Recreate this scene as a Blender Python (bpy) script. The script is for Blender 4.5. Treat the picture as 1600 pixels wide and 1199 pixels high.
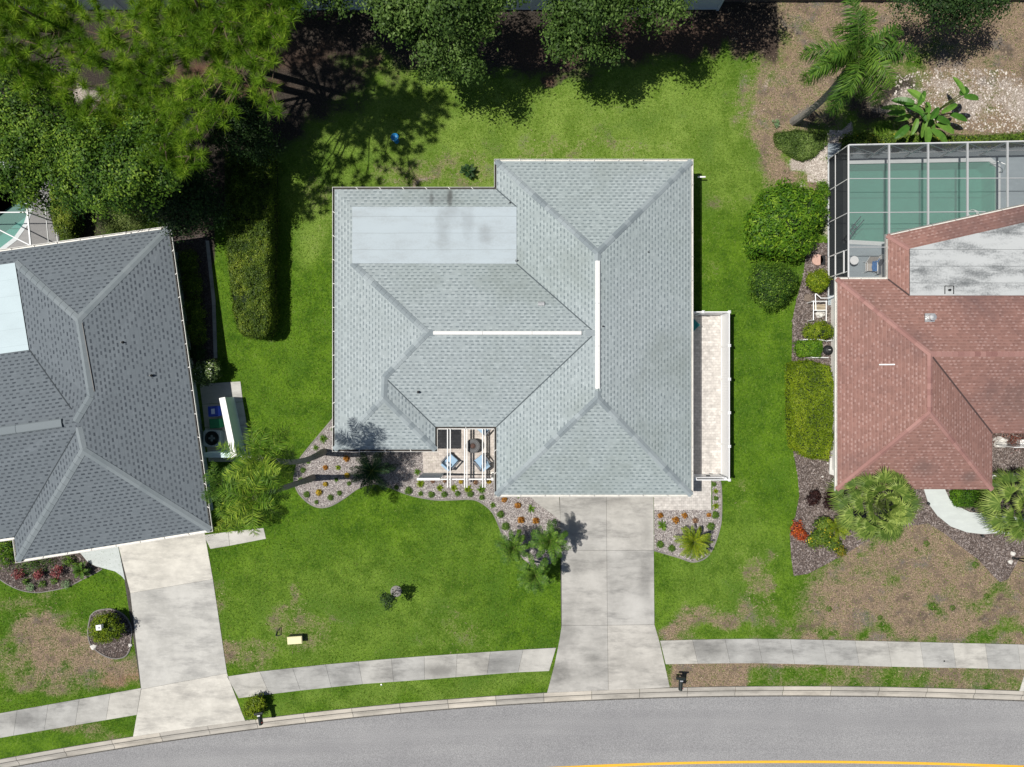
import bpy, math, random
import numpy as np
from mathutils import Vector, Matrix
for o in list(bpy.data.objects): bpy.data.objects.remove(o)
S = bpy.context.scene
# ---------------------------------------------------------------- camera, sky, sun, exposure
H = 44.0; F = 1078.0; CX = 800.0; CY = 599.5      # drone height; focal length and centre in photo pixels
cam_d = bpy.data.cameras.new('camera'); cam = bpy.data.objects.new('camera', cam_d)
S.collection.objects.link(cam); S.camera = cam
cam.location = (0, 0, H); cam_d.sensor_width = 36; cam_d.lens = F/1600*36; cam_d.clip_end = 1000
SUN_EL, SUN_AZ = 65.0, -87.0                       # azimuth clockwise from north (+Y): the sun stands in the west
W = bpy.data.worlds.new("World"); S.world = W; W.use_nodes = True
nt = W.node_tree; bg = nt.nodes['Background']
sky = nt.nodes.new('ShaderNodeTexSky'); sky.sky_type = 'NISHITA'; sky.sun_disc = False
sky.sun_elevation = math.radians(SUN_EL); sky.sun_rotation = math.radians(SUN_AZ)
nt.links.new(sky.outputs[0], bg.inputs[0]); bg.inputs[1].default_value = 0.052
sl = bpy.data.lights.new('sun', 'SUN'); sl.energy = 4.7; sl.angle = math.radians(0.5); sl.color = (1, .955, .89)
so = bpy.data.objects.new('sun', sl); S.collection.objects.link(so)
_e, _a = math.radians(SUN_EL), math.radians(SUN_AZ)
sd = Vector((math.cos(_e)*math.sin(_a), math.cos(_e)*math.cos(_a), math.sin(_e)))
so.rotation_euler = sd.to_track_quat('Z', 'Y').to_euler(); so.location = (-30, 0, 60)
S.view_settings.view_transform = 'Standard'; S.view_settings.look = 'None'
S.view_settings.exposure = 0.0; S.view_settings.gamma = 1
try:
    S.cycles.transparent_max_bounces = 16; S.cycles.max_bounces = 6
except Exception: pass

R = random.Random(7); RNG = np.random.default_rng(11)
C = S.collection
rad = math.radians

def P(px, py, z=0.0):
    """point at height z seen at photo pixel px, py"""
    k = (H - z)/F
    return Vector(((px-CX)*k, (CY-py)*k, z))
def P2(px, py, z=0.0):
    p = P(px, py, z); return (p.x, p.y)

# ---------------------------------------------------------------- materials
MATS = {}
class NT:
    def __init__(s, name):
        m = bpy.data.materials.new(name); m.use_nodes = True; s.m = m; s.t = m.node_tree
        s.b = s.t.nodes['Principled BSDF']; s.out = s.t.nodes['Material Output']; MATS[name] = m
    def n(s, typ, **kw):
        nd = s.t.nodes.new(typ)
        for k, v in kw.items():
            if k.startswith('i_'):
                key = k[2:]; key = int(key) if key.isdigit() else key.replace('_', ' ')
                inp = nd.inputs[key]
                if hasattr(v, 'is_output') or isinstance(v, bpy.types.NodeSocket): s.t.links.new(v, inp)
                else: inp.default_value = v
            else: setattr(nd, k, v)
        return nd
    def l(s, a, b): s.t.links.new(a, b)
    def math(s, op, a, b=0.0, c=None, clamp=False):
        nd = s.t.nodes.new('ShaderNodeMath'); nd.operation = op; nd.use_clamp = clamp
        for i, v in enumerate((a, b, c)):
            if v is None: continue
            if isinstance(v, bpy.types.NodeSocket): s.l(v, nd.inputs[i])
            else: nd.inputs[i].default_value = v
        return nd.outputs[0]
    def mix(s, f, a, b, mode='MIX'):
        nd = s.t.nodes.new('ShaderNodeMix'); nd.data_type = 'RGBA'; nd.blend_type = mode
        for i, v in ((0, f), (6, a), (7, b)):
            if isinstance(v, bpy.types.NodeSocket): s.l(v, nd.inputs[i])
            else: nd.inputs[i].default_value = (tuple(v)+(1,) if i > 0 else v)
        return nd.outputs[2]
    def ss(s, v, a, b):
        nd = s.t.nodes.new('ShaderNodeMapRange'); nd.interpolation_type = 'SMOOTHSTEP'
        s.l(v, nd.inputs[0]); nd.inputs[1].default_value = a; nd.inputs[2].default_value = b
        return nd.outputs[0]
    def pos(s): return s.n('ShaderNodeNewGeometry').outputs['Position']
    def noise(s, sc, det=3, vec=None, rough=.55):
        nd = s.n('ShaderNodeTexNoise'); nd.inputs['Scale'].default_value = sc; nd.inputs['Detail'].default_value = det
        nd.inputs['Roughness'].default_value = rough
        s.l(vec if vec is not None else s.pos(), nd.inputs['Vector']); return nd.outputs[0]
    def bump(s, h, strength=.4, dist=.02):
        nd = s.n('ShaderNodeBump'); nd.inputs['Strength'].default_value = strength; nd.inputs['Distance'].default_value = dist
        s.l(h, nd.inputs['Height']); s.l(nd.outputs[0], s.b.inputs['Normal'])
    def col(s, c):
        if isinstance(c, bpy.types.NodeSocket): s.l(c, s.b.inputs['Base Color'])
        else: s.b.inputs['Base Color'].default_value = tuple(c)+(1,)
    def rough(s, r): s.b.inputs['Roughness'].default_value = r

def plain(name, c, rough=.6, var=.12, sc=6, metal=0, bump=0, spec=.4):
    m = NT(name); n1 = m.noise(sc, 4); n2 = m.noise(sc*7, 2)
    f = m.math('ADD', m.math('MULTIPLY', n1, .65), m.math('MULTIPLY', n2, .35))
    f = m.ss(f, .3, .7)
    m.col(m.mix(f, tuple(x*(1-var) for x in c), tuple(min(1, x*(1+var)) for x in c))); m.rough(rough)
    m.b.inputs['Metallic'].default_value = metal; m.b.inputs['Specular IOR Level'].default_value = spec
    if bump: m.bump(n2, bump, .01)
    return m.m

def leafmat(name, dark, mid, lite, trans=.35, rough=.5, hl=None, hlp=.0):
    m = NT(name); a = m.n('ShaderNodeAttribute', attribute_name='rnd')
    r = a.outputs['Fac']
    cr = m.n('ShaderNodeValToRGB'); m.l(r, cr.inputs[0]); e = cr.color_ramp.elements
    e[0].position = 0; e[0].color = tuple(dark)+(1,); e[1].position = 1; e[1].color = tuple(lite)+(1,)
    x = e.new(.5); x.color = tuple(mid)+(1,)
    if hl:
        e[2].position = 1-hlp; y = e.new(1-hlp*.5); y.color = tuple(hl)+(1,)
    c = cr.outputs[0]
    m.l(c, m.b.inputs['Base Color']); m.rough(rough); m.b.inputs['Specular IOR Level'].default_value = .18
    tr = m.n('ShaderNodeBsdfTranslucent'); m.l(m.mix(.5, c, (.25, .35, .02), 'MIX') if trans > .3 else c, tr.inputs[0])
    mx = m.n('ShaderNodeMixShader'); mx.inputs[0].default_value = trans
    m.l(m.b.outputs[0], mx.inputs[1]); m.l(tr.outputs[0], mx.inputs[2]); m.l(mx.outputs[0], m.out.inputs[0])
    return m.m

def spot(m, x, y, rx, ry):
    sp = m.n('ShaderNodeSeparateXYZ'); m.l(m.pos(), sp.inputs[0]); w = m.noise(1.6, 4, None, .6)
    dx = m.math('DIVIDE', m.math('SUBTRACT', sp.outputs[0], x), rx); dy = m.math('DIVIDE', m.math('SUBTRACT', sp.outputs[1], y), ry)
    d = m.math('SQRT', m.math('ADD', m.math('MULTIPLY', dx, dx), m.math('MULTIPLY', dy, dy)))
    d = m.math('ADD', d, m.math('MULTIPLY', m.math('SUBTRACT', w, .5), 1.2)); return m.math('SUBTRACT', 1., m.ss(d, .1, 1.15))
def shingle(name, base, dark, lite, dash=.85, rnd_thr=.22, stain=(.1, .1, .09), stain_amt=.25, row=.205, cell=.35, lines=0.0, bvar=.05, big=(1., 1., 1.), ltk=.6, stains=()):
    m = NT(name); uv = m.n('ShaderNodeUVMap'); sp = m.n('ShaderNodeSeparateXYZ'); m.l(uv.outputs[0], sp.inputs[0])
    u, v = sp.outputs[0], sp.outputs[1]
    wob = m.noise(1.3, 2, uv.outputs[0]); v = m.math('ADD', v, m.math('MULTIPLY', wob, .05))
    vr = m.math('DIVIDE', v, row); ri = m.math('FLOOR', vr); fv = m.math('FRACT', vr)
    wn = m.n('ShaderNodeTexWhiteNoise', noise_dimensions='1D'); m.l(ri, wn.inputs['W'])
    u2 = m.math('ADD', m.math('DIVIDE', u, cell), m.math('ADD', m.math('MULTIPLY', ri, .5), m.math('MULTIPLY', wn.outputs[0], .25)))
    ci = m.math('FLOOR', u2); fu = m.math('FRACT', u2)
    cmb = m.n('ShaderNodeCombineXYZ'); m.l(ci, cmb.inputs[0]); m.l(ri, cmb.inputs[1])
    w2 = m.n('ShaderNodeTexWhiteNoise', noise_dimensions='2D'); m.l(cmb.outputs[0], w2.inputs['Vector'])
    rs = m.n('ShaderNodeSeparateColor'); m.l(w2.outputs['Color'], rs.inputs[0]); r1, r2, r3 = rs.outputs
    d = m.math('MULTIPLY', m.math('LESS_THAN', fv, .42), m.math('LESS_THAN', fu, m.math('ADD', m.math('MULTIPLY', r2, .2), .44)))
    d = m.math('MULTIPLY', d, m.math('GREATER_THAN', r1, rnd_thr))
    d = m.math('MULTIPLY', d, m.math('ADD', m.math('MULTIPLY', r3, .45), .55))
    tone = m.mix(r2, tuple(x*(1-bvar) for x in base), tuple(x*(1+bvar) for x in base))
    # light tabs
    lt = m.math('MULTIPLY', m.math('MULTIPLY', m.math('GREATER_THAN', fv, .5), m.math('LESS_THAN', fv, .9)), m.math('MULTIPLY', m.math('GREATER_THAN', r3, .55), m.math('GREATER_THAN', fu, .45)))
    tone = m.mix(m.math('MULTIPLY', lt, ltk), tone, lite)
    c = m.mix(m.math('MULTIPLY', d, dash), tone, dark)
    if lines: c = m.mix(m.math('MULTIPLY', m.math('GREATER_THAN', fv, .86), lines), c, lite)
    g = m.noise(30, 2, uv.outputs[0]); c = m.mix(.5, c, m.mix(g, (.75, .75, .75), (1.25, 1.25, 1.25)), 'MULTIPLY')
    st = m.noise(.22, 5, None, .62); c = m.mix(m.math('MULTIPLY', m.ss(st, .48, .72), stain_amt), c, stain)
    st2 = m.noise(.11, 3, None, .5); c = m.mix(m.math('MULTIPLY', m.ss(st2, .4, .65), .35), c, m.mix(1., c, big, 'MULTIPLY'))
    for sx, sy, rx, ry_, k_ in stains: c = m.mix(m.math('MULTIPLY', spot(m, sx, sy, rx, ry_), k_), c, (.07, .07, .068))
    m.col(c); m.rough(.9); m.b.inputs['Specular IOR Level'].default_value = .2
    m.bump(m.math('ADD', m.math('MULTIPLY', fv, -1.), m.math('MULTIPLY', d, -.6)), .45, .012)
    return m.m

def concrete(name, base, var=.14, stain=(.12, .115, .10), samt=.45, warm=(1.05, 1.03, .99), stains=()):
    m = NT(name); at = m.n('ShaderNodeAttribute', attribute_name='rnd').outputs['Fac']
    mp = m.n('ShaderNodeMapping'); m.l(m.pos(), mp.inputs[0]); mp.inputs['Scale'].default_value = (.45, 1.5, 1); mp.inputs['Rotation'].default_value = (0, 0, .06)
    n1 = m.noise(.42, 5, None, .68); n2 = m.noise(2.2, 6, mp.outputs[0], .72); n3 = m.noise(28, 3, None, .7); n4 = m.noise(.75, 7, mp.outputs[0], .72)
    c = m.mix(m.ss(n1, .3, .7), tuple(x*(1-var) for x in base), tuple(x*(1+var*.6) for x in base))
    c = m.mix(m.math('MULTIPLY', m.ss(n2, .45, .72), .45), c, tuple(min(1, x*1.22) for x in base))
    c = m.mix(m.math('MULTIPLY', m.ss(n4, .44, .72), samt*.85), c, stain)
    for sx, sy, rx, ry_, k_ in stains: c = m.mix(m.math('MULTIPLY', spot(m, sx, sy, rx, ry_), abs(k_)), c, (.10, .098, .094) if k_ > 0 else (.62, .61, .58))
    c = m.mix(.6, c, m.mix(n3, (.78, .78, .78), (1.22, 1.22, 1.22)), 'MULTIPLY')
    c = m.mix(1., c, m.mix(at, (.80, .81, .82), warm), 'MULTIPLY')
    m.col(c); m.rough(.88); m.b.inputs['Specular IOR Level'].default_value = .25; m.bump(n3, .25, .01); return m.m

def pebble(name, sc, cols, rough=.85, bump=.8, big=.3):
    m = NT(name); v = m.n('ShaderNodeTexVoronoi'); v.inputs['Scale'].default_value = sc; m.l(m.pos(), v.inputs['Vector'])
    s2 = m.n('ShaderNodeSeparateColor'); m.l(v.outputs['Color'], s2.inputs[0])
    cr = m.n('ShaderNodeValToRGB'); cr.color_ramp.interpolation = 'CONSTANT'; m.l(s2.outputs[0], cr.inputs[0])
    e = cr.color_ramp.elements; k = len(cols)
    e[0].position = 0; e[0].color = tuple(cols[0])+(1,); e[1].position = 1/k; e[1].color = tuple(cols[1])+(1,)
    for i in range(2, k): x = e.new(i/k); x.color = tuple(cols[i])+(1,)
    edge = m.ss(v.outputs['Distance'], .25, .75)
    c = m.mix(m.math('MULTIPLY', edge, .55), cr.outputs[0], (.03, .027, .025))
    n1 = m.noise(.8, 3); c = m.mix(m.math('MULTIPLY', m.ss(n1, .4, .7), big), c, m.mix(1., c, (.6, .58, .56), 'MULTIPLY'))
    m.col(c); m.rough(rough); m.bump(m.math('MULTIPLY', v.outputs['Distance'], -1.), bump, .04); return m.m

# ---------------------------------------------------------------- mesh helpers
class MB:
    def __init__(s): s.v = []; s.f = []; s.r = []
    def add(s, vs, fs, r=None):
        o = len(s.v); s.v += [tuple(p) for p in vs]
        if r is None: r = R.random()
        for f in fs: s.f.append(tuple(i+o for i in f)); s.r.append(r)
        return s
    def box(s, x0, x1, y0, y1, z0, z1, rz=0, c=None, r=None):
        vs = [Vector((x, y, z)) for z in (z0, z1) for y in (y0, y1) for x in (x0, x1)]
        if rz or c:
            c = Vector(c) if c else Vector((0, 0, 0)); M = Matrix.Rotation(rz, 3, 'Z'); vs = [M @ v + c for v in vs]
        return s.add(vs, [(0, 2, 3, 1), (4, 5, 7, 6), (0, 1, 5, 4), (2, 6, 7, 3), (0, 4, 6, 2), (1, 3, 7, 5)], r)
    def beam(s, a, b, w, h, r=None):
        a = Vector(a); b = Vector(b); d = (b-a)
        if d.length < 1e-6: return s
        d.normalize(); up = Vector((0, 0, 1))
        if abs(d.z) > .99: up = Vector((0, 1, 0))
        sd_ = d.cross(up).normalized(); up = sd_.cross(d).normalized()
        vs = []
        for p in (a, b):
            for i, j in ((-1, -1), (1, -1), (1, 1), (-1, 1)): vs.append(p+sd_*(i*w/2)+up*(j*h/2))
        return s.add(vs, [(0, 3, 2, 1), (4, 5, 6, 7), (0, 1, 5, 4), (1, 2, 6, 5), (2, 3, 7, 6), (3, 0, 4, 7)], r)
    def tube(s, pts, rs, n=7, cap=True, r=None):
        pts = [Vector(p) for p in pts]
        if not hasattr(rs, '__len__'): rs = [rs]*len(pts)
        o = []
        for i, p in enumerate(pts):
            d = (pts[min(i+1, len(pts)-1)]-pts[max(i-1, 0)]).normalized()
            u = d.cross(Vector((0, 0, 1)) if abs(d.z) < .9 else Vector((1, 0, 0))).normalized(); w = d.cross(u)
            o += [p+(u*math.cos(2*math.pi*k/n)+w*math.sin(2*math.pi*k/n))*rs[i] for k in range(n)]
        fs = [(i*n+k, i*n+(k+1) % n, (i+1)*n+(k+1) % n, (i+1)*n+k) for i in range(len(pts)-1) for k in range(n)]
        if cap: fs += [tuple(range(n-1, -1, -1)), tuple((len(pts)-1)*n+k for k in range(n))]
        return s.add(o, fs, r)
    def lathe(s, prof, c=(0, 0, 0), n=20, r=None):
        c = Vector(c); vs = [c+Vector((rr*math.cos(2*math.pi*k/n), rr*math.sin(2*math.pi*k/n), z)) for rr, z in prof for k in range(n)]
        m = len(prof); fs = [(i*n+k, i*n+(k+1) % n, (i+1)*n+(k+1) % n, (i+1)*n+k) for i in range(m-1) for k in range(n)]
        fs += [tuple(range(n-1, -1, -1)), tuple((m-1)*n+k for k in range(n))]
        return s.add(vs, fs, r)
    def prism(s, poly, z0, z1, r=None):
        """poly: list of (x, y), any winding; closed solid"""
        a = sum(poly[i][0]*poly[(i+1) % len(poly)][1]-poly[(i+1) % len(poly)][0]*poly[i][1] for i in range(len(poly)))
        if a < 0: poly = poly[::-1]
        n = len(poly); vs = [(x, y, z0) for x, y in poly]+[(x, y, z1) for x, y in poly]
        fs = [tuple(range(n-1, -1, -1)), tuple(range(n, 2*n))]+[(i, (i+1) % n, n+(i+1) % n, n+i) for i in range(n)]
        return s.add(vs, fs, r)
    def blob(s, c, rx, ry, rz, seed=0, n=12, m=8, rough=.12, r=None, flat=None):
        rr = random.Random(seed); vs = []; ph = [rr.uniform(0, 6.3) for _ in range(6)]
        for j in range(m+1):
            t = math.pi*j/m
            for i in range(n):
                a = 2*math.pi*i/n
                k = 1+rough*(math.sin(3*a+ph[0])*math.sin(2*t+ph[1])+.7*math.sin(5*a+ph[2]+3*t)+rr.uniform(-.5, .5))
                z = math.cos(t)*rz*k
                vs.append((c[0]+math.cos(a)*math.sin(t)*rx*k, c[1]+math.sin(a)*math.sin(t)*ry*k, c[2]+(max(z, flat) if flat is not None else z)))
        fs = [(j*n+i, (j+1)*n+i, (j+1)*n+(i+1) % n, j*n+(i+1) % n) for j in range(m) for i in range(n)]
        return s.add(vs, fs, r)

def wloc(o):
    v = Vector((0, 0, 0))
    while o is not None: v += o.location; o = o.parent
    return v
def mesh_obj(name, v, f, m, parent=None, world=True, rnd=None, smooth=False):
    me = bpy.data.meshes.new(name)
    if world and parent is not None:
        w = wloc(parent); v = [(a[0]-w.x, a[1]-w.y, a[2]-w.z) for a in v]
    me.from_pydata(v, [], f); me.materials.append(m)
    if rnd is not None:
        at = me.attributes.new('rnd', 'FLOAT', 'FACE'); at.data.foreach_set('value', np.asarray(rnd, dtype=np.float32))
    if smooth: me.polygons.foreach_set('use_smooth', [True]*len(me.polygons))
    me.update(); o = bpy.data.objects.new(name, me); C.objects.link(o)
    if parent is not None: o.parent = parent
    return o
def obj(name, mb, m, parent=None, world=True, smooth=False):
    return mesh_obj(name, mb.v, mb.f, m, parent, world, mb.r, smooth)
def tag(o, label=None, cat=None, group=None, kind=None):
    if label: o['label'] = label
    if cat: o['category'] = cat
    if group: o['group'] = group
    if kind: o['kind'] = kind
    return o
def thing(name, loc, label, cat, group=None):
    o = bpy.data.objects.new(name, None); C.objects.link(o); o.location = loc; o.empty_display_size = .3
    return tag(o, label, cat, group)
def struct(o, label=None): o['kind'] = 'structure'; return o
def copy_tree(o, parent=None):
    c = o.copy(); C.objects.link(c); c.parent = parent
    for ch in [x for x in bpy.data.objects if x.parent == o]: copy_tree(ch, c)
    return c

def quads_np(name, V, rnd, m, parent=None, world=True, k=4):
    """V: (n, k, 3) array of k-gons"""
    n = len(V); V = np.asarray(V, dtype=np.float64)
    if world and parent is not None: V = V-np.array(wloc(parent))
    me = bpy.data.meshes.new(name); me.vertices.add(n*k); me.vertices.foreach_set('co', V.reshape(-1).astype(np.float32))
    me.loops.add(n*k); me.loops.foreach_set('vertex_index', np.arange(n*k, dtype=np.int32))
    me.polygons.add(n); me.polygons.foreach_set('loop_start', np.arange(0, n*k, k, dtype=np.int32))
    me.polygons.foreach_set('loop_total', np.full(n, k, dtype=np.int32))
    me.update(calc_edges=True); me.materials.append(m)
    at = me.attributes.new('rnd', 'FLOAT', 'FACE'); at.data.foreach_set('value', np.asarray(rnd, dtype=np.float32))
    o = bpy.data.objects.new(name, me); C.objects.link(o)
    if parent is not None: o.parent = parent
    return o

def unit(a): return a/np.maximum(np.linalg.norm(a, axis=-1, keepdims=True), 1e-9)
def leaf_quads(p, nrm, L, Wd, rng):
    """diamond leaves at p with normals nrm"""
    n = len(p); t = unit(np.cross(nrm, rng.normal(size=(n, 3)))); b = np.cross(nrm, t)
    L = L*rng.uniform(.7, 1.3, (n, 1)); Wd = Wd*rng.uniform(.7, 1.3, (n, 1))
    return np.stack([p-t*L/2, p+b*Wd/2+t*L*.05, p+t*L/2, p-b*Wd/2+t*L*.05], 1)

def crown_pts(lobes, n, rng, clump=.32, per=34, shell=.35, bottom=-.35):
    """clumped points through a crown of ellipsoid lobes; returns points, outward normals, clump tone"""
    lobes = np.array(lobes, float); wts = lobes[:, 3]*lobes[:, 4]; wts /= wts.sum()
    nc = max(6, n//per); li = rng.choice(len(lobes), nc, p=wts)
    d = unit(rng.normal(size=(nc, 3))); d[:, 2] = np.where(d[:, 2] < bottom, -d[:, 2], d[:, 2])
    rr = 1-shell*rng.random((nc, 1))**1.3
    bump_ = 1+.10*np.sin(5*d[:, :1]+li[:, None])*np.cos(4*d[:, 1:2]+2)
    cc = lobes[li, :3]+d*lobes[li, 3:6]*rr*bump_
    keep = np.ones(nc, bool)
    ctone = rng.uniform(-.36, .34, nc)
    ci = rng.integers(0, nc, n)
    q = rng.normal(size=(n, 3))*clump; q[:, 2] *= .6
    p = cc[ci]+q
    nr = unit(d[ci]*.8+unit(q)*.5+np.array([0, 0, .55])+rng.normal(size=(n, 3))*.45)
    return p, nr, ctone[ci], cc
# ================================================================ ROAD LINE
SC0 = F/H
rd = [(-900, 1402), (-600, 1330), (-300, 1264), (25, 1199), (221, 1166), (400, 1140), (545, 1122), (624, 1115), (695, 1110), (800, 1101), (860, 1098), (1000, 1091), (1100, 1088), (1200, 1087.5), (1300, 1089), (1400, 1091), (1600, 1097), (1900, 1112), (2300, 1140), (2700, 1175)]
_x = np.array([(a-CX)/SC0 for a, b in rd]); _y = np.array([(CY-b)/SC0 for a, b in rd])
_pc = np.polyfit(_x, _y, 5)
def road_y(x): return np.polyval(_pc, x)
def road_n(x):
    s = (road_y(x+.1)-road_y(x-.1))/.2; l = math.hypot(1, s); return (-s/l, 1/l)
def off(x, d):
    """point d metres north of the road edge"""
    n = road_n(x); return (x+n[0]*d, float(road_y(x))+n[1]*d)
XS = [-62+i*.5 for i in range(249)]
def band(mb, xs, prof, r=None):
    """prof: list of (offset, z) from north to south"""
    vs = []; fs = []; k = len(prof)
    for x in xs:
        for d, z in prof: p = off(x, d); vs.append((p[0], p[1], z))
    for i in range(len(xs)-1):
        for j in range(k-1): a = i*k+j; fs.append((a, a+1, a+k+1, a+k))
    mb.add(vs, fs, r)

# ================================================================ GROUND
POOLR = [(1323, 257), (1545, 253), (1556, 262), (1556, 378), (1548, 388), (1323, 375)]      # right pool, water outline
POOLL = [(-90, 250), (30, 262), (44, 300), (46, 325), (38, 350), (22, 372), (-8, 395), (-90, 400)]
poolr = [P2(a, b) for a, b in POOLR]; pooll = [P2(a, b) for a, b in POOLL]
g0 = np.arange(-35, 35.01, .28); gx = np.concatenate([[-300, -150, -90, -60, -48, -40], g0, [40, 48, 60, 90, 150, 300]])
# rows follow the kerb: offsets from the road edge
gy = np.concatenate([[-280, -130, -70, -40, -20, -12, -9.6, -9.0, -8.7, -8.6, -5, -2, .2, .40, .44], np.arange(.62, 48, .28), [52, 60, 80, 130, 280]])
def rye(x): return road_y(np.clip(x, -58, 58))
X, OFF = np.meshgrid(gx, gy); Y = OFF+rye(X); PX = CX+X*SC0; PY = CY-Y*SC0
def vnoise(X, Y, sc, seed):
    r = np.random.default_rng(seed); n = 256; T = r.random((n, n)); u = X*sc+1000.3; v = Y*sc+1000.7
    i = np.floor(u).astype(int); j = np.floor(v).astype(int); a = u-i; b = v-j; a = a*a*(3-2*a); b = b*b*(3-2*b)
    g = lambda p, q: T[p % n, q % n]
    return (g(i, j)*(1-a)+g(i+1, j)*a)*(1-b)+(g(i, j+1)*(1-a)+g(i+1, j+1)*a)*b
nA = vnoise(X, Y, .35, 1)*.5+vnoise(X, Y, .9, 2)*.3+vnoise(X, Y, 2.2, 3)*.2
WPX = PX+(vnoise(X, Y, .5, 5)-.5)*50+(vnoise(X, Y, 1.6, 7)-.5)*22; WPY = PY+(vnoise(X, Y, .5, 6)-.5)*50+(vnoise(X, Y, 1.6, 8)-.5)*22
def ell(cx, cy, rx, ry, val=1., soft=.45, rot=0, w=True):
    a, b = (WPX, WPY) if w else (PX, PY)
    dx, dy = a-cx, b-cy
    if rot: c, s = math.cos(rad(rot)), math.sin(rad(rot)); dx, dy = dx*c+dy*s, -dx*s+dy*c
    d = np.sqrt((dx/rx)**2+(dy/ry)**2); return val*np.clip((1+soft-d)/(2*soft), 0, 1)
def inpoly(px, py, poly):
    r = np.zeros(px.shape, bool); n = len(poly); j = n-1
    for i in range(n):
        xi, yi = poly[i]; xj, yj = poly[j]
        c = ((yi > py) != (yj > py)) & (px < (xj-xi)*(py-yi)/((yj-yi) or 1e-9)+xi); r ^= c; j = i
    return r
def mx(*a): return np.maximum.reduce(a)
dry = np.full(X.shape, .08)
front_r = [(1224, 895), (1245, 870), (1330, 870), (1400, 800), (1460, 790), (1700, 800), (2400, 800), (2400, 1100), (1040, 1100), (1040, 1010), (1160, 1000), (1235, 990)]
def blur(a, k):
    for _ in range(k): p = np.pad(a, 1, mode='edge'); a = (p[:-2, 1:-1]+p[2:, 1:-1]+p[1:-1, :-2]+p[1:-1, 2:]+p[1:-1, 1:-1])/5
    return a
dry = mx(dry, blur(np.where(inpoly(PX+(vnoise(X, Y, 1.2, 9)-.5)*26, PY+(vnoise(X, Y, 1.2, 10)-.5)*20, front_r), .74, 0), 14),
    ell(1190, 925, 32, 55, .5), ell(1130, 960, 55, 26, .56), ell(1060, 985, 40, 20, .68), ell(1170, 790, 12, 30, .3), ell(1100, 960, 34, 22, .6),
    ell(1600, 10, 470, 95, .80, .3), ell(1560, 160, 170, 110, .72, .3), ell(1215, 190, 45, 110, .72, .35), ell(1190, 270, 18, 50, .5), ell(1240, 270, 20, 40, .85), ell(1150, 60, 40, 40, .6), ell(1180, 130, 40, 40, .62),
    ell(100, 1015, 95, 55, .72), ell(60, 980, 55, 30, .66), ell(180, 1050, 50, 30, .7), ell(60, 1060, 80, 30, .5), ell(110, 1150, 100, 14, .5), ell(30, 935, 80, 22, .38),
    ell(350, 960, 22, 60, .42), ell(445, 935, 16, 22, .5), ell(470, 985, 55, 45, .42), ell(400, 1030, 60, 28, .42), ell(372, 1020, 30, 22, .55), ell(720, 990, 60, 35, .28), ell(690, 960, 35, 20, .26),
    ell(900, 235, 150, 32, .34), ell(680, 270, 110, 28, .42), ell(650, 290, 50, 12, .6), ell(500, 320, 28, 60, .34), ell(940, 180, 60, 45, .22), ell(1120, 320, 30, 40, .3), ell(745, 215, 60, 30, .2),
    ell(1110, 400, 10, 60, .25), ell(1345, 1065, 280, 12, .48, .4))
dry = dry-mx(ell(1400, 1000, 220, 9, .35), ell(1560, 992, 70, 10, .35), ell(1255, 960, 30, 22, .2), ell(1300, 990, 60, 10, .28), ell(1465, 948, 12, 8, .25), ell(1380, 900, 40, 18, .2), ell(1530, 930, 40, 20, .25), ell(1240, 910, 26, 40, .35))
dry = np.where((PY > 1040) & (PX > 1170) & (PX < 1700), .50+(nA-.5)*.5, dry)
dry = np.where((PY > 1040) & (PX > 1048) & (PX < 1170), .82, dry)
dry = np.clip(dry, 0, 1)
dry = np.maximum(dry, ell(1290, 110, 130, 90, .72, .4)); dry = np.maximum(dry, ell(1340, 852, 30, 14, .8))
dirt_and_shade = mx(ell(1355, 165, 70, 50, .75, .4), np.clip((104-WPY)/30, 0, 1)*np.where((PX > 430) & (PX < 1215) & (PY > -8), 1, 0)*.95, ell(800, 60, 380, 48, .9), ell(1160, 60, 50, 40, .5),
          ell(260, 120, 330, 130, .95, .3), ell(330, 260, 100, 110, .9, .3), ell(300, 420, 40, 140, .8), ell(120, 330, 140, 60, .7),
          ell(1500, 66, 130, 9, .45), ell(1470, 85, 100, 14, .35), ell(720, 115, 130, 10, .6), ell(870, 112, 40, 12, .7), ell(595, 122, 30, 12, .6), ell(1260, 190, 26, 14, .6),  # thin top right ellipse paints the dark tree's shadow band among the soil
          ell(1420, 960, 60, 22, .3), ell(1560, 960, 60, 18, .45), ell(1330, 940, 22, 12, .4), ell(1250, 985, 18, 12, .5))
dirt_and_shade = np.where(PX < 470, dirt_and_shade*np.where((PX > 335) & (PY > 330), 0, 1), dirt_and_shade)
sand = mx(ell(1510, 152, 100, 38, .52, .5, 8), ell(1590, 175, 50, 30, .6), ell(1400, 165, 50, 18, .6), ell(1280, 250, 22, 34, 1, .2), ell(1308, 222, 16, 20, 1, .2), ell(1285, 275, 24, 20, 1, .2), ell(1288, 350, 14, 90, .6), ell(1570, 965, 50, 8, .4),
          ell(300, 185, 34, 30, .55), ell(150, 140, 22, 16, .7), ell(175, 155, 20, 10, .6), ell(305, 215, 18, 30, .6), ell(640, 292, 30, 7, .45), ell(520, 75, 60, 12, .25), ell(190, 380, 60, 8, .5), ell(1190, 120, 12, 18, .4), ell(1180, 190, 10, 30, .3), ell(1305, 940, 8, 7, .5))
red = mx(ell(330, 105, 55, 22, .9), ell(400, 140, 40, 16, .8), ell(460, 80, 90, 18, .3), ell(310, 160, 30, 12, .7), ell(1010, 70, 200, 30, .35), ell(600, 120, 60, 8, .4), ell(190, 1065, 40, 12, .5), ell(870, 112, 18, 6, .7))
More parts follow.
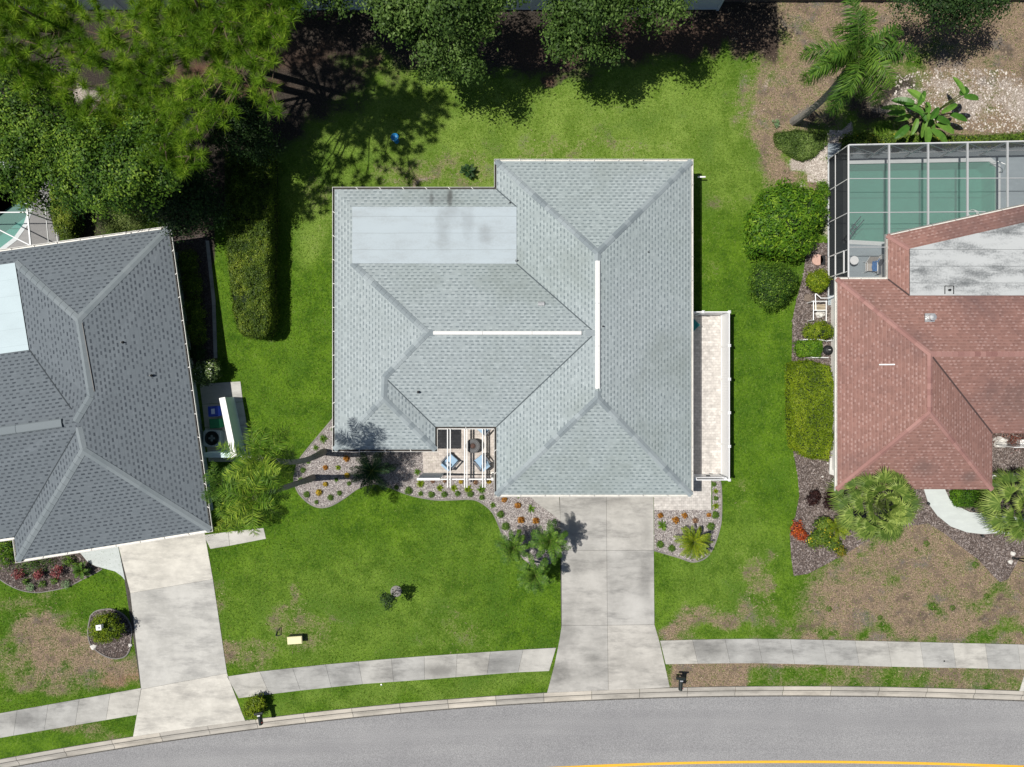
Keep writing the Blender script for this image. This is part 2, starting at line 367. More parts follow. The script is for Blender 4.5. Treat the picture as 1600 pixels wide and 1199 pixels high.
yel = mx(ell(840, 200, 480, 130, .8, .5), ell(480, 340, 30, 80, .7), ell(700, 1075, 320, 22, .5, .4, -7), ell(560, 960, 180, 100, .35), ell(1120, 900, 90, 90, .35), ell(740, 850, 80, 60, .2))
Z = np.zeros(X.shape)
below = (OFF < .42) & (OFF > -8.65); Z[below] = -.35
def grow(poly, d):
    cx = sum(p[0] for p in poly)/len(poly); cy = sum(p[1] for p in poly)/len(poly)
    return [(cx+(p[0]-cx)*(1+d/max(1, math.hypot(p[0]-cx, p[1]-cy))), cy+(p[1]-cy)*(1+d/max(1, math.hypot(p[0]-cx, p[1]-cy)))) for p in poly]
for pl in (poolr, pooll): Z[inpoly(X, Y, grow(pl, .6))] = -2.2
ny, nx = X.shape
V = np.stack([X, Y, Z], -1).reshape(-1, 3)
I = np.arange(nx*ny).reshape(ny, nx); Q = np.stack([I[:-1, :-1], I[:-1, 1:], I[1:, 1:], I[1:, :-1]], -1).reshape(-1, 4)

g = NT('ground'); A = lambda nm: g.n('ShaderNodeAttribute', attribute_name=nm).outputs['Fac']
n_big = g.noise(.16, 4, None, .6); n_mid = g.noise(.9, 4, None, .6); n_fine = g.noise(6.5, 3, None, .65); n_tiny = g.noise(24, 2, None, .7)
mp = g.n('ShaderNodeMapping'); g.l(g.pos(), mp.inputs[0]); mp.inputs['Scale'].default_value = (1, .35, 1); mp.inputs['Rotation'].default_value = (0, 0, .6)
n_str = g.noise(9, 3, mp.outputs[0], .6)
gd, gl = (.036, .094, .006), (.136, .248, .016)
t = g.math('ADD', g.math('MULTIPLY', n_mid, .45), g.math('ADD', g.math('MULTIPLY', n_fine, .4), g.math('MULTIPLY', n_big, .15)))
gr = g.mix(g.ss(t, .36, .66), gd, gl)
gr = g.mix(g.math('MULTIPLY', A('yel'), .75), gr, g.mix(g.ss(t, .35, .62), (.125, .215, .020), (.295, .40, .090)))
gr = g.mix(g.math('MULTIPLY', g.ss(n_str, .5, .75), .35), gr, (.16, .25, .06))
gr = g.mix(g.math('MULTIPLY', g.ss(n_tiny, .25, .42), -.0), gr, gd)
gr = g.mix(g.math('MULTIPLY', g.ss(g.noise(.45, 3, None, .6), .48, .68), .5), gr, (.044, .115, .012))
gr = g.mix(1., gr, g.mix(g.ss(n_tiny, .3, .7), (.55, .60, .50), (1.38, 1.32, 1.45)), 'MULTIPLY')
n_gr = g.noise(13, 4, None, .8)
gr = g.mix(g.math('MULTIPLY', g.ss(g.noise(3.4, 5, None, .75), .60, .74), .5), gr, (.20, .24, .075))
dc = g.mix(g.ss(n_gr, .36, .64), (.135, .100, .070), (.40, .295, .205))
dc = g.mix(g.math('MULTIPLY', g.ss(g.noise(3.2, 6, None, .8), .52, .66), .7), dc, (.085, .068, .052))
dc = g.mix(g.math('MULTIPLY', g.ss(n_mid, .50, .66), .6), dc, (.125, .100, .078))
dc = g.mix(g.math('MULTIPLY', g.ss(g.noise(.5, 5, None, .7), .52, .66), .75), dc, (.15, .14, .13))
dc = g.mix(g.math('MULTIPLY', g.ss(g.noise(2.1, 4, None, .7), .60, .70), .7), dc, (.075, .115, .018))
dc = g.mix(g.math('MULTIPLY', A('red'), .7), dc, (.30, .15, .075))
dc = g.mix(1., dc, g.mix(g.ss(n_tiny, .3, .7), (.72, .72, .72), (1.26, 1.26, 1.26)), 'MULTIPLY')
nn = g.math('ADD', g.math('MULTIPLY', n_mid, .5), g.math('ADD', g.math('MULTIPLY', n_fine, .35), g.math('MULTIPLY', n_tiny, .15)))
def fac(at, k=1.15): 
    return g.ss(g.math('ADD', at, g.math('MULTIPLY', g.math('SUBTRACT', nn, .5), k*2.0)), .26, .76)
c = g.mix(fac(A('dry')), gr, dc)
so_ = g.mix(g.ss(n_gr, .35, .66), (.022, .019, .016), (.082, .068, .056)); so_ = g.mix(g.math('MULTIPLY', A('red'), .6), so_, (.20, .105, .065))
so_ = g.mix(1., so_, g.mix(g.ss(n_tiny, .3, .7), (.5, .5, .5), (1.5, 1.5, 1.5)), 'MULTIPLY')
c = g.mix(fac(A('dirt_and_shade'), .8), c, so_)
sc_ = g.mix(g.ss(n_gr, .38, .62), (.26, .21, .17), (.62, .56, .50)); sc_ = g.mix(1., sc_, g.mix(g.ss(n_tiny, .3, .7), (.65, .65, .65), (1.25, 1.25, 1.25)), 'MULTIPLY')
c = g.mix(fac(A('sand'), .9), c, sc_)
g.col(c); g.rough(.95); g.b.inputs['Specular IOR Level'].default_value = .12
g.bump(g.math('ADD', n_tiny, g.math('MULTIPLY', n_fine, .6)), .8, .05)
me = bpy.data.meshes.new('ground'); me.from_pydata(V.tolist(), [], Q.tolist()); me.materials.append(g.m)
for nm, arr in (('dry', dry), ('dirt_and_shade', dirt_and_shade), ('sand', sand), ('red', red), ('yel', yel)):
    a_ = me.attributes.new(nm, 'FLOAT', 'POINT'); a_.data.foreach_set('value', arr.reshape(-1).astype(np.float32))
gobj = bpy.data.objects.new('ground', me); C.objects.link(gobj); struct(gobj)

# grass blades: real tufts wherever the sheet is grass
def blades():
    n = 300000; rng = np.random.default_rng(5)
    x = rng.uniform(-33.5, 33.5, n); y = rng.uniform(-22.3, 24.6, n)
    ix = np.clip(np.searchsorted(gx, x)-1, 0, nx-1); iy = np.clip(np.searchsorted(gy, y-rye(x))-1, 0, ny-1)
    d = dry[iy, ix]; di = dirt_and_shade[iy, ix]; sn = sand[iy, ix]; yl = yel[iy, ix]
    keep = (d < rng.uniform(.1, 1.25, n)) & (di < rng.uniform(.05, .6, n)) & (sn < .3) & (Z[iy, ix] > -.1)
    px, py = CX+x*SC0, CY-y*SC0
    for pl in NOGRASS: keep &= ~inpoly(px, py, pl)
    keep &= (y > road_y(x)+.72)
    x, y, d, yl = x[keep], y[keep], d[keep], yl[keep]; n = len(x)
    b = np.stack([x, y, np.zeros(n)], 1); a = rng.uniform(0, 6.28, n); h = rng.uniform(.03, .075, n)
    side = np.stack([np.cos(a), np.sin(a), np.zeros(n)], 1)*rng.uniform(.014, .030, (n, 1))
    lean = np.stack([-np.sin(a), np.cos(a), np.zeros(n)], 1)*rng.uniform(.02, .09, (n, 1))
    tip = b+lean; tip[:, 2] = h; b[:, 2] = -.003
    V = np.stack([b-side, b+side, tip], 1)
    r = np.clip(rng.uniform(0, .75, n)+yl*.18+np.where(rng.random(n) < d*.6, .35, 0), 0, 1)
    # dead straw lying in the thin lawns
    n2 = 90000; x2 = rng.uniform(-33.5, 33.5, n2); y2 = rng.uniform(-19.5, 24.4, n2); ix = np.clip(np.searchsorted(gx, x2)-1, 0, nx-1); iy = np.clip(np.searchsorted(gy, y2-rye(x2))-1, 0, ny-1)
    k2 = (dry[iy, ix] > rng.uniform(.25, .8, n2)) & (Z[iy, ix] > -.1) & (y2 > road_y(x2)+.72); qx, qy = CX+x2*SC0, CY-y2*SC0
    for pl in NOGRASS: k2 &= ~inpoly(qx, qy, pl)
    x2, y2 = x2[k2], y2[k2]; n2 = len(x2); b2 = np.stack([x2, y2, np.full(n2, .004)], 1); a2 = rng.uniform(0, 6.28, n2); s2 = np.stack([np.cos(a2), np.sin(a2), np.zeros(n2)], 1)*rng.uniform(.010, .022, (n2, 1)); l2 = np.stack([-np.sin(a2), np.cos(a2), np.zeros(n2)], 1)*rng.uniform(.08, .20, (n2, 1)); t2 = b2+l2; t2[:, 2] = rng.uniform(.01, .07, n2)
    tag(quads_np('dry_grass', np.stack([b2-s2, b2+s2, t2], 1), rng.random(n2), leafmat('straw', (.11, .085, .055), (.30, .23, .15), (.56, .46, .31), .1), None, False, 3), kind='stuff')
    o = quads_np('grass', V, r, leafmat('grass_blade', (.045, .100, .005), (.125, .225, .012), (.38, .43, .12), .3), None, False, 3)
    tag(o, kind='stuff')

# ================================================================ ROAD, KERB, MARKING
m = NT('asphalt'); n1 = m.noise(20, 4, None, .85); n2 = m.noise(.35, 4, None, .6); n3 = m.noise(14, 3)
c = m.mix(m.ss(n1, .32, .68), (.175, .175, .178), (.37, .37, .37)); c = m.mix(.7, c, m.mix(n2, (.80, .80, .82), (1.2, 1.2, 1.19)), 'MULTIPLY')
c = m.mix(m.math('MULTIPLY', m.ss(n3, .6, .8), .35), c, (.50, .50, .49))
mp = m.n('ShaderNodeMapping'); m.l(m.pos(), mp.inputs[0]); mp.inputs['Scale'].default_value = (.06, 1, 1); n4 = m.noise(1.1, 3, mp.outputs[0])
c = m.mix(.6, c, m.mix(m.ss(n4, .35, .7), (.88, .88, .89), (1.06, 1.06, 1.06)), 'MULTIPLY')
m.col(c); m.rough(.9); m.b.inputs['Specular IOR Level'].default_value = .2; m.bump(n1, .5, .012)
mb = MB(); band(mb, XS, [(.02, -.125), (-4.1, -.06), (-8.3, -.125)]); struct(obj('road', mb, MATS['asphalt']))
m = concrete('kerb_concrete', (.50, .47, .42), .12, (.16, .15, .13), .6)
mb = MB()
seg = 3.05; x = -62.0; k = 0
while x < 62:
    xe = x+seg; xs = [x+.012+(seg-.024)*i/5 for i in range(6)]
    # roll kerb: flat back, sloped face, gutter pan
    band(mb, xs, [(.64, .0), (.64, .035), (.60, .045), (.44, .045), (.40, .03), (.20, -.095), (.16, -.11), (.0, -.120), (.0, -.2)])
    x = xe
struct(obj('kerb', mb, m))
mb = MB(); band(mb, XS, [(-8.3, -.2), (-8.3, -.12), (-8.5, -.1), (-8.75, .03), (-8.98, .03), (-8.98, -.01)]); struct(obj('kerb', mb, m))
m = plain('kerb_dirt', (.10, .095, .085), .95, .5, 9)
mb = MB(); band(mb, XS, [(.0, -.117), (-.075, -.1165)]); struct(obj('gutter_dirt', mb, m))
mb = MB(); band(mb, XS, [(.399, .0335), (.350, .0025)]); struct(obj('kerb_seam', mb, m))
mb = MB(); band(mb, XS, [(.665, .012), (.632, .038)]); struct(obj('kerb_seam', mb, m))
m = plain('road_paint_yellow', (.80, .44, .03), .6, .14, 14)
mb = MB(); band(mb, XS, [(-4.13, -.050), (-4.29, -.050)]); o = obj('road_marking', mb, m); struct(o)

# ================================================================ SLABS
CONC = concrete('driveway_concrete', (.465, .455, .43), .20, (.20, .197, .19), .85, stains=[(2.9, -18.4, 1.1, .9, .55), (3.5, -16.0, .9, 1.4, .35), (8.5, -12.6, .6, 2.2, .4), (8.6, -9.2, .5, 1.5, .3), (7.9, -14.1, 1.2, 1.2, -.55), (4.0, -11.5, .8, 1.0, .25), (5.2, -17.5, .8, .6, .25), (6.4, -10.4, 1.2, .9, -.4), (6.2, -7.4, 3, .5, .25)])
CONC2 = concrete('sidewalk_concrete', (.47, .465, .44), .18, (.17, .168, .162), .85, stains=[(-4.5, -18.3, 1.5, .6, .55), (-10.8, -18.9, .9, .8, .4), (-8.0, -18.7, 1.2, .7, .35), (12.4, -17.0, 2.2, .8, .45), (-31.2, -21.4, 1.6, .8, .5), (-1.0, -17.8, 2.0, .7, .4), (15.6, -17.4, 1.0, .7, .3)])
CONC3 = concrete('old_driveway_concrete', (.56, .55, .515), .20, (.29, .285, .275), .9)
CONCW = concrete('painted_walk', (.53, .57, .56), .06, (.40, .42, .42), .3, (1.02, 1.02, 1.))
GAP = plain('joint_dirt', (.07, .065, .055), .95, .3, 8)
def shrink(poly, d):
    n = len(poly); a = sum(poly[i][0]*poly[(i+1) % n][1]-poly[(i+1) % n][0]*poly[i][1] for i in range(n))
    if a < 0: poly = poly[::-1]
    out = []
    for i in range(n):
        p0, p1, p2 = Vector(poly[i-1]), Vector(poly[i]), Vector(poly[(i+1) % n])
        e1 = (p1-p0).normalized(); e2 = (p2-p1).normalized(); n1 = Vector((-e1.y, e1.x)); n2 = Vector((-e2.y, e2.x))
        k = 1+n1.dot(n2); b = (n1+n2)/max(k, .3); out.append(tuple(p1+b*d))
    return out
def slabs(name, panels, z, m, gap=.012, under=None, tones=None):
    mb = MB()
    for i, pl in enumerate(panels):
        w = [P2(*q) for q in pl] if True else pl
        mb.prism(shrink(w, gap), -.06, z, tones[i] if tones else R.random())
    o = struct(obj(name, mb, m)); return o
def undersheet(poly, z, m=None, name='joint'):
    pass
# main driveway
D = {}
def ipt(a, b, t): return (a[0]+(b[0]-a[0])*t, a[1]+(b[1]-a[1])*t)
pan = [[(874, 762), (947.5, 762), (948, 860), (877, 860)], [(947.5, 762), (1021, 762), (1021.5, 860), (948, 860)],
       [(877, 860), (948, 860), (949, 977), (877.5, 977)], [(948, 860), (1021.5, 860), (1022.5, 976), (949, 977)],
       [(877.5, 977), (949, 977), (950.5, 1079), (854, 1085), (866, 1040), (874, 1000)], [(949, 977), (1022.5, 976), (1031, 1005), (1046.5, 1074), (950.5, 1079)]]
undersheet(None, 0)
slabs('driveway', pan, .03, CONC, .008, tones=[.35, .55, .45, .3, .4, .8])
slabs('driveway_side_slab', [[(815, 762), (873, 762), (876, 815), (866, 806), (838, 786)]], .028, CONC, .01, tones=[.6])
# sealing sheet in the joints
mb = MB()
for pl, z in (([(874, 770), (1021, 770), (1022.5, 976), (1046, 1073), (854.5, 1084), (866, 1040), (877, 990)], .012),):
    mb.prism([P2(*q) for q in pl], -.05, z)
struct(obj('driveway_joint', mb, GAP))
# sidewalks: panels between top and bottom edge lines
def walk(name, top, bot, step, m, tones=None):
    T = [Vector(P2(*p)) for p in top]; B = [Vector(P2(*p)) for p in bot]
    def at(L, t):
        ln = [(L[i+1]-L[i]).length for i in range(len(L)-1)]; d = t*sum(ln)
        for i, q in enumerate(ln):
            if d <= q or i == len(ln)-1: return L[i].lerp(L[i+1], d/q)
            d -= q
    tot = sum((T[i+1]-T[i]).length for i in range(len(T)-1)); n = max(1, round(tot/step)); mb = MB(); u = MB()
    for i in range(n):
        a, b = i/n, (i+1)/n; mb.prism(shrink([tuple(at(T, a)), tuple(at(T, b)), tuple(at(B, b)), tuple(at(B, a))], .007), -.05, .03, R.random()*R.random() if i % 3 else R.random())
        u.prism([tuple(at(T, a)), tuple(at(T, b)), tuple(at(B, b)), tuple(at(B, a))], -.05, .014)
    struct(obj(name, mb, m)); struct(obj(name+'_joint', u, GAP))
walk('sidewalk', [(355, 1057), (400, 1050), (500, 1039), (600, 1030), (665, 1025), (800, 1016), (869, 1012)], [(373, 1091), (400, 1087.5), (470, 1079), (565, 1069), (665, 1062), (800, 1051), (858, 1048.5)], 2.05, CONC2)
walk('sidewalk', [(1031, 1001), (1120, 998.5), (1200, 998), (1300, 1000), (1600, 1007), (2300, 1040)], [(1040, 1038), (1120, 1036.5), (1200, 1036.5), (1400, 1042), (1600, 1046), (2300, 1080)], 2.05, CONC2)
walk('sidewalk', [(-700, 1235), (0, 1114.5), (221, 1075)], [(-700, 1278), (0, 1153), (214, 1117)], 2.05, CONC2)
# neighbour's driveway (left)
slabs('driveway', [[(184, 848), (318, 822), (333, 905), (204, 927)], [(204, 927), (333, 905), (355, 1052), (221, 1077)],
      [(221, 1077), (355, 1052), (360, 1066), (384, 1128), (208, 1152)]], .03, CONC3, .006, tones=[1, .2, .95])
mb = MB(); mb.prism([P2(*q) for q in [(186, 850), (318, 824), (354, 1052), (383, 1127), (210, 1151), (220, 1075)]], -.05, .012); struct(obj('driveway_joint', mb, GAP))
slabs('front_walk', [[(124, 850), (124, 862), (137, 878), (150, 885), (165, 889), (180, 893), (190, 900), (196, 907), (184, 848)]], .035, CONCW, .01, tones=[.6])
slabs('driveway', [[(1592, 1080), (1603, 1046), (1640, 1048), (1720, 1080)]], .03, CONC3, .01, tones=[.6])
# strip beside the palms and the utility yard of the left house
slabs('side_path', [[(318, 836), (357, 831), (359, 853), (329, 858)], [(357, 831), (412, 825), (416, 842), (359, 853)]], .028, CONC3, .01, tones=[.3, .5])
slabs('utility_pad', [[(312, 600), (376, 596), (380, 628), (316, 632)], [(316, 632), (380, 628), (386, 664), (320, 668)], [(320, 668), (386, 664), (396, 722), (326, 722)]], .03, CONC3, .012, tones=[.2, .4, .3])
slabs('kerb_path', [[(321, 376), (327, 376), (337, 470), (340, 560), (334, 560), (331, 470)]], .02, CONC2, .01)
# curved pale walk of the right house
slabs('front_walk', [[(1440, 755), (1450, 787), (1464, 806), (1485, 823), (1510, 832), (1535, 835), (1560, 833), (1605, 838), (1700, 850), (1700, 822), (1605, 811), (1560, 804), (1535, 802), (1515, 800), (1496, 791), (1483, 779), (1477, 766), (1474, 755)]], .035, CONCW, .01, tones=[.9])

# pavers
def pavers(name, c1, c2, mo, sx=.26, sy=.17):
    m = NT(name); b = m.n('ShaderNodeTexBrick'); m.l(m.pos(), b.inputs['Vector']); b.inputs['Scale'].default_value = 1
    b.inputs['Brick Width'].default_value = sx; b.inputs['Row Height'].default_value = sy; b.inputs['Mortar Size'].default_value = .006
    b.inputs['Color1'].default_value = tuple(c1)+(1,); b.inputs['Color2'].default_value = tuple(c2)+(1,); b.inputs['Mortar'].default_value = tuple(mo)+(1,)
    n1 = m.noise(3.3, 4, None, .65); n2 = m.noise(30, 2)
    c = m.mix(.75, b.outputs[0], m.mix(m.ss(n1, .3, .7), (.78, .77, .76), (1.2, 1.19, 1.17)), 'MULTIPLY')
    c = m.mix(.5, c, m.mix(n2, (.85, .85, .85), (1.15, 1.15, 1.15)), 'MULTIPLY')
    m.col(c); m.rough(.85); m.bump(b.outputs['Fac'], -.5, .01); return m.m
PAV = pavers('light_pavers', (.60, .575, .545), (.47, .445, .42), (.30, .28, .26))
mb = MB(); mb.prism([P2(*q) for q in [(1050, 488), (1126, 488), (1126, 749), (1111, 749), (1111, 797), (1021.6, 797), (1021.6, 760), (1050, 760)]], -.05, .032)
struct(obj('paver_path', mb, PAV))
PAV2 = pavers('patio_pavers', (.56, .515, .475), (.45, .41, .375), (.30, .26, .23))
mb = MB(); mb.prism([P2(*q) for q in [(655, 640), (790, 640), (790, 741), (662, 741), (660, 700)]], -.05, .032); struct(obj('patio', mb, PAV2))

# ================================================================ BEDS
GRAV = pebble('pink_gravel', 22, [(.34, .30, .29), (.50, .46, .43), (.22, .19, .185), (.40, .355, .345), (.62, .585, .555), (.30, .27, .27), (.17, .15, .15), (.43, .37, .35)])
MULCH = pebble('bark_mulch', 17, [(.16, .125, .105), (.26, .215, .195), (.09, .065, .055), (.20, .155, .135), (.36, .31, .29), (.12, .09, .08)], .95, .9, .5)
DMULCH = pebble('dark_mulch', 17, [(.075, .055, .05), (.12, .095, .085), (.045, .033, .03), (.16, .13, .12), (.09, .06, .05)], .95, .9, .4)
BED_MAIN = [(524, 650), (503, 675), (482, 700), (466, 722), (460, 745), (461, 757), (468, 772), (480, 784), (492, 791), (505, 793), (520, 789), (540, 777), (560, 763), (585, 756), (610, 762), (630, 770), (650, 776), (680, 781), (705, 781), (730, 780), (745, 782), (760, 791), (771, 803), (779, 820), (786, 838), (795, 852), (815, 872), (838, 890), (862, 880), (877, 862), (877, 814), (866, 806), (838, 786), (828, 774), (790, 765), (774, 752), (774, 742), (664, 742), (664, 690), (640, 690), (540, 695), (530, 650)]
BED_E = [(1022, 797), (1113, 797), (1113, 752), (1125, 752), (1127, 800), (1123, 830), (1108, 866), (1085, 878), (1060, 871), (1022, 860)]
BED_L = [(-60, 845), (-60, 925), (0, 905), (12, 913), (32, 922), (56, 926), (80, 923), (106, 917), (130, 905), (150, 895), (160, 889), (137, 878), (124, 862), (124, 845), (90, 800), (0, 800)]
BED_RING = [(142, 962), (150, 955), (163, 952), (176, 952), (190, 958), (200, 968), (206, 982), (205, 1000), (203, 1015), (195, 1026), (180, 1029), (165, 1025), (152, 1017), (141, 1005), (138, 985)]
BED_R = [(1244, 470), (1238, 500), (1237, 560), (1236, 640), (1238, 700), (1246, 740), (1249, 775), (1243, 805), (1234, 835), (1236, 870), (1240, 900), (1262, 897), (1285, 885), (1305, 874), (1322, 866), (1345, 850), (1420, 822), (1450, 818), (1476, 834), (1498, 852), (1528, 874), (1548, 896), (1562, 910), (1575, 905), (1584, 888), (1594, 870), (1640, 850), (1760, 850), (1760, 640), (1480, 640), (1480, 740), (1330, 740), (1330, 380), (1262, 380), (1255, 430)]
BED_S = [(268, 370), (325, 366), (336, 470), (340, 560), (326, 600), (300, 600)]
def bed(name, poly, m, z=.02):
    mb = MB(); mb.prism([P2(*q) for q in poly], -.05, z); return struct(obj(name, mb, m))
bed('gravel_bed', BED_MAIN, GRAV); bed('gravel_bed', BED_E, GRAV)
bed('mulch_bed', BED_L, DMULCH); bed('mulch_bed', BED_RING, DMULCH); bed('mulch_bed', BED_R, MULCH, .018); bed('mulch_bed', BED_S, DMULCH, .016)
EDG = concrete('edging_concrete', (.25, .235, .22), .15, (.10, .095, .09), .4)
def edging(pts, h=.05, w=.09, close=False):
    mb = MB(); q = [Vector(P2(*p)) for p in pts]
    # smooth with Catmull-Rom
    s = []
    for i in range(len(q)-1):
        p0, p1, p2, p3 = q[max(i-1, 0)], q[i], q[i+1], q[min(i+2, len(q)-1)]
        for t in (0, .25, .5, .75):
            s.append(.5*((2*p1)+(p2-p0)*t+(2*p0-5*p1+4*p2-p3)*t*t+(3*p1-p0-3*p2+p3)*t**3))
    s.append(q[-1])
    for a, b in zip(s[:-1], s[1:]): mb.beam((a.x, a.y, h/2), (b.x, b.y, h/2), w, h)
    struct(obj('bed_edging', mb, EDG))
edging(BED_MAIN[:28][0:27]); edging([(1113, 752), (1125, 752), (1127, 800), (1123, 830), (1108, 866), (1085, 878), (1060, 871), (1022, 860)])
edging(BED_RING+[BED_RING[0]], .06, .07)
edging(BED_L[2:11], .04, .06)
# loose stones on the beds
NOSTONE = [[(1440, 750), (1449, 788), (1463, 807), (1484, 824), (1510, 834), (1535, 837), (1560, 835), (1640, 842), (1640, 809), (1560, 802), (1535, 800), (1515, 798), (1497, 789), (1485, 777), (1479, 750)], [(1304, 380), (1640, 380), (1640, 640), (1304, 640)], [(1290, 380), (1400, 380), (1400, 470), (1290, 470)], [(655, 640), (774, 640), (774, 741), (655, 741)]]
def stones(poly, n, s0, s1, m, z, name):
    ps = np.array(poly); x0, y0 = ps.min(0); x1, y1 = ps.max(0); x0 = max(x0, 0); x1 = min(x1, 1620)
    q = RNG.uniform((x0, y0), (x1, y1), (n*4, 2)); q = q[inpoly(q[:, 0], q[:, 1], poly)]
    for ex in NOSTONE: q = q[~inpoly(q[:, 0], q[:, 1], ex)]
    q = q[:n]; n = len(q)
    c = np.stack([(q[:, 0]-CX)/SC0, (CY-q[:, 1])/SC0, np.full(n, z)], 1); s = RNG.uniform(s0, s1, (n, 1, 1))
    oc = np.array([(1, 0, 0), (0, 1, 0), (-1, 0, 0), (0, -1, 0), (0, 0, .6)]); fc = [(0, 1, 4), (1, 2, 4), (2, 3, 4), (3, 0, 4)]
    a = RNG.uniform(0, 6.28, n); rot = np.zeros((n, 3, 3)); rot[:, 0, 0] = np.cos(a); rot[:, 0, 1] = -np.sin(a); rot[:, 1, 0] = np.sin(a); rot[:, 1, 1] = np.cos(a); rot[:, 2, 2] = 1
    o5 = (oc[None]*RNG.uniform(.6, 1.3, (n, 5, 1)))@np.transpose(rot, (0, 2, 1))*s+c[:, None]
    V = np.concatenate([o5[:, list(f)] for f in fc], 0); o = quads_np(name, V, np.tile(RNG.random(n), 4), m, None, False, 3); tag(o, kind='stuff')
def stonemat(name, a, b, c):
    m = NT(name); r = m.n('ShaderNodeAttribute', attribute_name='rnd').outputs['Fac']; cr = m.n('ShaderNodeValToRGB'); m.l(r, cr.inputs[0]); e = cr.color_ramp.elements
    e[0].color = tuple(a)+(1,); e[1].color = tuple(c)+(1,); x = e.new(.5); x.color = tuple(b)+(1,); m.col(cr.outputs[0]); m.rough(.9); return m.m
SM = stonemat('gravel_stone', (.20, .17, .165), (.38, .34, .32), (.66, .63, .60)); BM = stonemat('bark_chip', (.06, .045, .04), (.18, .14, .12), (.38, .33, .31))
stones(BED_MAIN, 12000, .018, .042, SM, .02, 'gravel'); stones(BED_E, 3200, .018, .042, SM, .02, 'gravel')
stones(BED_R, 9000, .02, .07, BM, .018, 'bark_mulch'); stones(BED_L, 2500, .02, .06, BM, .02, 'bark_mulch'); stones(BED_RING, 900, .02, .06, BM, .02, 'bark_mulch')
sandpoly = [(1392, 120), (1460, 108), (1560, 108), (1600, 120), (1640, 150), (1640, 205), (1560, 208), (1480, 200), (1400, 170)]
stones(sandpoly, 1300, .03, .08, stonemat('pale_stone', (.30, .26, .22), (.48, .43, .38), (.70, .65, .59)), .0, 'pale_pebbles')
pathpoly = [(1296, 203), (1284, 236), (1260, 258), (1262, 285), (1292, 285), (1296, 258), (1320, 226), (1322, 205)]
stones(pathpoly, 2200, .02, .06, MATS['pale_stone'], .0, 'pale_pebbles')
NOGRASS = [BED_MAIN, BED_E, BED_L, BED_RING, BED_R, BED_S, pathpoly, POOLL, [(a, b) for a, b in POOLR],
  [(874, 762), (1021, 762), (1022.5, 976), (1031, 1003), (1048, 1076), (853, 1086), (866, 1040), (876, 990)],
  [(184, 848), (318, 822), (355, 1052), (385, 1128), (208, 1152), (221, 1077)], [(353, 1056), (600, 1029), (800, 1015), (870, 1011), (858, 1049.5), (800, 1052), (665, 1063), (565, 1070), (373, 1092)],
  [(1030, 1000), (1200, 997), (1600, 1006), (1640, 1008), (1640, 1048), (1600, 1047), (1400, 1043), (1200, 1037.5), (1040, 1039)], [(-10, 1116), (221, 1074), (214, 1118), (-10, 1155)],
  [(535, 305), (1062, 260), (1062, 762), (535, 695)], [(1050, 487), (1127, 487), (1127, 797), (1021, 797)], [(-10, 390), (255, 370), (318, 820), (-10, 860)], [(1296, 220), (1640, 220), (1640, 760), (1310, 760)],
  [(312, 600), (376, 596), (396, 722), (416, 842), (329, 858)], [(815, 762), (873, 762), (876, 815), (838, 786)], [(-10, 280), (75, 290), (110, 380), (-10, 395)], sandpoly]
blades()
# ================================================================ HOUSES
WHITE = plain('white_paint', (.80, .80, .78), .5, .03)
VINYL = plain('white_vinyl', (.86, .87, .87), .35, .02)
GUT = plain('gutter_white', (.66, .65, .61), .4, .10, 3)
STUC = plain('white_stucco', (.74, .73, .69), .85, .05, 3, bump=.3)
STUB = plain('blue_grey_stucco', (.50, .62, .66), .85, .05, 3, bump=.3)
GLASS = plain('window_glass', (.03, .045, .05), .08, .1, 1, spec=.6)
CREAM = plain('cream_garage_paint', (.70, .68, .62), .5, .04)
METAL = plain('galvanised_metal', (.60, .61, .61), .4, .15, 12, .6)
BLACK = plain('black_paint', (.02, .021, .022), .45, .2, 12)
DARKP = plain('dark_pipe', (.035, .037, .04), .6, .2, 12)
LEAD = plain('lead_flashing', (.22, .24, .25), .6, .2, 12)
SH_MAIN = shingle('grey_green_shingles', (.330, .376, .386), (.140, .172, .190), (.45, .50, .512), .80, .10, (.20, .225, .205), .35, big=(.86, .91, .86), ltk=.5, stains=[(-3.7, 11.1, .22, .9, .7), (-4.8, 11.1, .18, .6, .5), (-4.2, 11.0, 1.6, .6, .25)])
CAP_MAIN = NT('grey_cap_shingles')
def capmat(m, a, b):
    r = m.n('ShaderNodeAttribute', attribute_name='rnd').outputs['Fac']; n = m.noise(25, 2)
    c = m.mix(r, a, b); m.col(m.mix(.6, c, m.mix(n, (.85, .85, .85), (1.15, 1.15, 1.15)), 'MULTIPLY')); m.rough(.9); m.bump(n, .3, .01); return m.m
CAP_MAIN = capmat(CAP_MAIN, (.195, .232, .25), (.315, .36, .375))
SH_LEFT = shingle('slate_grey_shingles', (.143, .166, .184), (.034, .042, .054), (.19, .215, .235), .85, .08, (.12, .135, .15), .25, row=.225, cell=.39, bvar=.03, ltk=.3)
CAP_LEFT = capmat(NT('slate_cap_shingles'), (.165, .195, .21), (.20, .23, .245))
SH_RIGHT = shingle('red_brown_shingles', (.272, .150, .124), (.160, .080, .068), (.40, .265, .235), .45, .35, (.12, .08, .08), .6, .20, .27, .40, .10, (.74, .76, .80), .75, stains=[(24.4, -5.0, 1.0, .7, .35), (27.2, -5.6, .6, .5, .4), (30.5, -1.0, 3.6, 1.7, .3), (31.0, 9.6, 2.2, .7, .35), (21.0, 4.5, 1.0, 1.6, .18)])
CAP_RIGHT = capmat(NT('red_cap_shingles'), (.25, .125, .11), (.36, .20, .175))

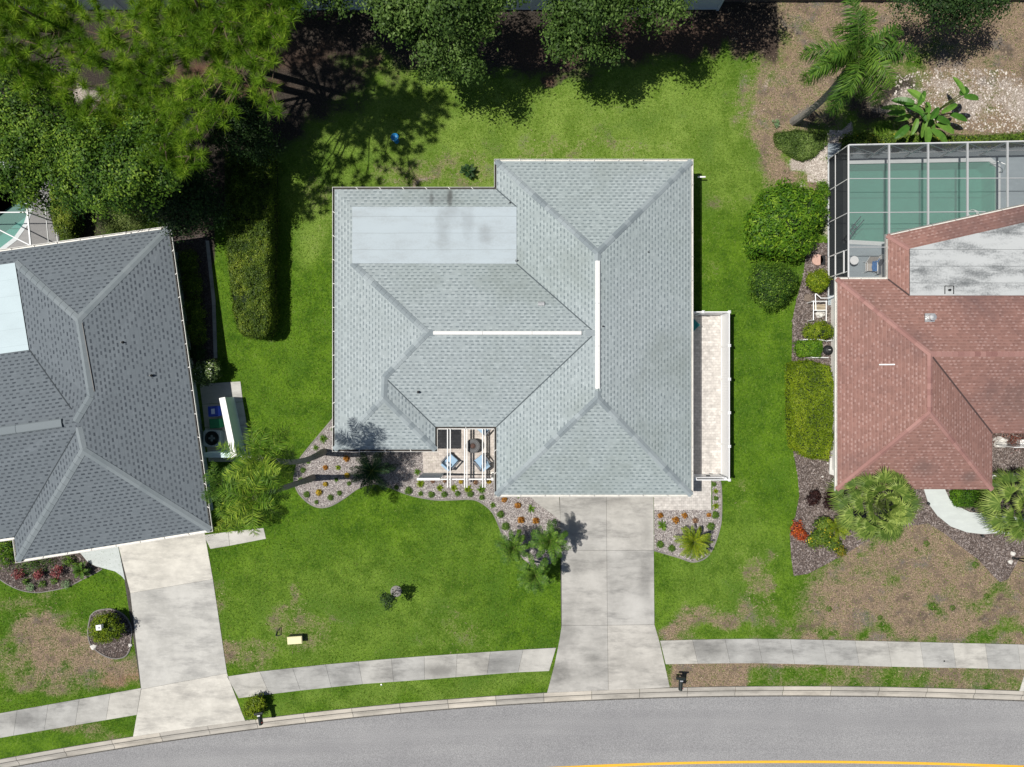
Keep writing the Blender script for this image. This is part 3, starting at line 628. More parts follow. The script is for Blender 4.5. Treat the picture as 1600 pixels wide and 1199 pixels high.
def rolled(name, base, stain, samt, lines=1.0, dirx=True, lw=.018, stains=()):
    m = NT(name); uv = m.n('ShaderNodeUVMap'); sp = m.n('ShaderNodeSeparateXYZ'); m.l(uv.outputs[0], sp.inputs[0])
    v = m.math('ADD', sp.outputs[1], m.math('MULTIPLY', m.noise(.6, 2, uv.outputs[0]), .05))
    fr = m.math('FRACT', m.math('DIVIDE', v, .99)); ln = m.math('LESS_THAN', fr, lw*1.6)
    mp = m.n('ShaderNodeMapping'); m.l(uv.outputs[0], mp.inputs[0]); mp.inputs['Scale'].default_value = (.30, .9, 1)
    n1 = m.noise(1.4, 5, mp.outputs[0], .65); n2 = m.noise(.5, 3, uv.outputs[0]); n3 = m.noise(9, 4, uv.outputs[0], .7)
    c = m.mix(n2, tuple(x*.93 for x in base), tuple(min(1, x*1.06) for x in base))
    s = m.math('MULTIPLY', m.ss(m.math('ADD', m.math('MULTIPLY', n1, .7), m.math('MULTIPLY', n3, .3)), .43, .66), samt)
    c = m.mix(s, c, stain)
    for sx, sy, rx, ry_ in stains: c = m.mix(m.math('MULTIPLY', spot(m, sx, sy, rx, ry_), .24), c, (.10, .095, .09))
    c = m.mix(m.math('MULTIPLY', ln, .65*lines), c, tuple(x*.55 for x in stain))
    m.col(c); m.rough(.8); m.bump(n3, .15, .01); return m.m

def slopes(name, faces, mat, parent):
    """faces: (points, eave direction) ; UVs in metres along the eave and up the slope"""
    vs = []; fs = []; uvs = []; w = wloc(parent)
    for pts, e in faces:
        pts = [Vector(p) for p in pts]; e = Vector((e[0], e[1], 0)).normalized()
        nrm = Vector((0, 0, 0))
        for i in range(len(pts)): a, b = pts[i], pts[(i+1) % len(pts)]; nrm += Vector(((a.y-b.y)*(a.z+b.z), (a.z-b.z)*(a.x+b.x), (a.x-b.x)*(a.y+b.y)))
        if nrm.z < 0: pts = pts[::-1]; nrm = -nrm
        nrm.normalize(); s = nrm.cross(e); s = s if s.z > 0 else -s
        o = len(vs); vs += [tuple(p-w) for p in pts]; fs.append(tuple(range(o, o+len(pts)))); uvs += [(p.dot(e), p.dot(s)) for p in pts]
    me = bpy.data.meshes.new(name); me.from_pydata(vs, [], fs); me.materials.append(mat)
    ul = me.uv_layers.new(name='UVMap')
    for poly in me.polygons:
        for li in poly.loop_indices: ul.data[li].uv = uvs[me.loops[li].vertex_index]
    o = bpy.data.objects.new(name, me); C.objects.link(o); o.parent = parent; return o
def caps(lines, mat, parent, w=.30, name='hip_cap', step=.34, pitch=.33):
    for a, b in lines:
        mb = MB(); a = Vector(a); b = Vector(b); L = (b-a).length; d = (b-a)/L; n = max(1, int(L/step)); hd = Vector((d.x, d.y, 0)).normalized(); s = Vector((-hd.y, hd.x, 0))
        isridge = abs(d.z) < .05; drop = w/2*pitch*(1 if isridge else .62)
        tone = R.random()
        for i in range(n):
            p = a+d*(L*i/n); q = a+d*(L*(i+1)/n+.05); lo, hi = .022, .040
            if R.random() < .7: tone = R.random()
            vs = [p+s*(w/2)+Vector((0, 0, lo-drop)), p+Vector((0, 0, hi+.012)), p-s*(w/2)+Vector((0, 0, lo-drop)),
                  q+s*(w/2)+Vector((0, 0, lo-.012-drop)), q+Vector((0, 0, hi-.010)), q-s*(w/2)+Vector((0, 0, lo-.012-drop))]
            e = Vector((0, 0, -.05)); vs += [v+e for v in vs]
            mb.add(vs, [(0, 1, 4, 3), (1, 2, 5, 4), (6, 9, 10, 7), (7, 10, 11, 8), (0, 3, 9, 6), (2, 8, 11, 5), (0, 6, 7, 1), (1, 7, 8, 2), (3, 4, 10, 9), (4, 5, 11, 10)], tone)
        obj(name, mb, mat, parent)
GIN = plain('gutter_inside', (.055, .05, .045), .9, .3, 6)
def gutters(poly, skip, parent, m=None, z=2.7, d0=.0, d1=.12, dark=()):
    """poly: eave outline counter-clockwise; skip: set of edge indices without a gutter"""
    m = m or GUT; o1 = shrink(poly, -d0-.001); o2 = shrink(poly, -d1); o3 = shrink(poly, -d1-.022); n = len(poly)
    a = sum(poly[i][0]*poly[(i+1) % n][1]-poly[(i+1) % n][0]*poly[i][1] for i in range(n)); assert a > 0
    mb = MB(); mi = MB()
    for i in range(n):
        if i in skip: continue
        j = (i+1) % n
        A1, B1, A2, B2, A3, B3 = o1[i], o1[j], o2[i], o2[j], o3[i], o3[j]
        mb.add([(*A1, z-.145), (*B1, z-.145), (*B2, z-.145), (*A2, z-.145)], [(0, 1, 2, 3)])
        if i in dark: mi.add([(*A1, z-.13), (*B1, z-.13), (*B2, z-.13), (*A2, z-.13)], [(0, 1, 2, 3)])
        mb.add([(*A1, z-.015), (*B1, z-.015), (*B1, z-.14), (*A1, z-.14)], [(0, 1, 2, 3)])
        vs = [(*A2, z-.14), (*B2, z-.14), (*B3, z-.15), (*A3, z-.15), (*A2, z-.02), (*B2, z-.02), (*B3, z-.02), (*A3, z-.02)]
        mb.add(vs, [(0, 1, 5, 4), (2, 3, 7, 6), (4, 5, 6, 7), (0, 3, 2, 1), (0, 4, 7, 3), (1, 2, 6, 5)])
        L = math.hypot(B2[0]-A2[0], B2[1]-A2[1]); k = int(L/1.35)
        for q in range(1, k):
            t = q/k; p1 = (A1[0]+(B1[0]-A1[0])*t, A1[1]+(B1[1]-A1[1])*t); p2 = (A3[0]+(B3[0]-A3[0])*t, A3[1]+(B3[1]-A3[1])*t)
            mb.beam((*p1, z-.03), (*p2, z-.03), .035, .012)
    go_ = obj('gutter', mb, m, parent)
    if mi.v: obj('trough', mi, GIN, go_)
    return go_
def fascia(poly, parent, m=None, z=2.7):
    m = m or WHITE; mb = MB(); n = len(poly)
    o0 = shrink(poly, .012)
    for i in range(n): j = (i+1) % n; mb.add([(*o0[i], z-.01), (*o0[j], z-.01), (*o0[j], z-.18), (*o0[i], z-.18)], [(3, 2, 1, 0)])
    o1 = shrink(poly, .013); mb.add([(*p, z-.17) for p in o1], [tuple(range(n-1, -1, -1))])
    return obj('soffit', mb, m, parent)
def window(parent, x0, x1, y, z0, z1, ax='y', side=-1):
    """window on a wall: ax 'y' = wall runs along x at y; 'x' = wall runs along y at x=y value"""
    def bx(mb, a0, a1, d0, d1, c0, c1):
        d0, d1 = min(d0, d1), max(d0, d1)
        if ax == 'y': mb.box(a0, a1, y+d0, y+d1, c0, c1)
        else: mb.box(y+d0, y+d1, a0, a1, c0, c1)
    f = MB(); t = .07
    for q in ((x0, x1, z0-t, z0), (x0, x1, z1, z1+t), (x0-t, x0, z0-t, z1+t), (x1, x1+t, z0-t, z1+t), ((x0+x1)/2-.025, (x0+x1)/2+.025, z0, z1)): bx(f, q[0], q[1], 0, side*.05, q[2], q[3])
    fo = obj('window', f, WHITE, parent); p = MB(); bx(p, x0, x1, side*.004, side*.012, z0, z1); obj('pane', p, GLASS, fo); return fo
def pipe(px, py, z, parent, m, r=.05, h=.35, name='vent_pipe'):
    r *= .7; h *= .7
    p = P(px, py, z+h*.5); mb = MB(); mb.tube([(p.x, p.y, z-.15), (p.x, p.y, z+h)], r, 10); mb.lathe([(r+.05, 0), (r+.03, .03), (r+.01, .05)], (p.x, p.y, z-.01), 12, r=.5); return obj(name, mb, m, parent)

# ---------------------------------------------------------------- MAIN HOUSE
ZE = 2.7
house = thing('house', (0, 3, 0), 'central single storey house with pale grey green shingle hip roof and two white ridge vents', 'house')
xW, xE, yN, yS = -.93, 10.72, 13.31, -6.66; hw = (xE-xW)/2; kE = .325; xr = (xW+xE)/2; zr = ZE+hw*kE
def zw(x): return ZE+(x-xW)*kE
A_, B_, C_, D_ = (xW, yN, ZE), (xE, yN, ZE), (xE, yS, ZE), (xW, yS, ZE); R1 = (xr, yN-hw, zr); R2 = (xr, yS+hw, zr)
ya = 11.63; xw = -10.62; ye = -2.59; xb = -4.6; yb = -3.95
V1 = (xW, ye, ZE); Wr = (4.76, 2.89, zw(4.76)); V2 = (.27, 7.1, zw(.27)); V3 = (.27, 10.48, zw(.27)); V4 = (xW, ya, ZE)
Q_ = (-4.83, 2.89, 4.55); P1_ = (-9.47, 10.48, 3.065); P2_ = (-9.47, 7.12, 3.065); NW_ = (xw, ya, ZE); SW_ = (xw, yb, ZE)
S0 = (-7.44, .38, 3.71); S1 = (-7.5, -.85, 3.70); SE_ = (xb, yb, ZE); E1 = (xb, ye, ZE)
roof = slopes('roof', [([A_, B_, R1], (1, 0)), ([B_, C_, R2, R1], (0, 1)), ([C_, D_, R2], (1, 0)), ([D_, R2, R1, A_, V4, V3, V2, Wr, V1], (0, 1)),
    ([V4, NW_, P1_, V3], (1, 0)), ([NW_, SW_, S1, S0, Q_, P2_, P1_], (0, 1)), ([Q_, Wr, V2, P2_], (1, 0)), ([Q_, S0, E1, V1, Wr], (1, 0)),
    ([S0, S1, SE_, E1], (0, 1)), ([S1, SW_, SE_], (1, 0))], SH_MAIN, house)
up = lambda p, d: (p[0], p[1], p[2]+d)
FLAT = rolled('pale_rolled_roofing', (.42, .485, .52), (.27, .29, .29), .35, .6, stains=[(-3.7, 10.3, 1.0, 1.0), (-4.1, 9.0, .55, 1.5), (-1.6, 8.8, .55, .8), (-2.6, 9.6, .5, 1.2)])
fl = slopes('flat_roof_panel', [([up(P1_, .03), up(V3, .02), up(V2, .02), up(P2_, .03)], (1, 0))], FLAT, roof)
# sooty stain on the panel and shingles: flat weathered patches of the roofing itself
caps([((xr, R1[1], zr), A_), ((xr, R1[1], zr), B_), (R2, C_), (R2, D_), (Q_, P2_), (Q_, S0), (S0, S1), (S1, SW_), (S1, SE_), ((xr, R1[1], zr), (xr, R1[1]-.55, zr)), (R2, (xr, R2[1]+.35, zr)), (Q_, (-4.5, 2.89, 4.55)), ((4.2, 2.89, 4.55), (4.8, 2.89, 4.58))], CAP_MAIN, roof, .36)
mb = MB()
def ridgevent(mb, a, b, w=.30, h=.07):
    a = Vector(a); b = Vector(b); d = (b-a).normalized(); s = Vector((-d.y, d.x, 0)); n = max(1, int((b-a).length/2.4))
    for i in range(n):
        p = a.lerp(b, i/n); q = a.lerp(b, (i+1)/n-.0015)
        vs = [p+s*w/2+Vector((0, 0, -.02)), p+s*w*.40+Vector((0, 0, h*.7)), p+Vector((0, 0, h)), p-s*w*.40+Vector((0, 0, h*.7)), p-s*w/2+Vector((0, 0, -.02))]
        vs += [v+(q-p) for v in vs]
        mb.add(vs, [(0, 1, 6, 5), (1, 2, 7, 6), (2, 3, 8, 7), (3, 4, 9, 8), (0, 4, 3, 2, 1), (5, 6, 7, 8, 9), (0, 5, 9, 4)])
WMET = plain('white_vent_metal', (.74, .74, .72), .4, .03)
ridgevent(mb, (xr, 7.0, zr+.03), (xr, -.30, zr+.03)); tag(obj('ridge_vent', mb, WMET, roof), 'long white north-south ridge vent')
mb = MB(); ridgevent(mb, (-4.5, 2.89, 4.585), (3.98, 2.89, 4.585), .24); tag(obj('ridge_vent', mb, WMET, roof), 'white east-west ridge vent')
OUT = [(xw, yb), (xb, yb), (xb, ye), (xW, ye), (xW, yS), (xE, yS), (xE, yN), (xW, yN), (xW, ya), (xw, ya)]
gutters(OUT, set(), house, dark={0, 1, 2, 3, 7, 8, 9}); fascia(OUT, house)
WALLIN = shrink(OUT, .62)
mb = MB(); mb.prism(WALLIN, -.02, 2.54); obj('wall', mb, STUC, house)
VALM = plain('valley_shadow_line', (.085, .105, .115), .9, .2, 6)  # shade of the roof crease put into the strip colour
def valley(lines, m, parent, w=.07):  # lays a dark strip, painted as shade, down each valley
    for a, b in lines: mb = MB(); mb.beam((a[0], a[1], a[2]+.004), (b[0], b[1], b[2]+.004), w, .02); obj('valley', mb, m, parent)
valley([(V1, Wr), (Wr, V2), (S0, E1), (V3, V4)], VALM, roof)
# vents on roof
p = P(846, 475, 3.95); mb = MB(); mb.tube([(p.x-.2, p.y, 3.92), (p.x+.17, p.y, 3.92)], .15, 12); mb.box(p.x-.25, p.x+.22, p.y-.22, p.y+.22, 3.62, 3.70); obj('exhaust_vent', mb, METAL, roof)
pipe(807, 407, 3.12, roof, LEAD, .06, .3); pipe(1013, 394, 3.55, roof, DARKP, .04, .25); pipe(942, 510, 4.45, roof, DARKP, .06, .28); pipe(653, 613, 3.55, roof, DARKP, .05, .25); pipe(797, 317, 2.98, roof, DARKP, .04, .2)
# openings
wy = WALLIN; ysl = yS+.62; 
g_ = MB()
for i in range(4): g_.box(3.4, 8.2, ysl-.05-.01*(i % 2), ysl+.02, .05+i*.54, .05+i*.54+.52)
obj('garage_door', g_, CREAM, house)
window(house, .6, 2.2, ysl, .9, 2.1); window(house, -9.2, -6.4, yb+.62, .9, 2.1); window(house, 1.5, 3.4, yN-.62, .9, 2.1, side=1); window(house, 6.5, 8.6, yN-.62, .9, 2.1, side=1)
window(house, -8.5, -2.2, ya-.62, .2, 2.15, side=1)
for a, b in ((-2.2, -.6), (2.4, 4.0), (7.6, 9.2)): window(house, a, b, xw+.62, .9, 2.1, 'x', -1)
for a, b in ((-4.8, -3.6), (1.5, 3.), (8., 9.6)): window(house, a, b, xE-.62, .9, 2.1, 'x', 1)
d_ = MB(); d_.box(-3.2, -2.2, ye+.58, ye+.63, .03, 2.1); dd = obj('front_door', d_, plain('door_paint', (.16, .20, .24), .4), house)
h_ = MB(); h_.lathe([(.03, 0), (.035, .03), (.02, .06)], (-2.3, ye+.54, 1.0), 8); obj('handle', h_, METAL, dd)
window(house, -4.0, -3.5, ye+.62, .4, 2.1)
mb = MB(); p = P(1097, 277, .6); mb.beam((p.x-.28, p.y, .6), (p.x+.2, p.y, .62), .09, .09); obj('downspout_end', mb, WHITE, house)

# courtyard: tall stucco panel, pergola
t = thing('courtyard_wall', (-5.0, -5.7, 0), 'short tall white stucco wall beside the gravel, closing the patio front', 'wall')
mb = MB(); mb.box(-5.66, -4.36, -5.78, -5.68, 0, 2.62); obj('panel', mb, plain('shade_tinted_stucco', (.66, .72, .76), .85, .04, 3), t)  # white wall; bluish shade of its north face put into the panel colour
mb = MB(); mb.box(-5.70, -4.32, -5.80, -5.66, 2.62, 2.68); obj('cap', mb, WHITE, t)
t = thing('pergola', (-2.7, -4.5, 0), 'white pergola of paired slim beams over the small front patio', 'pergola')
for xs_ in ((699.3, 703.6), (726.0, 729.6), (754.0, 758.0)):
    for q in xs_:
        x = P(q, 0, 2.72).x; mb = MB(); mb.beam((x, -2.72, 2.72), (x, -6.22, 2.72), .055, .14); obj('rafter', mb, WHITE, t)
mb = MB(); mb.beam((-4.3, -5.74, 2.60), (-1.12, -5.74, 2.60), .07, .12); obj('cross_beam', mb, WHITE, t)
mb = MB(); mb.box(-1.26, -1.12, -5.82, -5.66, 0, 2.54); mb.box(-1.30, -1.08, -5.86, -5.62, 0, .12); obj('post', mb, WHITE, t)
mb = MB(); mb.beam((-4.42, -2.72, 2.60), (-1.08, -2.72, 2.60), .05, .10); obj('wall_beam', mb, WHITE, t)
t = thing('step', (-2.7, -5.95, 0), 'narrow grey paver step between patio and front gravel', 'step')
mb = MB(); mb.box(-4.3, -1.1, -5.98, -5.80, 0, .06); obj('slab', mb, PAV2, t)

# ---------------------------------------------------------------- LEFT HOUSE
hl = thing('house', (-24, -1, 0), 'left neighbour house with dark slate grey shingle roof standing at a slant', 'house')
EX = -560
def mir(px, y0, s): return (px, y0+s*(0-px))      # extends an edge past the frame on the left
NE = P(263, 357, ZE); SE = P(328, 828, ZE); SW = P(27, 876, ZE); IN = P(22, 840, ZE)
a8 = (SE-NE).normalized(); a8 = Vector((a8.x, a8.y)); e8 = Vector((-a8.y, a8.x))     # a8: along the east eave (to south), e8 to the east
if e8.x < 0: e8 = -e8
w8 = -e8; n8 = -a8
def L(o, a, b, z): return (o.x+w8.x*a+n8.x*b, o.y+w8.y*a+n8.y*b, z)           # a metres west, b metres north of o
kL = .33
Rg1 = P(122, 499, 4.32); Rg2 = P(141, 620, 4.32); Rg3 = P(118, 658, 4.62); Rg4 = P(130, 704, 4.62)
FarN = L(NE, 22, 0, ZE); FarW = L(IN, 12, 0, ZE)
Rw = L(Rg3, 14, 0, 4.60)
PT = P(24, 411, 3.12); PB = P(46, 547, 3.45)
PTf = L(PT, 10, 0, 3.12); PBf = L(PB, 10, 0, 3.45)
Vv = P(112, 640, 4.45)
J = P(122, 668, 4.60)
rl = slopes('roof', [([NE, Rg1, PT, PTf, FarN], tuple(e8)), ([NE, SE, Rg4, Rg3, Rg2, Rg1], tuple(a8)), ([SE, SW, Rg4], tuple(e8)),
    ([SW, IN, J, Rg4], tuple(a8)), ([Rg1, Rg2, Vv, PB, PT], tuple(a8)), ([Vv, Rg2, Rg3], tuple(a8)), ([PB, Vv, Rg3, Rw, PBf], tuple(e8)), ([Rg3, J, IN, FarW, Rw], tuple(e8)), ([J, Rg3, Rg4], tuple(a8))], SH_LEFT, hl)
FLW = rolled('white_rolled_roofing', (.50, .60, .63), (.38, .45, .47), .25, .3)
slopes('flat_roof_panel', [([up(PT, .05), up(PB, .05), up(PBf, .05), up(PTf, .05)], tuple(e8))], FLW, rl)
caps([(Rg1, NE), (Rg1, PT), (Rg1, Rg2), (Rg2, Rg3), (Rg4, SE), (Rg4, SW), (J, Rg4)], CAP_LEFT, rl, .42, step=.5)
mb = MB(); ridgevent(mb, up(P(97, 661, 4.62), .03), up(Vector(Rw), .03), .5, .05); tag(obj('ridge_vent', mb, CAP_LEFT, rl), 'shingle covered ridge vent')
mb = MB(); q0 = P(129, 505, 4.25); q1 = P(148, 612, 4.25); mb.beam(up(q0, .03), up(q1, .03), .035, .05); obj('ridge_shadow_strip', mb, BLACK, rl)  # dark strip painted as the ridge's shadow on the east slope
pipe(190, 535, 3.75, rl, BLACK, .05, .3); pipe(235, 587, 3.45, rl, BLACK, .05, .3)
valley([(IN, J), (PB, Vv)], plain('valley_line_slate', (.045, .055, .063), .9, .2, 6), rl, .06)
OL = [tuple(L(NE, 22, 0, 0)[:2]), tuple(L(IN, 12, 0, 0)[:2]), (IN.x, IN.y), (SW.x, SW.y), (SE.x, SE.y), (NE.x, NE.y)]
gutters(OL, {0}, hl, dark={4}); fascia(OL, hl)
mb = MB(); wl = shrink(OL, .85); mb.prism(wl, -.02, 2.53); obj('wall', mb, STUB, hl)
def quad_on(parent, name, p0, p1, z0, z1, m, o=.02):
    p0 = Vector(p0); p1 = Vector(p1); d = (p1-p0).normalized(); n = Vector((d.y, -d.x)); mb = MB()
    a = p0+n*o; b = p1+n*o; mb.beam((a.x, a.y, (z0+z1)/2), (b.x, b.y, (z0+z1)/2), .03, z1-z0); return obj(name, mb, m, parent)
sw, se, ne = [Vector(wl[i]) for i in (3, 4, 5)]
quad_on(hl, 'garage_door', sw.lerp(se, .50), sw.lerp(se, .92), .04, 2.2, CREAM); quad_on(hl, 'window', sw.lerp(se, .1), sw.lerp(se, .3), .9, 2.1, GLASS)
for a, b in ((.12, .2), (.35, .43), (.6, .66), (.8, .87)): quad_on(hl, 'window', se.lerp(ne, a), se.lerp(ne, b), 1., 2.1, GLASS)

# ---------------------------------------------------------------- RIGHT HOUSE
hr = thing('house', (26, -1, 0), 'right neighbour house with weathered red brown shingle roof and white side wall', 'house')
NWr = P(1307, 437, ZE); SWr = P(1311, 758, ZE); SEr = P(1551, 765, ZE); INr = P(1549, 677, ZE); C1 = P(1390, 434, ZE); C2 = P(1387, 369, ZE)
xw_, ys_ = NWr.x, SWr.y
NWr.x = SWr.x = 19.47; SWr.y = SEr.y = -6.33; SEr.x = INr.x = 28.75; INr.y = -2.98; NWr.y = C1.y = 6.25; C1.x = C2.x = 22.5; C2.y = 8.85
kr = .33; hwr = (28.75-19.47)/2; zz = ZE+hwr*kr
Ap = Vector((19.47+hwr, -6.33+hwr, zz))                          # apex over the south end
dR = 4.64; Rt = Vector((19.47+dR, 1.70, ZE+dR*kr)); 
FarE = 46.0
RtE = Vector((FarE, 1.70, ZE+dR*kr))
N1 = Vector((FarE, C2.y+(FarE-22.5)*.221, ZE))                     # slanting north eave
F1 = P(1421, 389, 3.12); F2 = P(1421, 462, 3.12); F3 = Vector((FarE, F1.y+(FarE-F1.x)*.229, 3.12)); F4 = Vector((FarE, F2.y, 3.12)); 
InV = Vector((19.47+dR+.02, 1.62, ZE+dR*kr))
E2 = Vector((FarE, -2.98, ZE)); VV = Vector((Rt.x+.02, 1.65, zz))
rr_ = slopes('roof', [([NWr, SWr, Ap, Rt], (0, 1)), ([SWr, SEr, Ap], (1, 0)), ([SEr, INr, Rt, Ap], (0, 1)), ([Rt, INr, E2, RtE], (1, 0)),
    ([NWr, Rt, RtE, F4, F2, C1], (1, 0)), ([C1, F2, F1, C2], (0, 1)), ([C2, F1, F3, N1], (1, .221))], SH_RIGHT, hr)
OLDR = rolled('weathered_white_roofing', (.47, .49, .49), (.115, .125, .13), .9, 1.0)
slopes('flat_roof_panel', [([up(F1, .04), up(F2, .04), up(F4, .04), up(F3, .04)], (1, 0))], OLDR, rr_)
caps([(Rt, NWr), (Rt, RtE), (Rt, Ap), (Ap, SWr), (Ap, SEr), (F1, C2)], CAP_RIGHT, rr_, .30, step=.32)
OR = [(19.47, 6.25), (19.47, -6.33), (28.75, -6.33), (28.75, -2.98), (FarE, -2.98), (FarE, N1.y), (22.5, 8.85), (22.5, 6.25)]
gutters(OR, {1, 2, 3, 4}, hr, d1=.10); fascia(OR, hr)
mb = MB(); wr_ = shrink([(19.47, 6.25), (19.47, -6.33), (28.75, -6.33), (28.75, -2.98), (FarE, -2.98), (FarE, N1.y), (22.5, 8.85), (22.5, 6.25)], .86); mb.prism(wr_, -.02, 2.53); obj('wall', mb, STUC, hr)
mb = MB(); mb.box(21.6, 26.6, -5.50, -5.44, .04, 2.2); obj('garage_door', mb, CREAM, hr)
window(hr, -3.5, -2.3, 20.33, 1.0, 2.1, 'x', -1); window(hr, .5, 1.7, 20.33, 1.0, 2.1, 'x', -1); window(hr, 30.5, 33, -3.84, .9, 2.1)
valley([(Rt, INr), (C1, F2)], plain('valley_line_red', (.07, .045, .042), .9, .2, 6), rr_, .10)
p = P(1456, 496, 3.9); mb = MB(); mb.lathe([(.17, 0), (.17, .25), (.20, .25), (.20, .30), (.02, .34)], (p.x, p.y, 3.75), 14); mb.box(p.x-.28, p.x+.28, p.y-.25, p.y+.25, 3.66, 3.72); obj('exhaust_vent', mb, METAL, rr_)
p = P(1385, 570, 3.6); mb = MB(); mb.beam((p.x-.45, p.y, 3.64), (p.x+.32, p.y, 3.92), .07, .05); obj('flashing_strip', mb, WHITE, rr_)
p = P(1483, 453.5, 3.16); mb = MB()
for a, b in (((-.26, -.24), (-.26, .24)), ((-.26, .24), (.26, .24)), ((.26, .24), (.26, -.24))): mb.beam((p.x+a[0], p.y+a[1], 3.175), (p.x+b[0], p.y+b[1], 3.175), .04, .03)
mb.tube([(p.x, p.y, 3.16), (p.x, p.y, 3.28)], .07, 10); obj('roof_drain', mb, BLACK, rr_)
# garden wall at the right house's entry
t = thing('garden_wall', (31, -5.75, 0), 'low white capped wall crossing the entry garden by the red roof', 'wall'); mb = MB(); mb.box(28.2, 40, -5.86, -5.70, 0, 1.3); obj('panel', mb, STUC, t); mb = MB(); mb.box(28.2, 40, -5.92, -5.66, 1.3, 1.38); obj('cap', mb, WHITE, t)

# ---------------------------------------------------------------- FENCES
def picket(name, pts, h, label, step=2.4, m=VINYL, mp=None, group=None):
    t = thing(name, (pts[0][0], pts[0][1], 0), label, 'fence', group)
    mb = MB(); q = [Vector(p) for p in pts]; posts = []
    for a, b in zip(q[:-1], q[1:]):
        n = max(1, round((b-a).length/step))
        for i in range(n):
            p0 = a.lerp(b, i/n); p1 = a.lerp(b, (i+1)/n); posts.append(p0); d = (p1-p0).normalized(); ns = max(2, int((p1-p0).length/.16))
            for s in range(ns): u0 = p0.lerp(p1, (s+.008)/ns); u1 = p0.lerp(p1, (s+.992)/ns); mb.beam((u0.x, u0.y, h/2), (u1.x, u1.y, h/2), .022, h-.22)
            mb.beam((p0.x, p0.y, .14), (p1.x, p1.y, .14), .05, .14); mb.beam((p0.x, p0.y, h-.08), (p1.x, p1.y, h-.08), .055, .13)
    posts.append(q[-1]); obj('panel', mb, m, t)
    for p in posts: pm = MB(); pm.box(-.065, .065, -.065, .065, 0, h+.03, c=(p.x, p.y, 0)); pm.add([(p.x-.085, p.y-.085, h+.03), (p.x+.085, p.y-.085, h+.03), (p.x+.085, p.y+.085, h+.03), (p.x-.085, p.y+.085, h+.03), (p.x, p.y, h+.10)], [(0, 1, 4), (1, 2, 4), (2, 3, 4), (3, 0, 4), (3, 2, 1, 0)]); obj('post', pm, m, t)
    return t
picket('vinyl_fence', [(xE-.62, 4.38), (13.30, 4.38), (13.30, -5.90), (xE-.4, -5.90)], 1.8, 'white vinyl privacy fence enclosing the narrow paver side yard', 2.0)
BF = plain('shade_tinted_vinyl', (.70, .78, .82), .4, .03)  # white vinyl; bluish shade of the south face put into the colour
picket('vinyl_fence', [(-46, 23.95), (-20, 23.80), (13.1, 23.83)], 1.83, 'long white vinyl boundary fence behind the back lawn', 2.45, BF)
picket('wooden_fence', [(13.3, 24.35), (30, 24.38), (46, 24.4)], 1.6, 'weathered grey wooden fence at the top right beyond the tan grass', 2.4, plain('weathered_wood', (.15, .12, .10), .85, .3, 8))
# left utility wall
t = thing('utility_wall', (-18.5, -2, 0), 'white stucco wall with shade-tinted sides screening the bins beside the slate roofed house', 'wall')
a = Vector(P2(343, 622, 1.45)); b = Vector(P2(362, 714, 1.45)); mb = MB(); mb.beam((a.x+.17, a.y, .72), (b.x+.17, b.y, .72), .34, 1.44); mb.beam((b.x+.1, b.y+.1, .72), (b.x-1.7, b.y+.1, .72), .30, 1.43); obj('panel', mb, plain('aqua_shade_tint_stucco', (.60, .74, .76), .8, .04, 3), t)  # white wall; bluish shade of its sides painted into the stucco colour
mb = MB(); mb.beam((a.x+.17, a.y+.02, 1.47), (b.x+.17, b.y-.02, 1.47), .37, .05); obj('cap', mb, WHITE, t)

# ---------------------------------------------------------------- POOLS AND SCREEN CAGES
DECK = concrete('blue_pool_deck', (.40, .46, .49), .08, (.28, .32, .34), .3, (1., 1.02, 1.05)); DECKL = concrete('grey_pool_deck', (.38, .37, .36), .12, (.2, .2, .2), .4)
PLAST = plain('pool_plaster', (.42, .58, .52), .7, .10, 1.2); COP = concrete('pool_coping', (.62, .66, .68), .06, (.4, .42, .44), .3)
PLASTL = plain('pool_plaster_blue', (.24, .44, .46), .7, .12, 1.2)
m = NT('pool_water'); tr = m.n('ShaderNodeBsdfTransparent'); tr.inputs[0].default_value = (.50, .80, .73, 1); gl = m.n('ShaderNodeBsdfGlossy'); gl.inputs['Roughness'].default_value = .03
fr = m.n('ShaderNodeFresnel'); fr.inputs[0].default_value = 1.33; nw = m.noise(2.2, 3); bp = m.n('ShaderNodeBump'); bp.inputs['Strength'].default_value = .15; m.l(nw, bp.inputs['Height']); m.l(bp.outputs[0], gl.inputs['Normal'])
df = m.n('ShaderNodeBsdfDiffuse'); df.inputs[0].default_value = (.28, .48, .42, 1)
m1 = m.n('ShaderNodeMixShader'); m1.inputs[0].default_value = .42; m.l(tr.outputs[0], m1.inputs[1]); m.l(df.outputs[0], m1.inputs[2])
mxs = m.n('ShaderNodeMixShader'); m.l(fr.outputs[0], mxs.inputs[0]); m.l(m1.outputs[0], mxs.inputs[1]); m.l(gl.outputs[0], mxs.inputs[2]); m.l(mxs.outputs[0], m.out.inputs[0]); WATER = m.m
import bmesh
def ringdeck(name, outer, inner, z, m, hgt=.06):
    bm = bmesh.new(); es = []
    for lp in (outer, inner):
        vs = [bm.verts.new((x, y, z)) for x, y in lp]
        for i in range(len(vs)): es.append(bm.edges.new((vs[i], vs[(i+1) % len(vs)])))
    bmesh.ops.triangle_fill(bm, edges=es, use_beauty=True, normal=(0, 0, 1))
    for f in bm.faces:
        if f.normal.z < 0: f.normal_flip()
    me = bpy.data.meshes.new(name); bm.to_mesh(me); bm.free(); me.materials.append(m); me.attributes.new('rnd', 'FLOAT', 'FACE'); o = bpy.data.objects.new(name, me); C.objects.link(o); return o
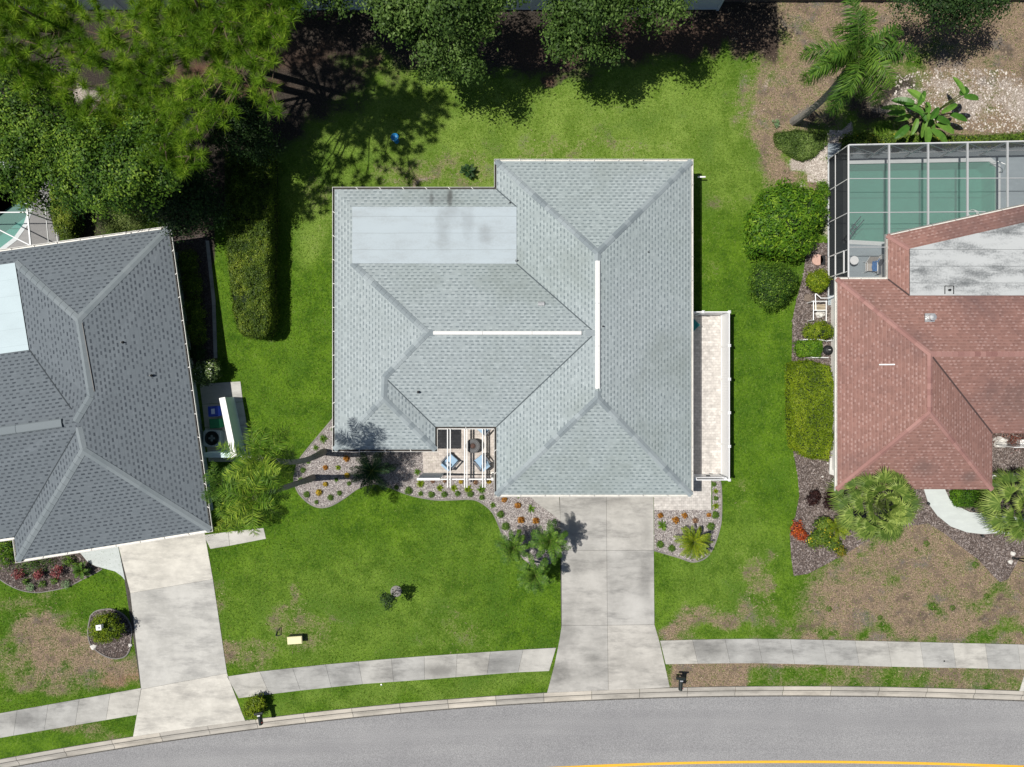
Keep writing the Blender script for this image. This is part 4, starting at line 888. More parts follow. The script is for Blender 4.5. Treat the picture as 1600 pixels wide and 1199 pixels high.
def pool(poly, depth, m, label, loc):
    t = thing('swimming_pool', loc, label, 'pool'); n = len(poly)
    mb = MB(); a = sum(poly[i][0]*poly[(i+1) % n][1]-poly[(i+1) % n][0]*poly[i][1] for i in range(n))
    if a < 0: poly = poly[::-1]
    inner = shrink(poly, .0)
    fs = [(i, n+i, n+(i+1) % n, (i+1) % n) for i in range(n)]+[tuple(range(n, 2*n))]
    mb.add([(x, y, -.0) for x, y in inner]+[(x, y, -depth) for x, y in inner], fs); obj('basin', mb, m, t)
    o2 = shrink(poly, -.26); mb = MB()
    mb.add([(x, y, .055) for x, y in poly]+[(x, y, .055) for x, y in o2]+[(x, y, -.01) for x, y in poly], [(i, n+i, n+(i+1) % n, (i+1) % n) for i in range(n)]+[(i, (i+1) % n, 2*n+(i+1) % n, 2*n+i) for i in range(n)]); cp = obj('coping', mb, COP, t)
    for f in cp.data.polygons: pass
    mb = MB(); mb.add([(x, y, -.09) for x, y in poly], [tuple(range(n))]); w = obj('water', mb, WATER, t); return t, poly
tp, prr = pool(poolr, 1.35, PLAST, 'green teal swimming pool under the screen cage of the red roofed house', (26, 11.5, 0))
tl, pll = pool(pooll, 1.2, PLASTL, 'teal blue swimming pool at the left edge behind the slate roofed house', (-33.5, 11, 0))
struct(ringdeck('pool_deck', [(20.12, 5.0), (20.12, 15.3), (38, 15.6), (38, 5.0)], shrink(prr, -.24), .036, DECK))
struct(ringdeck('pool_deck', [(-40, 8.0), (-28.8, 8.4), (-29.2, 13.6), (-40, 14)], shrink(pll, -.24), .036, DECKL))
def screenmat(name, op, col=(.02, .022, .024)):
    m = NT(name); tr = m.n('ShaderNodeBsdfTransparent'); df = m.n('ShaderNodeBsdfDiffuse'); df.inputs[0].default_value = tuple(col)+(1,)
    mx_ = m.n('ShaderNodeMixShader'); mx_.inputs[0].default_value = op; m.l(tr.outputs[0], mx_.inputs[1]); m.l(df.outputs[0], mx_.inputs[2]); m.l(mx_.outputs[0], m.out.inputs[0]); return m.m
SCR_T = screenmat('roof_screen', .27, (.13, .14, .145)); SCR_W = screenmat('wall_screen', .82, (.035, .038, .04))
ALU = plain('white_aluminium', (.70, .71, .71), .4, .03)
cg = thing('pool_cage', (27, 11, 0), 'white framed screen enclosure over the green pool beside the red roof', 'pool enclosure')
ZC = 2.62; x0 = 20.18; yT0 = P(1322, 227, ZC).y; yT1 = P(1600, 221, ZC).y; sT = (yT1-yT0)/(P(1600, 0, ZC).x-P(1322, 0, ZC).x)
XE2 = 36.0
def yt(x): return yT0+(x-x0)*sT
def ybot(x): return 6.35 if x < 22.4 else 8.95+(x-22.5)*.221
xc = [x0]+[P(q, 0, ZC).x for q in (1389, 1450, 1511.5, 1574)]+[34.0]
for i, x in enumerate(xc): mb = MB(); mb.beam((x, yt(x), ZC), (x, ybot(x), ZC), .10 if i else .08, .09); obj('roof_beam', mb, ALU, cg)
mb = MB(); mb.beam((x0, yt(x0), ZC), (XE2, yt(XE2), ZC), .08, .08); obj('eave_beam', mb, ALU, cg)
for q in (279.5, 332.5, 386.5):
    yy = P(0, q, ZC).y; xe_ = 22.45 if q > 380 else (XE2 if q < 300 else 33)
    if q == 332.5: xe_ = 22.5+(yy-8.95)/.221
    mb = MB(); mb.beam((x0, yy, ZC), (xe_, yy+(.05 if q < 380 else 0), ZC), .045, .06); obj('purlin', mb, ALU, cg)
ybw = 5.6
for q in (yt(x0), P(0, 279.5, ZC).y, P(0, 332.5, ZC).y, P(0, 390, ZC).y, P(0, 424, ZC).y): mb = MB(); mb.beam((x0, q, 0), (x0, q, ZC), .05, .05); obj('wall_post', mb, ALU, cg)
for x in xc[1:]: mb = MB(); mb.beam((x, yt(x), 0), (x, yt(x), ZC), .06, .10); obj('wall_post', mb, ALU, cg)
mb = MB(); mb.beam((x0, yt(x0), .95), (x0, ybw, .95), .045, .05); mb.beam((x0, yt(x0), .04), (x0, ybw, .04), .06, .08); obj('chair_rail', mb, ALU, cg)
mb = MB(); mb.beam((x0, yt(x0), .95), (XE2, yt(XE2), .95), .05, .05); obj('chair_rail', mb, ALU, cg)
mb = MB()
for i in range(len(xc)-1):
    a, b = xc[i], xc[i+1]; mb.beam((b, yt(b), .95), (a, yt(a), ZC), .03, .04)
obj('diagonal_brace', mb, ALU, cg)
dy0, dy1 = P(0, 390, ZC).y, P(0, 424, ZC).y; mb = MB(); xd = x0-.03
for a, b in (((dy0, .1), (dy0, 2.1)), ((dy1, .1), (dy1, 2.1)), ((dy0, 2.1), (dy1, 2.1)), ((dy0, .1), (dy1, .1)), ((dy0, 1.), (dy1, 1.))): mb.beam((xd, a[0], a[1]), (xd, b[0], b[1]), .06, .07)
dr = obj('screen_door', mb, ALU, cg)
mb = MB(); mb.add([(x0+.01, yt(x0), .05), (x0+.01, ybw, .05), (x0+.01, ybw, ZC), (x0+.01, yt(x0), ZC)], [(0, 1, 2, 3)]); obj('side_screen', mb, SCR_W, cg)
mb = MB(); mb.add([(x0+.01, yt(x0)-.01, .05), (XE2, yt(XE2)-.01, .05), (XE2, yt(XE2)-.01, ZC), (x0+.01, yt(x0)-.01, ZC)], [(0, 1, 2, 3)]); obj('back_screen', mb, screenmat('back_screen', .62, (.03, .035, .042)), cg)
mb = MB(); mb.add([(x0, yt(x0), ZC+.06), (x0, 6.4, ZC+.06), (22.45, 6.4, ZC+.06), (22.45, 8.9, ZC+.06), (XE2, ybot(XE2), ZC+.06), (XE2, yt(XE2), ZC+.06)], [(0, 1, 2, 3, 4, 5)]); obj('roof_screen', mb, SCR_T, cg)
# left cage
cl = thing('pool_cage', (-31.5, 11, 0), 'white framed screen enclosure corner at the left edge of the frame', 'pool enclosure')
def LB(a, b, w=.06): mb = MB(); mb.beam(P(*a, ZC), P(*b, ZC), w, .07); obj('roof_beam', mb, ALU, cl)
LB((36, 260), (48, 384), .09); LB((-120, 333), (42, 332)); LB((-60, 330), (48, 384)); LB((-120, 262), (37, 262))
mb = MB()
for q in ((48, 384), (43, 332), (37, 262)): p = P(*q, ZC); mb.beam((p.x, p.y, 0), (p.x, p.y, ZC-.04), .06, .06)
obj('wall_post', mb, ALU, cl)
a, b = P(36, 260, ZC), P(48, 384, ZC); mb = MB(); mb.beam((a.x, a.y, .95), (b.x, b.y, .95), .04, .05); mb.beam((a.x, a.y, .04), (b.x, b.y, .04), .05, .08); obj('chair_rail', mb, ALU, cl)
mb = MB(); mb.add([(a.x, a.y, .05), (b.x, b.y, .05), (b.x, b.y, ZC), (a.x, a.y, ZC)], [(0, 1, 2, 3)]); obj('side_screen', mb, screenmat('left_side_screen', .25), cl)
# ================================================================ VEGETATION
L_OAK = leafmat('oak_leaf', (.020, .056, .008), (.080, .165, .016), (.27, .40, .045), .25)
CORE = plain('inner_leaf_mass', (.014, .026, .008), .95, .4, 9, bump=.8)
L_DARK = leafmat('dark_leaf', (.012, .030, .010), (.030, .066, .016), (.070, .13, .030), .2)
L_OLIVE = leafmat('olive_leaf', (.030, .065, .014), (.085, .155, .030), (.22, .33, .085), .25)
L_PINE = leafmat('pine_needle', (.040, .105, .008), (.17, .32, .018), (.52, .68, .07), .3)
L_MANGO = leafmat('mango_leaf', (.030, .090, .008), (.10, .22, .012), (.28, .42, .035), .25)
L_HEDGE = leafmat('hedge_leaf', (.032, .065, .010), (.105, .165, .016), (.34, .41, .05), .2)
L_LIME = leafmat('lime_leaf', (.070, .12, .006), (.17, .25, .010), (.34, .40, .03), .25)
L_PALM = leafmat('palm_leaf', (.020, .060, .012), (.065, .150, .018), (.20, .33, .04), .22)
L_PALML = leafmat('bright_palm_leaf', (.020, .065, .008), (.10, .21, .016), (.46, .58, .07), .22)
L_PALMY = leafmat('yellowing_palm_leaf', (.06, .12, .008), (.17, .25, .012), (.42, .46, .04), .25)
L_FAN = leafmat('fan_palm_leaf', (.018, .046, .010), (.095, .165, .026), (.38, .47, .11), .2)
L_CYCAD = leafmat('dark_cycad_leaf', (.008, .028, .010), (.018, .055, .018), (.04, .10, .03), .15)
L_ORANGE = leafmat('orange_croton_leaf', (.13, .035, .008), (.38, .16, .02), (.60, .33, .06), .2)
L_YELO = leafmat('yellow_croton_leaf', (.16, .11, .01), (.46, .31, .02), (.64, .50, .08), .2)
L_RED = leafmat('red_croton_leaf', (.12, .02, .012), (.45, .07, .02), (.65, .22, .03), .2)
L_BURG = leafmat('burgundy_leaf', (.012, .006, .006), (.030, .012, .012), (.06, .028, .02), .1)
L_PINK = leafmat('pink_leaf', (.09, .02, .022), (.26, .06, .065), (.48, .20, .19), .2)
L_PALE = leafmat('pale_green_leaf', (.12, .20, .09), (.25, .38, .18), (.42, .54, .34), .2)
L_WHITE = leafmat('variegated_leaf', (.03, .055, .018), (.10, .16, .05), (.30, .40, .12), .2, hl=(.80, .82, .68), hlp=.18)
L_GRN = leafmat('low_green_leaf', (.035, .090, .012), (.10, .20, .022), (.24, .36, .05), .25)
L_BAN = leafmat('banana_leaf', (.035, .10, .015), (.07, .19, .025), (.20, .36, .06), .25, .35)
L_GC = leafmat('ground_cover_leaf', (.045, .085, .015), (.14, .22, .045), (.32, .42, .13), .2)
L_BAMB = leafmat('feathery_leaf', (.09, .14, .03), (.20, .27, .07), (.36, .42, .14), .25)
L_FLOW = leafmat('yellow_flower_leaf', (.04, .09, .012), (.11, .19, .02), (.24, .30, .04), .2, hl=(.85, .62, .04), hlp=.14)
BARK = plain('grey_bark', (.17, .14, .115), .9, .3, 9, bump=.6); BARKP = plain('palm_bark', (.25, .235, .215), .9, .2, 6, bump=.6); BARKR = plain('pine_bark', (.16, .11, .08), .9, .3, 9, bump=.6)
GSTEM = plain('green_stem', (.10, .14, .03), .6, .2, 8)

def scatter(name, lobes, n, size, m, parent, seed, clump=.30, per=30, shell=.4, aspect=.55, bottom=-.35, tone=0, flat=None):
    rng = np.random.default_rng(seed); p, nr, ct, cc = crown_pts(lobes, n, rng, clump, per, shell, bottom)
    if flat is not None: p[:, 2] = np.maximum(p[:, 2], flat+.02)
    z0, z1 = p[:, 2].min(), p[:, 2].max()
    r = np.clip(.42+ct+rng.normal(0, .16, n)+tone, 0, 1)
    return quads_np(name, leaf_quads(p, unit(nr), size, size*aspect, rng), r, m, parent), cc
def limbs(mb, base, tips, r0, seed=0, fork=.45, k=3):
    rr = random.Random(seed); b = Vector(base)
    for i, t in enumerate(tips):
        t = Vector(t); f = b.lerp(t, fork); f = Vector((b.x+(t.x-b.x)*.18, b.y+(t.y-b.y)*.18, b.z+(t.z-b.z)*fork))
        mid = f.lerp(t, .5)+Vector((rr.uniform(-.3, .3), rr.uniform(-.3, .3), rr.uniform(0, .35)))
        mb.tube([b, f, mid, t], [r0, r0*.6, r0*.32, r0*.08], 6)
def tree(name, base, lobes, r0, m, n, size, label, cat='tree', group=None, seed=1, bark=None, **kw):
    b = Vector(base); t = thing(name, b, label, cat, group); o, cc = scatter('crown', lobes, n, size, m, t, seed, **kw)
    zc = sum(l[2]*l[3] for l in lobes)/sum(l[3] for l in lobes); ax = sum(l[0]*l[3] for l in lobes)/sum(l[3] for l in lobes); ay = sum(l[1]*l[3] for l in lobes)/sum(l[3] for l in lobes)
    mb = MB(); fk = Vector((b.x*.6+ax*.4, b.y*.6+ay*.4, max(.3, b.z+(zc-b.z)*.45))); mb.tube([(b.x, b.y, b.z-.1), (b.x, b.y, b.z+.15), tuple(fk)], [r0*1.4, r0*1.05, r0*.8], 9)
    rr = random.Random(seed); idx = rr.sample(range(len(cc)), min(len(cc), 26)); limbs(mb, fk, [cc[i] for i in idx], r0*.55, seed)
    obj('trunk', mb, bark or BARK, t); return t
def bush(name, lobes, n, size, m, label, cat='shrub', group=None, seed=1, flat=0., core=0, **kw):
    l0 = lobes[0]; t = thing(name, (l0[0], l0[1], 0), label, cat, group); scatter('foliage', lobes, n, size, m, t, seed, flat=flat, **kw)
    mb = MB(); rr = random.Random(seed)
    for l in lobes[:6]:
        for i in range(4): mb.tube([(l[0]+rr.uniform(-.08, .08), l[1]+rr.uniform(-.08, .08), -.03), (l[0]+rr.uniform(-.5, .5)*l[3], l[1]+rr.uniform(-.5, .5)*l[4], l[2]+l[5]*.3)], [.035, .015], 5)
    obj('stem', mb, BARK, t)
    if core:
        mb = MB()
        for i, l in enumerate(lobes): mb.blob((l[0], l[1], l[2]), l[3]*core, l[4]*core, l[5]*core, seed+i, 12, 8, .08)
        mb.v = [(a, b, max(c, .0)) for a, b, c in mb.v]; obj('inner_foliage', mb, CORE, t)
    return t
def hedge(name, poly, zt, n, size, m, label, seed=1, cat='hedge', rough=.07, top=.6, tone=0, aspect=.55, group=None):
    rng = np.random.default_rng(seed); W2 = [P2(a, b, zt) for a, b in poly]; ps = np.array(W2); c0 = ps.mean(0); t = thing(name, (c0[0], c0[1], 0), label, cat, group)
    nt_ = int(n*top); q = rng.uniform(ps.min(0), ps.max(0), (nt_*4, 2)); q = q[inpoly(q[:, 0], q[:, 1], W2)][:nt_]
    edge = np.full(len(q), 9.); k = len(W2)
    for i in range(k):
        a, b = ps[i], ps[(i+1) % k]; d = b-a; f = np.clip(((q-a)@d)/(d@d), 0, 1); edge = np.minimum(edge, np.linalg.norm(q-a-f[:, None]*d, axis=1))
    hz = vnoise(q[:, 0], q[:, 1], 1.6, seed)*.5+vnoise(q[:, 0], q[:, 1], 4., seed+1)*.5
    z = zt-.16+(hz-.5)*rough*5-.22*np.clip(1-edge/.25, 0, 1)**2+rng.normal(0, .03, len(q)); p1 = np.column_stack([q, z]); n1 = np.tile([0, 0, 1.], (len(q), 1))+rng.normal(0, .5, (len(q), 3))
    L_ = np.array([np.linalg.norm(ps[(i+1) % k]-ps[i]) for i in range(k)]); m2 = n-len(q); ei = rng.choice(k, m2, p=L_/L_.sum()); f = rng.random((m2, 1)); a = ps[ei]; b = ps[(ei+1) % k]; d = unit(b-a); nn = np.column_stack([d[:, 1], -d[:, 0]])
    sgn = np.sign(((a+b)/2-c0)@np.eye(2)*nn).sum(1); nn = nn*np.where(sgn >= 0, 1, -1)[:, None]; h = rng.random(m2)**.7*(zt-.12)
    q2 = a+(b-a)*f+nn*(rng.normal(-.04, .05, (m2, 1))+((vnoise(a[:, 0]+f[:, 0]*3, h*2, 2., seed+2)-.5)*rough*2)[:, None]); p2 = np.column_stack([q2, h]); n2 = np.column_stack([nn, np.full(m2, .4)])+rng.normal(0, .5, (m2, 3))
    p = np.concatenate([p1, p2]); st_ = rng.random(len(p)) < .035; p[st_] += rng.normal(0, .10, (int(st_.sum()), 3))+np.array([0, 0, .06]); nr = unit(np.concatenate([n1, n2])); tn = .42+tone+(vnoise(p[:, 0], p[:, 1], 1.1, seed+5)-.5)*.5+(vnoise(p[:, 0], p[:, 1]+p[:, 2], 5., seed+6)-.5)*.4+rng.normal(0, .15, n)
    quads_np('foliage', leaf_quads(p, nr, size, size*aspect, rng), np.clip(tn, 0, 1), m, t)
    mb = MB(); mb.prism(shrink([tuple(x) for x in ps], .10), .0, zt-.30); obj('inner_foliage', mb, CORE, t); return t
def lp(px, py, z, r, rz=None, ry=None):
    """lobe seen at px, py with its centre at z"""
    q = P(px, py, z); return (q.x, q.y, z, r, ry or r, rz or r*.7)

# ---------------------------------------------------------------- palms
def frond(o, az, elev, length, droop, nl, ll, lw, rng, plumose=.3, hang=.6, twist=0):
    """pinnate frond; returns list of quads (leaflets), tone list and rachis points"""
    o = np.array(o, float); n = 14; pts = [o]; e = elev; d = np.array([math.cos(az), math.sin(az)]); a = az
    for i in range(n):
        s = length/n; a += twist/n; pts.append(pts[-1]+np.array([math.cos(a)*math.cos(e), math.sin(a)*math.cos(e), math.sin(e)])*s); e -= droop/n*(.5+1.0*i/n)
    pts = np.array(pts); t = np.linspace(.10, .99, nl); idx = t*n; i0 = np.minimum(idx.astype(int), n-1); fr = (idx-i0)[:, None]
    p = pts[i0]*(1-fr)+pts[i0+1]*fr; tg = unit(pts[i0+1]-pts[i0]); side = unit(np.cross(tg, np.array([0, 0, 1.]))); upv = np.cross(side, tg)
    qs = []; ts = []
    prof = np.sin(np.pi*np.clip(t*.86+.12, 0, 1))**.6
    for s in (-1, 1):
        k = len(t); ang = rng.uniform(-plumose, plumose, (k, 1))
        dr = unit(side*s*np.cos(ang)+upv*np.sin(ang)+tg*.55+rng.normal(0, .06, (k, 3))); L_ = (ll*prof*rng.uniform(.85, 1.1, k))[:, None]
        wv = tg*lw/2; m1 = p+dr*L_*.5; tip = p+dr*L_*.97-np.array([0, 0, 1])*hang*L_*.55
        m1 = m1-np.array([0, 0, 1])*hang*L_*.12
        tone = rng.normal(.42, .16, k)
        qs.append(np.stack([p-wv*.5, p+wv*.5, m1+wv, m1-wv], 1)); ts.append(tone); qs.append(np.stack([m1-wv, m1+wv, tip+wv*.15, tip-wv*.15], 1)); ts.append(tone+.05)
    return np.concatenate(qs), np.concatenate(ts), pts
def palm(name, base, top, nf, length, label, m=None, cat='palm tree', group=None, seed=1, ll=.55, lw=.045, nl=44, r0=.16, droop=1.9, emin=-.5, emax=1.3, hang=.6, plum=.5, rach=.02, bark=None, azs=None, dead=0, curve=(0, 0)):
    rng = np.random.default_rng(seed); b = Vector(base); tp_ = Vector(top); t = thing(name, b, label, cat, group); Q = []; T = []; rb = MB()
    for i in range(nf):
        f = i/nf; el = emin+(emax-emin)*f**.8+rng.uniform(-.1, .1); az = (azs[i] if azs else i*2.39996+rng.uniform(-.25, .25)); ln = length*rng.uniform(.85, 1.1)*(1-.25*f)
        q, tt, pt = frond(tp_, az, el, ln, droop*rng.uniform(.8, 1.15)*(1.1-.3*f), nl, ll, lw, rng, plum, hang, rng.uniform(-.35, .35)); Q.append(q); T.append(tt+rng.uniform(-.14, .14)+.12*f)
        rb.tube([tuple(x) for x in pt[::2]], [rach*(1-.8*j/len(pt[::2])) for j in range(len(pt[::2]))], 4, False)
    quads_np('crown', np.concatenate(Q), np.clip(np.concatenate(T), 0, 1), m or L_PALM, t)
    obj('leaf_stalks', rb, GSTEM, t)
    mb = MB(); n = 14; pts = []; rs = []
    for i in range(n+1):
        f = i/n; w = math.sin(f*math.pi); pts.append(b.lerp(tp_, f)+Vector((curve[0]*w, curve[1]*w, -.1 if i == 0 else 0))); rs.append(r0*(1.35-.35*min(1, f*4))*(1-.25*f)+(.012 if i % 2 else 0))
    mb.tube(pts, rs, 9); obj('trunk', mb, bark or BARKP, t); return t
def fanpalm(name, base, top, nf, pet, rad_, label, m=None, seed=1, cat='palm tree', nseg=24, group=None):
    rng = np.random.default_rng(seed); b = Vector(base); tp_ = Vector(top); t = thing(name, b, label, cat, group); Q = []; T = []; rb = MB()
    for i in range(nf):
        f = i/nf; el = -.55+2.05*f**.85+rng.uniform(-.1, .1); az = i*2.39996+rng.uniform(-.2, .2); pl = pet*rng.uniform(.8, 1.1)*(1-.3*f)
        d = np.array([math.cos(az)*math.cos(el), math.sin(az)*math.cos(el), math.sin(el)]); o = np.array(tp_); h = o+d*pl*.6; h2 = h+unit(d-np.array([0, 0, .55]))*pl*.45
        rb.tube([tuple(o), tuple(h), tuple(h2)], [.02, .016, .012], 4, False)
        dd = unit(h2-h); sd_ = unit(np.cross(dd, [0, 0, 1.])); nn_ = np.cross(sd_, dd); R_ = rad_*rng.uniform(.85, 1.1)*(1-.18*f); tn = rng.uniform(-.16, .16)+.16*f
        for k in range(nseg):
            a = (k/(nseg-1)-.5)*3.5+rng.uniform(-.03, .03); v = unit(dd*math.cos(a)+sd_*math.sin(a)+nn_*(.18*abs(math.sin(a)))); ln = R_*(1-.28*abs(a)/2.2)*rng.uniform(.9, 1.08)
            w = np.cross(v, nn_); w = unit(w)*.037; p1 = h2+v*ln*.55; p2 = h2+v*ln-np.array([0, 0, ln*rng.uniform(.12, .42)])
            Q.append([h2-w*.3, h2+w*.3, p1+w, p1-w]); Q.append([p1-w, p1+w, p2+w*.15, p2-w*.15]); tt = .40+tn+rng.normal(0, .1); T += [tt-.02, tt+.16]
    quads_np('crown', np.array(Q), np.clip(T, 0, 1), m or L_FAN, t); obj('leaf_stalks', rb, GSTEM, t)
    mb = MB(); mb.tube([(b.x, b.y, -.1), (b.x, b.y, .3), tuple(tp_)], [.24, .19, .17], 9); obj('trunk', mb, BARKP, t); return t

# tall queen palms on the left whose trunks show in the gravel bed
palm('queen_palm', P(506, 706, 0), P(407, 716, 10.2), 14, 2.5, 'upper of the two tall queen palms left of the gravel, shading the pale roof', seed=21, ll=.60, nl=64, lw=.036, droop=2.1, curve=(.1, -.4), m=L_PALML, r0=.17, hang=.35, plum=1.25)
palm('queen_palm', P(489, 747, 0), P(398, 778, 10.0), 14, 2.4, 'lower of the two tall queen palms whose trunks rise from the left gravel point', seed=23, ll=.58, nl=64, lw=.036, droop=2.1, r0=.17, m=L_PALML, hang=.35, plum=1.25)
# short multi fan / young palms by the slate house wall
palm('areca_palm', P(352, 742, 0), P(346, 758, 2.6), 16, 1.7, 'bushy palm hard against the blue wall of the slate roofed house', seed=31, ll=.42, nl=34, lw=.036, droop=1.6, emin=-.1, r0=.07, cat='palm', plum=1.1, hang=.25)
palm('areca_palm', P(372, 800, 0), P(366, 806, 2.4), 16, 1.6, 'bushy dark palm at the end of the short concrete strip', seed=33, ll=.42, nl=34, lw=.036, droop=1.6, emin=-.1, r0=.07, cat='palm', plum=1.1, hang=.25, m=L_PALML)
palm('areca_palm', P(392, 735, 0), P(386, 738, 2.8), 14, 1.6, 'bushy palm just right of the white utility wall end', seed=35, ll=.42, nl=34, lw=.036, droop=1.6, emin=-.1, r0=.07, cat='palm', plum=1.1, hang=.25)
# big queen palm at the top right
palm('queen_palm', P(1240, 190, 0), P(1338, 88, 8.6), 19, 3.7, 'big leaning queen palm with bare grey trunk beside the pool cage path', seed=42, ll=.72, nl=100, lw=.055, droop=2.4, r0=.21, emin=-.55, hang=.8, plum=1.1, curve=(.2, -.3))
# triple small date palm at the driveway
palm('pygmy_date_palm', P(825, 866, 0), P(802, 856, 2.2), 26, 1.5, 'small date palm, left of the trio beside the driveway', seed=51, ll=.24, nl=22, lw=.048, droop=1.7, emin=-.35, r0=.07, cat='palm', hang=.3, plum=.2, group='trio of small date palms')
palm('pygmy_date_palm', P(840, 858, 0), P(859, 846, 3.0), 28, 1.6, 'small date palm, nearest the driveway in the trio, shadow falling on the concrete', seed=52, ll=.26, nl=24, lw=.048, droop=1.7, emin=-.35, r0=.07, cat='palm', hang=.3, plum=.2, group='trio of small date palms')
palm('pygmy_date_palm', P(828, 876, 0), P(836, 899, 2.7), 26, 1.5, 'small date palm overhanging the lawn, lowest of the trio beside the driveway', seed=53, ll=.26, nl=24, lw=.048, droop=1.7, emin=-.35, r0=.07, cat='palm', hang=.3, plum=.2, group='trio of small date palms')
palm('cycad', P(1082, 845, 0), P(1084, 847, .75), 40, 1.32, 'large yellow green cycad in the gravel bed right of the driveway', seed=61, ll=.20, nl=34, lw=.03, droop=1.1, emin=-.05, emax=1.2, r0=.17, cat='cycad', hang=.1, plum=.15, m=L_PALMY)
palm('cycad', P(583, 735, 0), P(581, 736, 1.1), 32, 1.75, 'dark green cycad shaded by the tall palms, below the pale roof corner', seed=62, ll=.24, nl=30, lw=.035, droop=1.3, emin=.0, emax=1.2, r0=.17, cat='cycad', hang=.1, plum=.15, m=L_CYCAD)
palm('cycad', P(731, 268, 0), P(731, 268, .35), 12, .62, 'small dark cycad on the back lawn just above the roof step', seed=63, ll=.16, nl=16, lw=.04, droop=1.0, emin=.1, emax=1.2, r0=.08, cat='cycad', hang=.1, plum=.15, m=L_CYCAD)
palm('cycad', P(129, 891, 0), P(127, 892, .4), 18, .66, 'dark cycad in the mulch bed nearest the pale blue walk', seed=64, ll=.15, nl=18, lw=.035, droop=1.1, emin=.1, emax=1.2, r0=.08, cat='cycad', hang=.1, plum=.15, m=L_PALM)
fanpalm('sabal_palm', P(1352, 770, 0), P(1371, 786, 3.0), 62, 1.9, .98, 'big round fan palm overlapping the lower left corner of the red roof', seed=71)
fanpalm('sabal_palm', P(1587, 782, 0), P(1606, 794, 2.8), 48, 1.75, 1.0, 'fan palm cut by the right edge of the frame over the curved walk', seed=72)
palm('young_palm', P(1305, 822, 0), P(1309, 826, 1.0), 14, 1.0, 'young yellow green palm between the big fan palm and the croton', seed=73, ll=.22, nl=24, lw=.03, droop=1.2, emin=.0, r0=.05, cat='palm', m=L_PALMY)

# traveller plant with paddle leaves
def paddles(name, base, leaves, label, seed=1):
    rng = np.random.default_rng(seed); b = Vector(base); t = thing(name, b, label, 'plant'); Q = []; T = []; st = MB()
    for px, py, z, ln, wd, az, tone in leaves:
        c = np.array(P(px, py, z)); d = np.array([math.cos(az), math.sin(az), rng.uniform(-.25, .1)]); d = unit(d); s = unit(np.cross(d, [0, 0, 1.])); n = np.cross(s, d); k = 9; o = c-d*ln/2
        prev = None
        for i in range(k+1):
            f = i/k; w = wd/2*math.sin(math.pi*min(1, .08+f*.92))**.55*(1 if i < k else .1); p = o+d*ln*f-np.array([0, 0, ln*.22*f*f]); row = (p-s*w+n*w*.35, p, p+s*w+n*w*.35)
            if prev: 
                sp_ = .0 if rng.random() > .25 else .04
                Q.append([prev[0], prev[1], row[1], row[0]+d*sp_]); Q.append([prev[1], prev[2], row[2]+d*sp_, row[1]]); T += [tone+rng.uniform(-.08, .08), tone+.1+rng.uniform(-.08, .08)]
            prev = row
        st.tube([tuple(b+Vector((rng.uniform(-.3, .3), rng.uniform(-.2, .2), 0))), tuple((np.array(b)*.45+o*.55)+np.array([0, 0, .3])), tuple(o)], [.05, .035, .02], 5)
    quads_np('leaves', np.array(Q), np.clip(T, 0, 1), L_BAN, t); obj('stems', st, GSTEM, t); return t
lv = []
rr = random.Random(5)
for px, py, a in ((1432, 148, 2.2), (1442, 152, 1.0), (1412, 158, 2.8), (1402, 176, 3.1), (1412, 184, 3.4), (1410, 206, 3.9), (1430, 198, -1.8), (1450, 212, -1.3), (1470, 212, -.6), (1480, 200, -.4), (1462, 176, .9), (1450, 168, 1.4), (1500, 183, -.3), (1520, 152, 0), (1508, 142, .6), (1500, 132, 1.9), (1440, 176, 2.), (1455, 190, -1.), (1428, 168, 2.6), (1486, 168, .5), (1397, 168, 3.0), (1445, 200, -1.6), (1475, 188, -.2)):
    lv.append((px, py, rr.uniform(1.5, 3.0), rr.uniform(.9, 1.35), rr.uniform(.34, .5), a, rr.uniform(.25, .8)))
paddles('bird_of_paradise', P(1448, 182, 0), lv, 'bird of paradise clump with broad paddle leaves above the pool cage', 3)

